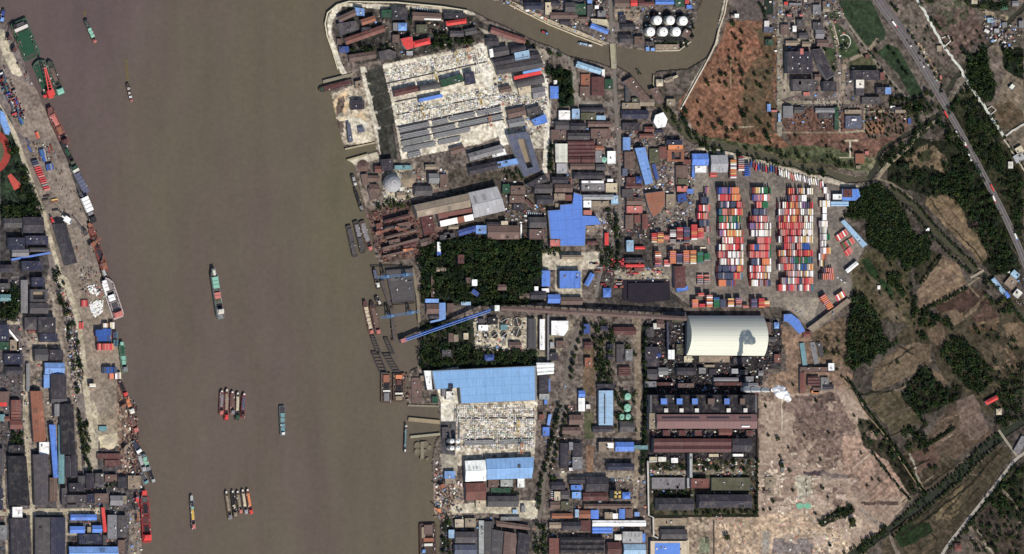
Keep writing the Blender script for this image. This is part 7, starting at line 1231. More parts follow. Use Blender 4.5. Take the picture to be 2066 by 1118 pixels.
o = bpy.data.objects.new('shipping_containers', rest.mesh('shipping_containers', M['boxes'])); tag(link(o), 'remaining coloured shipping containers of the big blocks and lower tiers', kind='stuff')
# ---------------------------------------------------------------- trees
def crown(v, f, c, cx, cy, z0, r, h, n, q, base, rng):
    """n leaf clumps of size q through the crown volume"""
    u = rng.normal(size=(n, 3)); u /= np.linalg.norm(u, axis=1, keepdims=True); rad = rng.uniform(.25, 1.0, n)[:, None]**.45
    lob = 1+.28*np.sin(np.arctan2(u[:, 1], u[:, 0])*rng.randint(3, 6)+rng.uniform(0, 6))[:, None]
    p = u*rad*lob*np.array([r, r, h/2]); p[:, 2] = p[:, 2]+z0+h/2; p[:, 0] += cx; p[:, 1] += cy
    a = rng.normal(size=(n, 3)); a[:, 2] *= .6; a /= np.linalg.norm(a, axis=1, keepdims=True); b = np.cross(a, rng.normal(size=(n, 3))+np.array([0, 0, .01])); b /= np.linalg.norm(b, axis=1, keepdims=True)
    s_ = (q*rng.uniform(.6, 1.3, n))[:, None]; Q_ = np.stack([p-a*s_-b*s_*.7, p+a*s_-b*s_*.6, p+a*s_*.8+b*s_*.7, p-a*s_*.9+b*s_*.8], 1)
    col_ = np.array(base)[None]*rng.uniform(.6, 1.5, (n, 1))*rng.uniform(.7, 1.35)*np.array([rng.uniform(.9, 1.25), 1, rng.uniform(.85, 1.1)])*np.array([1, 1, 1])[None]
    v.append(Q_.reshape(-1, 3)); c.append(np.repeat(col_, 4, 0)); 
def qmesh(name, v, c, mat):
    v = np.concatenate(v).astype(np.float32); c = np.concatenate(c); n = len(v)//4; me = bpy.data.meshes.new(name)
    me.vertices.add(len(v)); me.vertices.foreach_set('co', v.ravel()); me.loops.add(4*n); me.loops.foreach_set('vertex_index', np.arange(4*n, dtype=np.int32))
    me.polygons.add(n); me.polygons.foreach_set('loop_start', np.arange(0, 4*n, 4, dtype=np.int32)); me.update(calc_edges=True)
    ca = me.color_attributes.new('col', 'FLOAT_COLOR', 'POINT'); ca.data.foreach_set('color', np.concatenate([c, np.ones((len(c), 1))], 1).astype(np.float32).ravel()); me.materials.append(mat); return me
GR = [alb(v) for v in ((50, 68, 40), (42, 60, 38), (62, 76, 44), (38, 52, 34), (56, 66, 40), (48, 62, 46))]
cms = []; tms = []
rng = np.random.RandomState(5)
for k_ in range(7):
    v, c = [], []; crown(v, None, c, 0, 0, 2.2, 4.3, 6.5+k_ % 3, 210, .75, GR[k_ % 6], rng); cms.append(qmesh('crown', v, c, M['leaf']))
    m = MB(); m.lathe([(.45, 0), (.3, 2.5), (.15, 6)], 7)
    for a_ in (0.3, 2.4, 4.4): m.bar((0, 0, 2.4), (2*math.cos(a_), 2*math.sin(a_), 5), .12)
    tms.append(m.mesh('trunk', M['bark']))
NT = [0]; wv, wc = [], []; fv, fc = [], []
def tree(x, y, r, desc=None, name='tree', cat='tree'):
    """r crown radius in photo pixels; position is where the crown shows"""
    rm = r*S; k_ = rnd.randrange(7); p = P(x, y, rm*1.2)
    if desc and NT[0] < 296:
        NT[0] += 1; s_ = rm/4.6; t_ = empty(name, (p.x, p.y, 0), rnd.uniform(0, 6)); t_.scale = (s_, s_, s_*rnd.uniform(.85, 1.1)); t_['category'] = cat; t_['group'] = 'trees told apart singly'
        o = bpy.data.objects.new('crown', cms[k_]); link(o, t_); o = bpy.data.objects.new('trunk', tms[k_]); link(o, t_)
        autolabel(t_, '%s %s' % ('small' if r < 3.6 else 'big' if r > 6.5 else 'medium', desc), x, y)
    else:
        crown(wv, None, wc, p.x, p.y, .8, rm, rm*1.9, int(26+rm*5), .85+rm*.06, GR[k_ % 6], rng)
def zone(poly, d, r, desc=None, jitr=.5, keep=1.0):
    p = pts(poly); xs = [a for a, b in p]; ys = [b for a, b in p]; y = min(ys); row = 0
    while y < max(ys):
        x = min(xs)+(d/2 if row % 2 else 0)
        while x < max(xs):
            X_ = x+rnd.uniform(-jitr, jitr)*d; Y_ = y+rnd.uniform(-jitr, jitr)*d; ins = False
            for i in range(len(p)):
                (x0, y0), (x1, y1) = p[i], p[(i+1) % len(p)]
                if (y0 > Y_) != (y1 > Y_) and X_ < (x1-x0)*(Y_-y0)/(y1-y0)+x0: ins = not ins
            if ins and rnd.random() < keep and not blocked(X_, Y_): tree(X_, Y_, r*rnd.uniform(.55, 1.35), desc)
            x += d
        y += d*.87; row += 1
FOOT = []
for o in bpy.data.objects:
    if o.parent is None and o.type == 'EMPTY' and o.get('category') not in (None, 'tree', 'crane'):
        w_ = [c_ for c_ in o.children if c_.name.startswith('wall')]
        if w_:
            vs = [o.matrix_basis @ v.co for v in w_[0].data.vertices]; FOOT.append((min(v.x for v in vs)-2, max(v.x for v in vs)+2, min(v.y for v in vs)-2, max(v.y for v in vs)+2))
def blocked(x, y):
    q = P(x, y, 0); return any(a < q.x < b and c < q.y < d for a, b, c, d in FOOT)
for x, y, r in [(1479, 48, 6), (1496, 64, 4), (1484, 77, 4), (1496, 88, 4), (1494, 100, 5), (1472, 118, 4), (1472, 127, 3), (1455, 149, 5), (1465, 151, 3.5), (1427, 166, 4.5), (1452, 166, 3.5), (1465, 171, 4), (1498, 148, 6), (1480, 145, 4), (1497, 169, 4), (1505, 178, 3.5), (1523, 151, 4), (1528, 170, 4), (1534, 175, 3), (1550, 148, 4), (1549, 116, 3.5), (1544, 159, 3), (1415, 234, 4.5), (1500, 232, 7), (1508, 224, 4), (1455, 248, 6), (1440, 257, 5), (1485, 258, 5), (1535, 248, 4), (1555, 233, 3.5), (1552, 255, 4), (1527, 240, 4), (1461, 200, 3), (1408, 206, 3), (1535, 175, 4), (1410, 252, 4), (1478, 68, 3), (1471, 102, 2.5), (1485, 120, 2.5), (1492, 133, 3), (1430, 172, 3), (1440, 157, 2.5), (1503, 202, 2.5), (1520, 202, 2.5), (1492, 217, 3), (1445, 230, 2.5), (1383, 224, 6), (1378, 238, 6), (1385, 250, 5)]: tree(x, y, r, 'dark round tree')
for x, y, r in [(1735, 108, 3), (1744, 112, 3), (1757, 108, 3), (1768, 105, 4), (1795, 100, 4), (1806, 112, 4), (1815, 128, 4), (1822, 140, 4), (1830, 150, 4), (1668, 60, 3), (1700, 98, 5), (1708, 94, 4), (1740, 92, 3), (1772, 86, 3), (1870, 188, 6), (1862, 198, 6), (1880, 192, 5), (1848, 205, 5), (1835, 212, 5), (1676, 150, 4), (1684, 140, 4), (1648, 98, 4), (1664, 100, 4), (1809, 20, 5), (1800, 10, 4), (1880, 40, 5), (1890, 50, 5), (1895, 58, 4), (2004, 1100, 5), (1738, 915, 3), (1760, 968, 3), (1774, 970, 3), (1720, 1050, 7), (1692, 1036, 5), (1468, 1085, 7), (1570, 885, 5), (1578, 940, 5), (1594, 950, 4), (1660, 985, 4), (1600, 990, 3), (1560, 1012, 4), (1812, 732, 4), (1878, 944, 5), (1888, 943, 4), (1675, 1100, 4)]: tree(x, y, r, 'tree')
for line, n, r in [('1308 655 1302 700 1304 800 1300 880 1296 960', 26, 5), ('1184 640 1158 720 1150 770', 9, 4.5), ('1128 815 1112 900 1092 965 1086 1030', 20, 5), ('1144 820 1132 880 1110 950', 10, 4), ('1250 488 1246 530 1240 545', 6, 5), ('1245 430 1244 480', 5, 4.5), ('1528 925 1527 1035', 10, 4), ('1545 40 1545 28 1530 5', 4, 4), ('1112 290 1112 345', 6, 5), ('1106 128 1108 150', 3, 5), ('160 842 168 900', 7, 5), ('168 905 184 950', 5, 5)]:
    p = pts(line); seg = [math.dist(a, b) for a, b in zip(p, p[1:])]; T_ = sum(seg)
    for i in range(n):
        d = (i+.5)/n*T_; j = 0
        while d > seg[j]: d -= seg[j]; j += 1
        f = d/seg[j]; tree(p[j][0]+(p[j+1][0]-p[j][0])*f+rnd.uniform(-2, 2), p[j][1]+(p[j+1][1]-p[j][1])*f, r*rnd.uniform(.8, 1.2), 'roadside tree')
zone('1115 138 1150 140 1158 210 1130 215', 9, 5.2, 'dense green tree of the grove'); zone('700 100 790 88 790 96 730 112 700 116', 9, 5, 'dark tree on the peninsula'); zone('792 18 835 18 830 42 795 44', 9, 5, 'tree near the canal tip'); zone('868 70 960 62 960 90 870 100', 9, 5, 'dark leafy tree')
zone('850 500 862 484 900 490 930 476 975 484 1010 474 1040 486 1062 478 1095 492 1090 520 1098 545 1076 565 1082 590 1066 612 1030 606 1000 614 940 606 915 612 905 600 862 606 848 590 856 560 846 530', 8, 5.8, None, .6, .9)
zone('912 484 1060 484 1060 512 912 512', 9, 6, None); zone('1095 490 1133 500 1130 515 1095 510', 9, 5); zone('1205 500 1238 500 1235 530 1215 540', 9, 5, None, .5, .7)
zone('845 690 955 690 955 706 1085 706 1085 735 850 745', 8, 5.5, None, .5, .9); zone('858 650 950 648 950 690 858 690', 9, 5, None, .5, .5)
zone('1192 648 1240 648 1236 770 1205 775 1200 700', 9, 6, None, .5, .8); zone('1240 680 1282 678 1282 735 1240 690', 10, 5, None, .5, .5); zone('1242 790 1282 780 1284 870 1242 870', 9, 5, None, .5, .75); zone('1030 480 1060 512 1100 485 1098 500', 9, 5)
zone('1740 378 1774 370 1796 385 1826 430 1849 479 1808 524 1792 524 1762 498 1735 470 1752 494 1704 443 1712 412', 5.2, 4.2, None, .3); zone('1811 509 1853 475 1879 483 1875 524 1826 550', 5.2, 4, None, .3); zone('1788 548 1815 555 1830 590 1822 600 1795 575', 7, 5)
zone('1715 600 1745 590 1770 640 1790 690 1760 700 1725 740 1712 700', 7.5, 6, None, .5, .95); zone('1790 690 1812 690 1762 732 1716 742 1730 700', 8, 5.5, None, .6, .85); zone('1838 590 1850 600 1850 640 1840 640', 7, 4.5)
zone('1903 695 1929 680 1949 689 1972 715 1998 743 2003 766 1980 800 1946 778 1914 732 1894 715', 7, 5, None, .5, .95); zone('1826 778 1854 743 1877 743 1886 766 1906 783 1940 778 1935 806 1877 835 1857 832 1834 803', 7.5, 4.2, None, .5, .75); zone('2020 780 2066 752 2066 850 2020 868 2003 835', 8, 5.5, None, .6, .8); zone('1985 735 2066 730 2066 750 2003 790 1990 770', 9, 5, None, .6, .5)
zone('1854 640 1870 625 1895 640 1915 640 1925 665 1915 660 1895 650 1870 665 1868 700 1850 690', 8, 5, None, .6, .8); zone('1890 240 1935 270 1985 360 2040 500 2050 560 2010 560 1960 440 1900 380 1900 330 1930 320', 9, 6, None, .6, .8)
zone('1940 185 1960 175 2000 235 2020 290 2045 330 2066 370 2066 500 2010 360 1960 290', 9, 6, None, .6, .8); zone('1950 110 1988 98 2005 150 2010 172 1990 210 1962 180', 7.5, 5.5, None, .5, .95); zone('2014 82 2066 108 2066 150 2030 140', 9, 6, None, .6, .6)
zone('1770 320 1850 262 1902 232 1900 245 1850 285 1780 340', 8, 4.5, None, .5, .85); zone('1905 222 1945 180 1950 140 1985 100 1990 106 1955 185 1920 232', 8, 4.5, None, .5, .8); zone('1790 320 1850 300 1870 345 1930 380 1880 400 1800 362', 9, 5, None, .6, .45)
zone('1830 340 1900 350 1935 340 1960 400 1900 395 1860 380', 9, 5, None, .5, .6); zone('1845 0 1900 0 1880 30 1850 10', 9, 4, None, .6, .4); zone('1940 0 2040 0 2030 22 1960 16', 9, 5.5, None, .6, .8); zone('1790 190 1860 198 1865 225 1800 222', 8, 5, None, .5, .9); zone('1835 200 1902 216 1850 252 1832 250', 9, 5, None, .5, .8)
zone('1400 290 1440 296 1560 322 1680 352 1700 360 1690 366 1560 334 1430 304', 9, 3.5, None, .6, .5); zone('1500 290 1600 305 1700 322 1750 330 1745 345 1640 330 1500 302', 9, 4.5, None, .6, .6); zone('1590 268 1700 285 1740 300 1740 315 1640 300', 14, 2.4, None, .6, .4)
zone('1745 215 1828 220 1825 275 1745 280', 7, 1.8, None, .5, .7); zone('1455 262 1560 262 1565 290 1470 285', 9, 4, None, .6, .35)
zone('0 425 72 395 88 430 60 440 0 450', 8, 6, None, .5, .9); zone('12 290 40 300 60 350 75 400 40 400 44 360', 9, 5, None, .5, .7); zone('0 612 38 610 40 642 0 645', 8, 6, None, .5, .95); zone('22 575 40 565 40 605 24 608', 8, 5, None); zone('0 672 20 665 18 705 0 710', 8, 5); zone('24 860 50 866 50 912 22 905', 8, 5, None, .5, .9); zone('95 520 112 515 122 560 108 562', 8, 4.5, None, .5, .7)
zone('108 562 126 560 160 690 166 760 160 800 148 760 134 660', 8, 4, None, .6, .55); zone('150 760 160 800 164 850 158 850', 7, 4, None, .5, .6); zone('170 850 180 850 184 920 172 910', 7, 4.5, None, .5, .8); zone('220 962 244 960 240 990 215 985', 8, 4.5, None, .5, .7)
zone('1316 933 1520 930 1520 948 1316 952', 8, 4, None, .5, .55); zone('1318 990 1400 988 1400 1004 1320 1004', 8, 4, None, .5, .7); zone('1400 1028 1524 1028 1524 1038 1318 1040', 8, 3.5, None, .5, .6); zone('1300 86 1380 88 1396 60 1400 20 1404 40 1398 70 1384 98', 8, 3.6, None, .5, .6)
zone('1652 1056 1700 1020 1716 1016 1726 1030 1690 1050', 7, 4, None, .5, .8); zone('1710 1112 1790 1060 1800 1072 1740 1118 1700 1118', 8, 4.5, None, .5, .7); zone('1795 1065 1870 1005 1940 950 2015 872 2020 880 1945 962 1872 1020', 9, 3, None, .5, .35)
zone('1738 835 1790 880 1830 945 1865 995 1850 1003 1810 950 1770 900 1735 890', 9, 4, None, .6, .55); zone('1820 862 1850 855 1880 900 1860 925 1830 905', 8, 4, None, .6, .5); zone('1640 665 1700 640 1740 690 1716 735 1645 735', 11, 4, None, .6, .4)
zone('1990 1010 2066 935 2066 1060 2040 1050', 9, 5, None, .6, .7); zone('1950 1060 2010 1000 2066 1070 2066 1118 1960 1118', 11, 4.5, None, .6, .45); zone('1970 650 2066 690 2066 720 1990 680 1960 690', 10, 4, None, .6, .45); zone('1985 570 2015 590 2050 640 2020 640 1990 600', 9, 4.5, None, .6, .5); zone('1900 60 2010 60 1990 110 1900 110', 13, 3, None, .6, .4); zone('1800 40 1900 60 1930 160 1900 200 1850 110', 14, 2.5, None, .6, .3)
zone('1720 545 1750 505 1860 560 1845 660 1760 640', 14, 3, None, .6, .3); zone('1540 760 1720 760 1780 900 1800 1000 1700 1060 1540 1040', 30, 2.2, None, .6, .2); zone('1412 290 1440 295 1560 325 1560 330 1420 300', 8, 3, None, .5, .4); zone('1265 155 1310 200 1300 140', 9, 4, None, .5, .5); zone('1330 195 1395 262 1390 285 1340 220', 9, 4, None, .5, .5)
zone('1040 345 1060 342 1064 360 950 358 950 350', 8, 4.5, None, .5, .8); zone('1112 330 1124 330 1122 350 1110 350', 7, 4.5); zone('1205 380 1255 470 1250 520 1240 470', 9, 4); zone('850 395 905 395 925 355 935 375 905 410 760 420 760 408', 9, 4.5, None, .5, .6); zone('1060 86 1150 112 1148 118 1060 92', 8, 4, None, .5, .6); zone('705 100 785 88 780 96 700 112', 8, 5)
zone('988 985 1045 985 1045 998 988 998', 7, 4, None, .5, .8); zone('893 1050 908 1050 912 1118 893 1118', 8, 4.5, None, .5, .8); zone('1082 1055 1110 1055 1108 1118 1080 1118', 8, 4.5, None, .5, .7); zone('1110 960 1130 960 1130 985 1110 985', 8, 5); zone('860 780 880 775 882 800 865 808', 8, 4.5, None, .5, .6)
zone('1380 250 1440 285 1450 300 1390 290', 9, 3.5, None, .5, .6)
for line, n, r in [('1711 763 1748 822 1792 882 1832 941 1867 1000', 46, 2.6), ('1820 793 1847 827 1869 857', 12, 3.4), ('1832 862 1869 901 1923 864', 20, 3.4), ('1853 630 1900 608 1950 580', 16, 3), ('1796 374 1853 415 1890 460 1928 497 1973 540', 30, 3), ('1788 392 1845 432 1882 478 1920 515 1960 552', 26, 3.2), ('1990 562 2020 585 2066 650', 14, 4), ('1800 1062 1868 1000 1935 948 2010 872', 40, 2.6), ('1800 1084 1872 1024 1940 968 2020 890', 36, 2.6), ('1915 1106 1950 1066 2004 998 2050 936', 26, 3.6), ('1716 745 1765 715 1812 690', 16, 4), ('1716 640 1712 740', 14, 4.5), ('1855 575 1900 514', 10, 3), ('1853 480 1880 470', 5, 4), ('1758 911 1807 975 1837 1010', 16, 2.4), ('1750 98 1800 170 1820 200', 8, 2.6), ('1830 60 1870 120 1905 180', 10, 3), ('2000 230 2040 300 2066 330', 8, 3)]:
    p = pts(line); seg = [math.dist(a_, b_) for a_, b_ in zip(p, p[1:])]; T_ = sum(seg)
    for i in range(n):
        d_ = (i+.5)/n*T_; j = 0
        while d_ > seg[j]: d_ -= seg[j]; j += 1
        f = d_/seg[j]; tree(p[j][0]+(p[j+1][0]-p[j][0])*f+rnd.uniform(-1.5, 1.5), p[j][1]+(p[j+1][1]-p[j][1])*f+rnd.uniform(-1.5, 1.5), r*rnd.uniform(.7, 1.4))
o = link(bpy.data.objects.new('woodland', qmesh('woodland', wv, wc, M['leaf']))); tag(o, 'dense dark green woods, orchards and hedges across the right side and groves', kind='stuff')
# ---------------------------------------------------------------- loose stuff on the ground
def scatter(name, label, areas, cols, smin, smax, hmax, mat='boxes', grid=0):
    m = MB(); seen = set()
    for poly, n, ang in areas:
        p = pts(poly); xs = [a for a, b in p]; ys = [b for a, b in p]; k = 0
        for _ in range(n*4):
            if k >= n: break
            X_, Y_ = rnd.uniform(min(xs), max(xs)), rnd.uniform(min(ys), max(ys)); ins = False
            for i in range(len(p)):
                (x0, y0), (x1, y1) = p[i], p[(i+1) % len(p)]
                if (y0 > Y_) != (y1 > Y_) and X_ < (x1-x0)*(Y_-y0)/(y1-y0)+x0: ins = not ins
            if grid:
                ca_, sa_ = math.cos(R(ang)), math.sin(R(ang)); uu = X_*ca_+Y_*sa_; vv = -X_*sa_+Y_*ca_; uu = round(uu/grid)*grid; vv = round(vv/grid/.93)*grid*.93; X_ = uu*ca_-vv*sa_+rnd.uniform(-.2, .2); Y_ = uu*sa_+vv*ca_+rnd.uniform(-.2, .2)
                key = (round(uu/grid), round(vv/grid)); 
                if key in seen or math.sin(uu*.11+vv*.05)+math.sin(vv*.3-uu*.07) > 1.25: continue
                seen.add(key)
            if not ins: continue
            k += 1
            q = P(X_, Y_, 0)
            if any(a < q.x < b and c < q.y < d for a, b, c, d in FOOT): continue
            m.cur = jit(C[rnd.choice(cols)], .25); l = rnd.uniform(smin, smax); h = rnd.uniform(.4, hmax); m.box(q.x, q.y, 0, h, l*(1.15 if grid else rnd.uniform(.8, 2)), l, R(-ang)+rnd.gauss(0, .08) if ang is not None else rnd.uniform(0, 3))
    o = m.build(name, M[mat]); tag(o, label, kind='stuff'); return o
UP = '772 134 978 90 1022 268 1000 282 815 322 795 250'
scatter('precast_pieces', 'rows of white precast concrete pieces stacked in the two riverside yards', [('776 140 975 96 982 122 780 166', 800, -12), ('782 168 872 150 876 168 786 186', 260, -12), ('890 148 988 124 992 140 895 160', 260, -12), ('798 212 1008 172 1012 215 802 252', 1100, -12),
   ('925 817 1080 808 1078 842 922 842', 560, 0), ('922 846 1078 846 1076 884 922 886', 800, 0), ('930 888 1076 888 1076 905 930 907', 160, 0), ('1010 190 1095 180 1098 232 1030 240', 240, -12), ('1036 205 1090 196 1092 212 1040 220', 60, -12)], ['ow', 'bg', 'lg', 'ow', 'ow', 'wh', 'tn', 'lg'], 1.9, 2.5, 1.8, grid=3.7)
scatter('street_junk', 'small loose goods, bins and sheds scattered through the yards and lanes', [('1112 225 1240 262 1245 470 1112 470', 500, 0), ('1250 225 1400 300 1400 480 1255 480', 1100, 0), ('985 70 1110 110 1105 260 1030 290 1000 200', 320, -12), ('684 20 960 30 960 95 730 125 690 100', 260, -14), ('1000 -5 1230 -5 1225 85 1110 46 1000 4', 420, 0), ('1245 -5 1405 -5 1390 90 1250 92', 240, 0), ('1112 960 1300 960 1305 1118 1090 1118', 420, 0), ('890 1045 1080 1045 1075 1118 890 1118', 260, 0), ('1080 810 1180 810 1170 960 1110 960', 160, 0), ('1310 640 1580 640 1540 800 1310 800', 700, 0), ('1000 360 1100 360 1100 480 1000 480', 300, 0), ('0 560 100 560 130 880 0 1118', 450, 0), ('1540 0 1700 0 1735 215 1570 260', 420, 0), ('1700 210 1830 215 1830 240 1640 260', 120, 0), ('1980 20 2066 60 2040 100 1990 80', 160, None), ('2030 545 2066 560 2066 620 2030 600', 70, None), ('120 560 150 640 168 760 150 830', 220, None), ('955 645 1070 640 1070 706 960 708', 160, 0), ('860 640 860 600 905 600 905 650', 50, 0), ('1240 530 1340 545 1350 575 1180 580', 120, 0), ('190 960 285 950 285 1118 140 1118', 320, None), ('875 950 940 980 930 1045 876 1045', 170, None), ('740 340 905 340 900 400 750 415', 200, 0), ('1310 925 1525 925 1525 1000 1310 1000', 420, 0), ('1316 868 1522 868 1522 882 1316 882', 220, 0)],
   ['gr', 'dg', 'lg', 'tn', 'br', 'wh', 'vd', 'ow', 'br', 'tn', 'vd', 'bg', 'rb', 'gr', 'sl', 'dg', 'vd', 'br'] + ['pk', 'lb'], 1.0, 3.2, 2.6)
scatter('rubble', 'pale broken rubble and timber on the cleared ground', [('1530 925 1690 925 1660 1050 1530 1050', 60, None), ('1560 1050 1720 1040 1720 1118 1560 1118', 90, None), ('1845 85 1862 90 1902 162 1890 168', 60, None), ('174 580 212 575 210 600 178 600', 60, None), ('1440 1040 1530 1045 1530 1118 1440 1118', 60, None)], ['bg', 'tn', 'ow', 'pk', 'br', 'lg'], .8, 2.4, 1.0)
scatter('plant_pipework', 'dark pipes, ducts and transformers packed around the power station', [('1310 741 1540 741 1530 796 1310 796', 420, 0), ('1318 866 1524 866 1524 884 1318 884', 200, 20), ('1314 914 1522 914 1522 930 1314 930', 90, 0), ('1316 964 1384 964 1384 988 1316 988', 60, 0), ('1300 640 1384 640 1384 740 1300 740', 160, 0), ('1542 640 1576 640 1576 740 1542 740', 90, 0), ('1590 210 1740 210 1740 262 1590 262', 160, 0), ('1580 2 1700 2 1664 96 1580 96', 200, 0)], ['dg', 'vd', 'br', 'mr', 'gr', 'lg', 'bk', 'tn', 'vd'], .7, 1.8, 4.0)
scatter('quay_goods', 'dark crates, planks and vehicles along the left bank strip and quays', [('104 560 126 560 160 690 168 760 158 800 148 760 130 650', 150, 75), ('240 800 270 800 280 960 246 960', 160, 80), ('100 300 130 290 180 440 196 540 160 550 110 440', 45, 75), ('60 285 100 290 100 330 66 330', 60, 70), ('30 120 60 150 66 180 44 150', 24, 60), ('10 120 50 240 30 250 0 150', 110, 66), ('160 540 200 552 205 590 160 590', 40, None), ('880 930 912 960 905 1040 878 1040', 110, None)], ['dg', 'vd', 'br', 'mr', 'gr', 'bk', 'rb', 'tn', 'ow'], 1.0, 3.0, 2.2)
scatter('white_bags', 'heap of white sacks on the left quay', [('176 578 190 575 200 598 178 588', 60, None), ('180 608 208 606 206 630 192 640 182 626', 210, None)], ['wh', 'ow'], 1.4, 2.6, 2.0)
scatter('scrap_metal', 'rusty steel plates, pipes and scrap filling the riverside dockyard', [('742 430 835 410 845 450 905 470 880 500 762 528', 520, -14), ('768 755 830 752 828 812 768 812', 60, 0), ('205 905 245 905 245 945 196 945', 60, None), ('776 545 832 541 838 604 792 610', 90, -8), ('772 566 790 560 800 690 790 690', 60, None), ('262 820 276 820 284 950 268 950', 150, None)], ['rb', 'mr', 'mr', 'br', 'dg', 'tn', 'ru', 'vd', 'br'], .8, 3.0, 2.4)
# beams laid in long grey stacks
k_ = 0
for (x0, y0, x1, y1) in [(806, 263, 868, 250), (872, 249, 905, 242), (906, 240, 960, 230), (962, 229, 1012, 219), (808, 277, 868, 265), (872, 264, 920, 254), (924, 253, 1016, 234), (810, 290, 870, 277), (874, 276, 950, 260), (812, 303, 880, 289), (884, 288, 930, 279), (822, 314, 850, 308), (1034, 222, 1062, 216), (935, 894, 1000, 892), (1005, 892, 1070, 890)]:
    a, b = P(x0, y0, 2.6), P(x1, y1, 2.6); c0 = (a+b)/2; L = (b-a).length; root = empty('beam_stack', (c0.x, c0.y, 0), math.atan2((b-a).y, (b-a).x)); root['category'] = 'beams'; root['group'] = 'stacks of long concrete beams'
    for j in range(7):
        m = MB(); m.box(rnd.uniform(-.02, .02)*L, (j-3)*1.35, .5, 2.6-(j % 3)*.5, L*rnd.uniform(.88, 1), .95); m.build('beam', M['conc'], root, jit(C['lg' if j % 2 else 'gr'], .12))
    for s_ in (-.35, .35): m = MB(); m.box(s_*L, 0, 0, .45, .8, 9.5); m.build('support', M['conc'], root, C['br'])
    autolabel(root, 'grey stack of long concrete beams', (x0+x1)/2, (y0+y1)/2)
for i, (x0, y0, x1, y1) in enumerate([(778, 169, 985, 124), (796, 206, 840, 197), (800, 256, 1010, 212), (806, 270, 1014, 227), (808, 284, 1016, 241), (922, 844, 1078, 843), (930, 886, 1076, 885), (800, 232, 1008, 190)]):
    a, b = P(x0, y0, 0), P(x1, y1, 0); c0 = (a+b)/2; m = MB(); m.box(0, 0, 0, 1.1, (b-a).length, 1.6); o = m.build('crane_rail', M['conc'], None, C['vd']); o.location = c0; o.rotation_euler = (0, 0, math.atan2((b-a).y, (b-a).x)); o['category'] = 'rail'; autolabel(o, 'thin dark raised crane rail', (x0+x1)/2, (y0+y1)/2)
# gravel heaps
for x, y, r, h, c_, lab in [(826, 360, 17, 9, 'tn', 'large bare tan gravel cone right of the pale domed silo'), (733, 335, 13, 6, 'br', 'brown gravel mound below the small square basin'), (690, 236, 9, 5, 'bg', 'sandy cream heap at the upper precast yard shore'), (704, 200, 8, 4, 'bg', 'upper cream sand heap beside the jetty'), (222, 893, 14, 4, 'bg', 'beige sand heap in the walled bay on the left quay'), (225, 845, 12, 4, 'tn', 'tan heap above the beige sand heap on the left quay')]:
    q = P(x, y, h*.4); m = MB(); R_ = r*S; m.lathe([(R_*(1-k/6)**.85*1, h*(k/6)) for k in range(6)]+[(.2, h)], 22)
    m.v = [(a+rnd.uniform(-.5, .5), b+rnd.uniform(-.5, .5), max(0, z+rnd.uniform(-.3, .3))) for a, b, z in m.v]; o = m.build('gravel_heap', M['conc'], None, C[c_]); o.location = (q.x, q.y, 0); tag(o, lab, 'heap')
q = [P(x, y, 0) for x, y in [(1256, 566), (1350, 565), (1352, 606), (1290, 612), (1256, 606)]]; c0 = sum(q, Vector())/5; m = MB(); m.prism([((v-c0).x, (v-c0).y) for v in q], 0, 2); m.prism([((v-c0).x*.8, (v-c0).y*.8) for v in q], 2.01, 5); o = m.build('coal_heap', M['conc'], None, alb((46, 40, 50))); o.location = c0; tag(o, 'wide near black coal heap left of the maroon roofed shed', 'heap')  # one even near black for the whole heap
for i_, s_ in enumerate(['L 776 447 828 434 6|9 mr g', 'L 775 462 800 456 5|7 dg g', '800 452 826 447 828 462 803 468|5 br f', 'L 778 480 840 464 6|8 br g', '784 486 806 481 808 494 788 498|7 br f', 'L 772 502 846 482 5|9 br s', '848 436 872 430 878 470 856 476|6 mr f', '812 492 838 486 840 498 815 503|6 mr g', 'L 772 518 840 502 4|6 br s', '880 430 900 425 905 445 886 450|8 mr g', '758 452 770 449 774 470 763 474|6 rb f', '846 484 870 478 872 492 850 498|6 br g', '896 470 906 468 910 480 900 482|6 dg f', '707 202 735 202 735 220 709 222|7 vd f', '722 258 734 256 736 266 724 268|5 sl f', '700 250 706 248 712 285 704 288|6 sl f', '770 322 793 320 793 345 770 345|9 vd f', '728 352 742 350 746 372 732 374|5 br g', '742 380 760 376 764 400 748 404|5 br g', '716 165 730 162 732 176 718 178|6 tn f']):  # charcoal square at the foot of the drying beds: shade put into its colour
    a_, k_ = s_.split('|'); k_ = k_.split(); building(a_, float(k_[0]), k_[1], k_[2], 'shed' if abs(area(shape(a_))) < 260 else 'workshop')
building('1362 537 1383 537 1383 581 1362 581', 12, 'mr', 'g', 'coal_shed', 'tall upright maroon roof between the coal heap and the containers')
building('L 1365 586 1388 581 8', 5, 'bl', 'f', 'shed', 'ragged blue roof at the foot of the upright maroon roof')
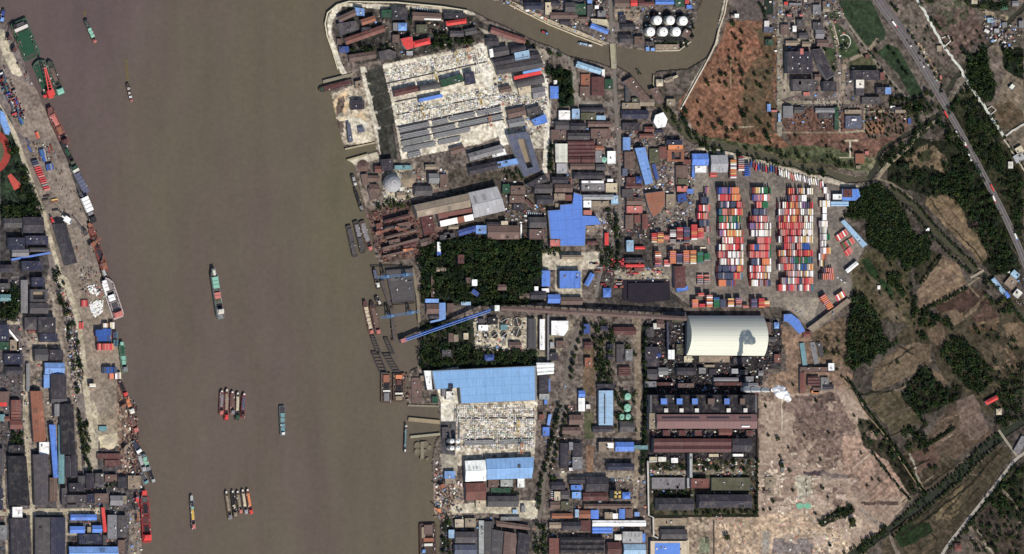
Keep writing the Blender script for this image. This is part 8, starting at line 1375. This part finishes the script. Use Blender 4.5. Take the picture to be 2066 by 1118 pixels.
# ---------------------------------------------------------------- vehicles
def vehicle(x, y, ang, c, kind, lab=None):
    c0 = P(x, y, 1); root = empty(kind, (c0.x, c0.y, .55 if kind == 'parked_truck' else .3), R(-ang)); root['category'] = 'truck' if 'truck' in kind else 'car'
    if 'truck' in kind:
        m = MB(); m.box(-1.5, 0, 1.1, 3.8, 11, 2.5); m.build('trailer', M['paint'], root, jit(C[c])); m = MB(); m.box(5.6, 0, .5, 3.1, 2.4, 2.4); m.build('cab', M['paint'], root, jit(C[rnd.choice(['wh', 'rd', 'bl'])])); wl = (5.4, -4.5, -6); hw = 1.1; wr = .5
    else:
        m = MB(); m.box(0, 0, .3, .95, 4.4, 1.8); m.build('body', M['paint'], root, jit(C[c])); m = MB(); m.box(-.2, 0, .96, 1.5, 2.3, 1.6); m.build('cabin', M['glass'], root); wl = (1.4, -1.4); hw = .85; wr = .33
    for a_ in wl:
        for s_ in (-1, 1): m = MB(); m.box(a_, s_*hw, 0, 2*wr, 2*wr, .25); m.build('wheel', M['paint'], root, C['bk'])
    if lab: root['label'] = lab
    return root
for x, y, c_, ang in [(1804, 49, 'wh', 50), (1908, 231, 'rd', 58), (1931, 271, 'ow', 60), (1946, 290, 'wh', 62), (1956, 318, 'wh', 62), (2001, 379, 'rd', 63), (2005, 402, 'wh', 64), (2049, 478, 'wh', 66), (1860, 130, 'gr', 56), (1834, 88, 'dg', 54)]:
    autolabel(vehicle(x, y, ang, c_, 'truck'), '%s truck on the highway,' % CN[c_], x, y)
i = 0
for x0, y0, n, dx, dy, ang in [(1062, 430, 8, 4.2, .3, 90), (1233, 969, 7, 4, 0, 80), (1193, 411, 8, 4.4, 0, 0), (1200, 432, 7, 3.5, 3, 30), (1114, 992, 5, 0, 4, 0), (842, 17, 8, 5, .8, 80), (1205, 440, 6, 4, 2, 50), (1236, 60, 1, 0, 0, 85), (1241, 130, 1, 0, 0, 85), (1246, 260, 1, 0, 0, 85), (1140, 780, 1, 0, 0, 100), (1124, 870, 1, 0, 0, 105), (1380, 350, 5, 5, 3, 60), (1600, 626, 3, 8, 2, 20), (1690, 560, 3, 7, 5, 40), (60, 470, 3, 2, 8, 75), (150, 690, 4, 2, 8, 78), (1575, 100, 3, 0, 22, 90)]:
    for k in range(n):
        c_ = rnd.choice(['wh', 'ow', 'vd', 'gr', 'wh', 'rd', 'bl']); x, y = x0+dx*k, y0+dy*k; v_ = vehicle(x, y, ang+rnd.uniform(-4, 4), c_, 'parked_car'); v_['group'] = 'parked cars'; autolabel(v_, '%s car' % CN[c_], x, y)
# wakes
wk = MB()
for p_, w_ in (('254 118 256 140 258 163', 5), ('173 20 170 34', 4)):
    v, f = ribbon(smooth(pts(p_)), w_, -2.0); wk.add(v, f)
o = wk.build('wake', M['ground']); o.data.color_attributes.new('col', 'FLOAT_COLOR', 'POINT'); 
o.data.color_attributes['col'].data.foreach_set('color', np.tile(np.array([*alb((112, 100, 72)), 1], dtype=np.float32), len(o.data.vertices))); tag(o, 'faint pale wakes trailing behind two small boats', kind='stuff')
print('containers', NIND, 'trees', NT)
finish_labels()
print('objects', len(bpy.data.objects), 'things', sum(1 for o in bpy.data.objects if o.parent is None))
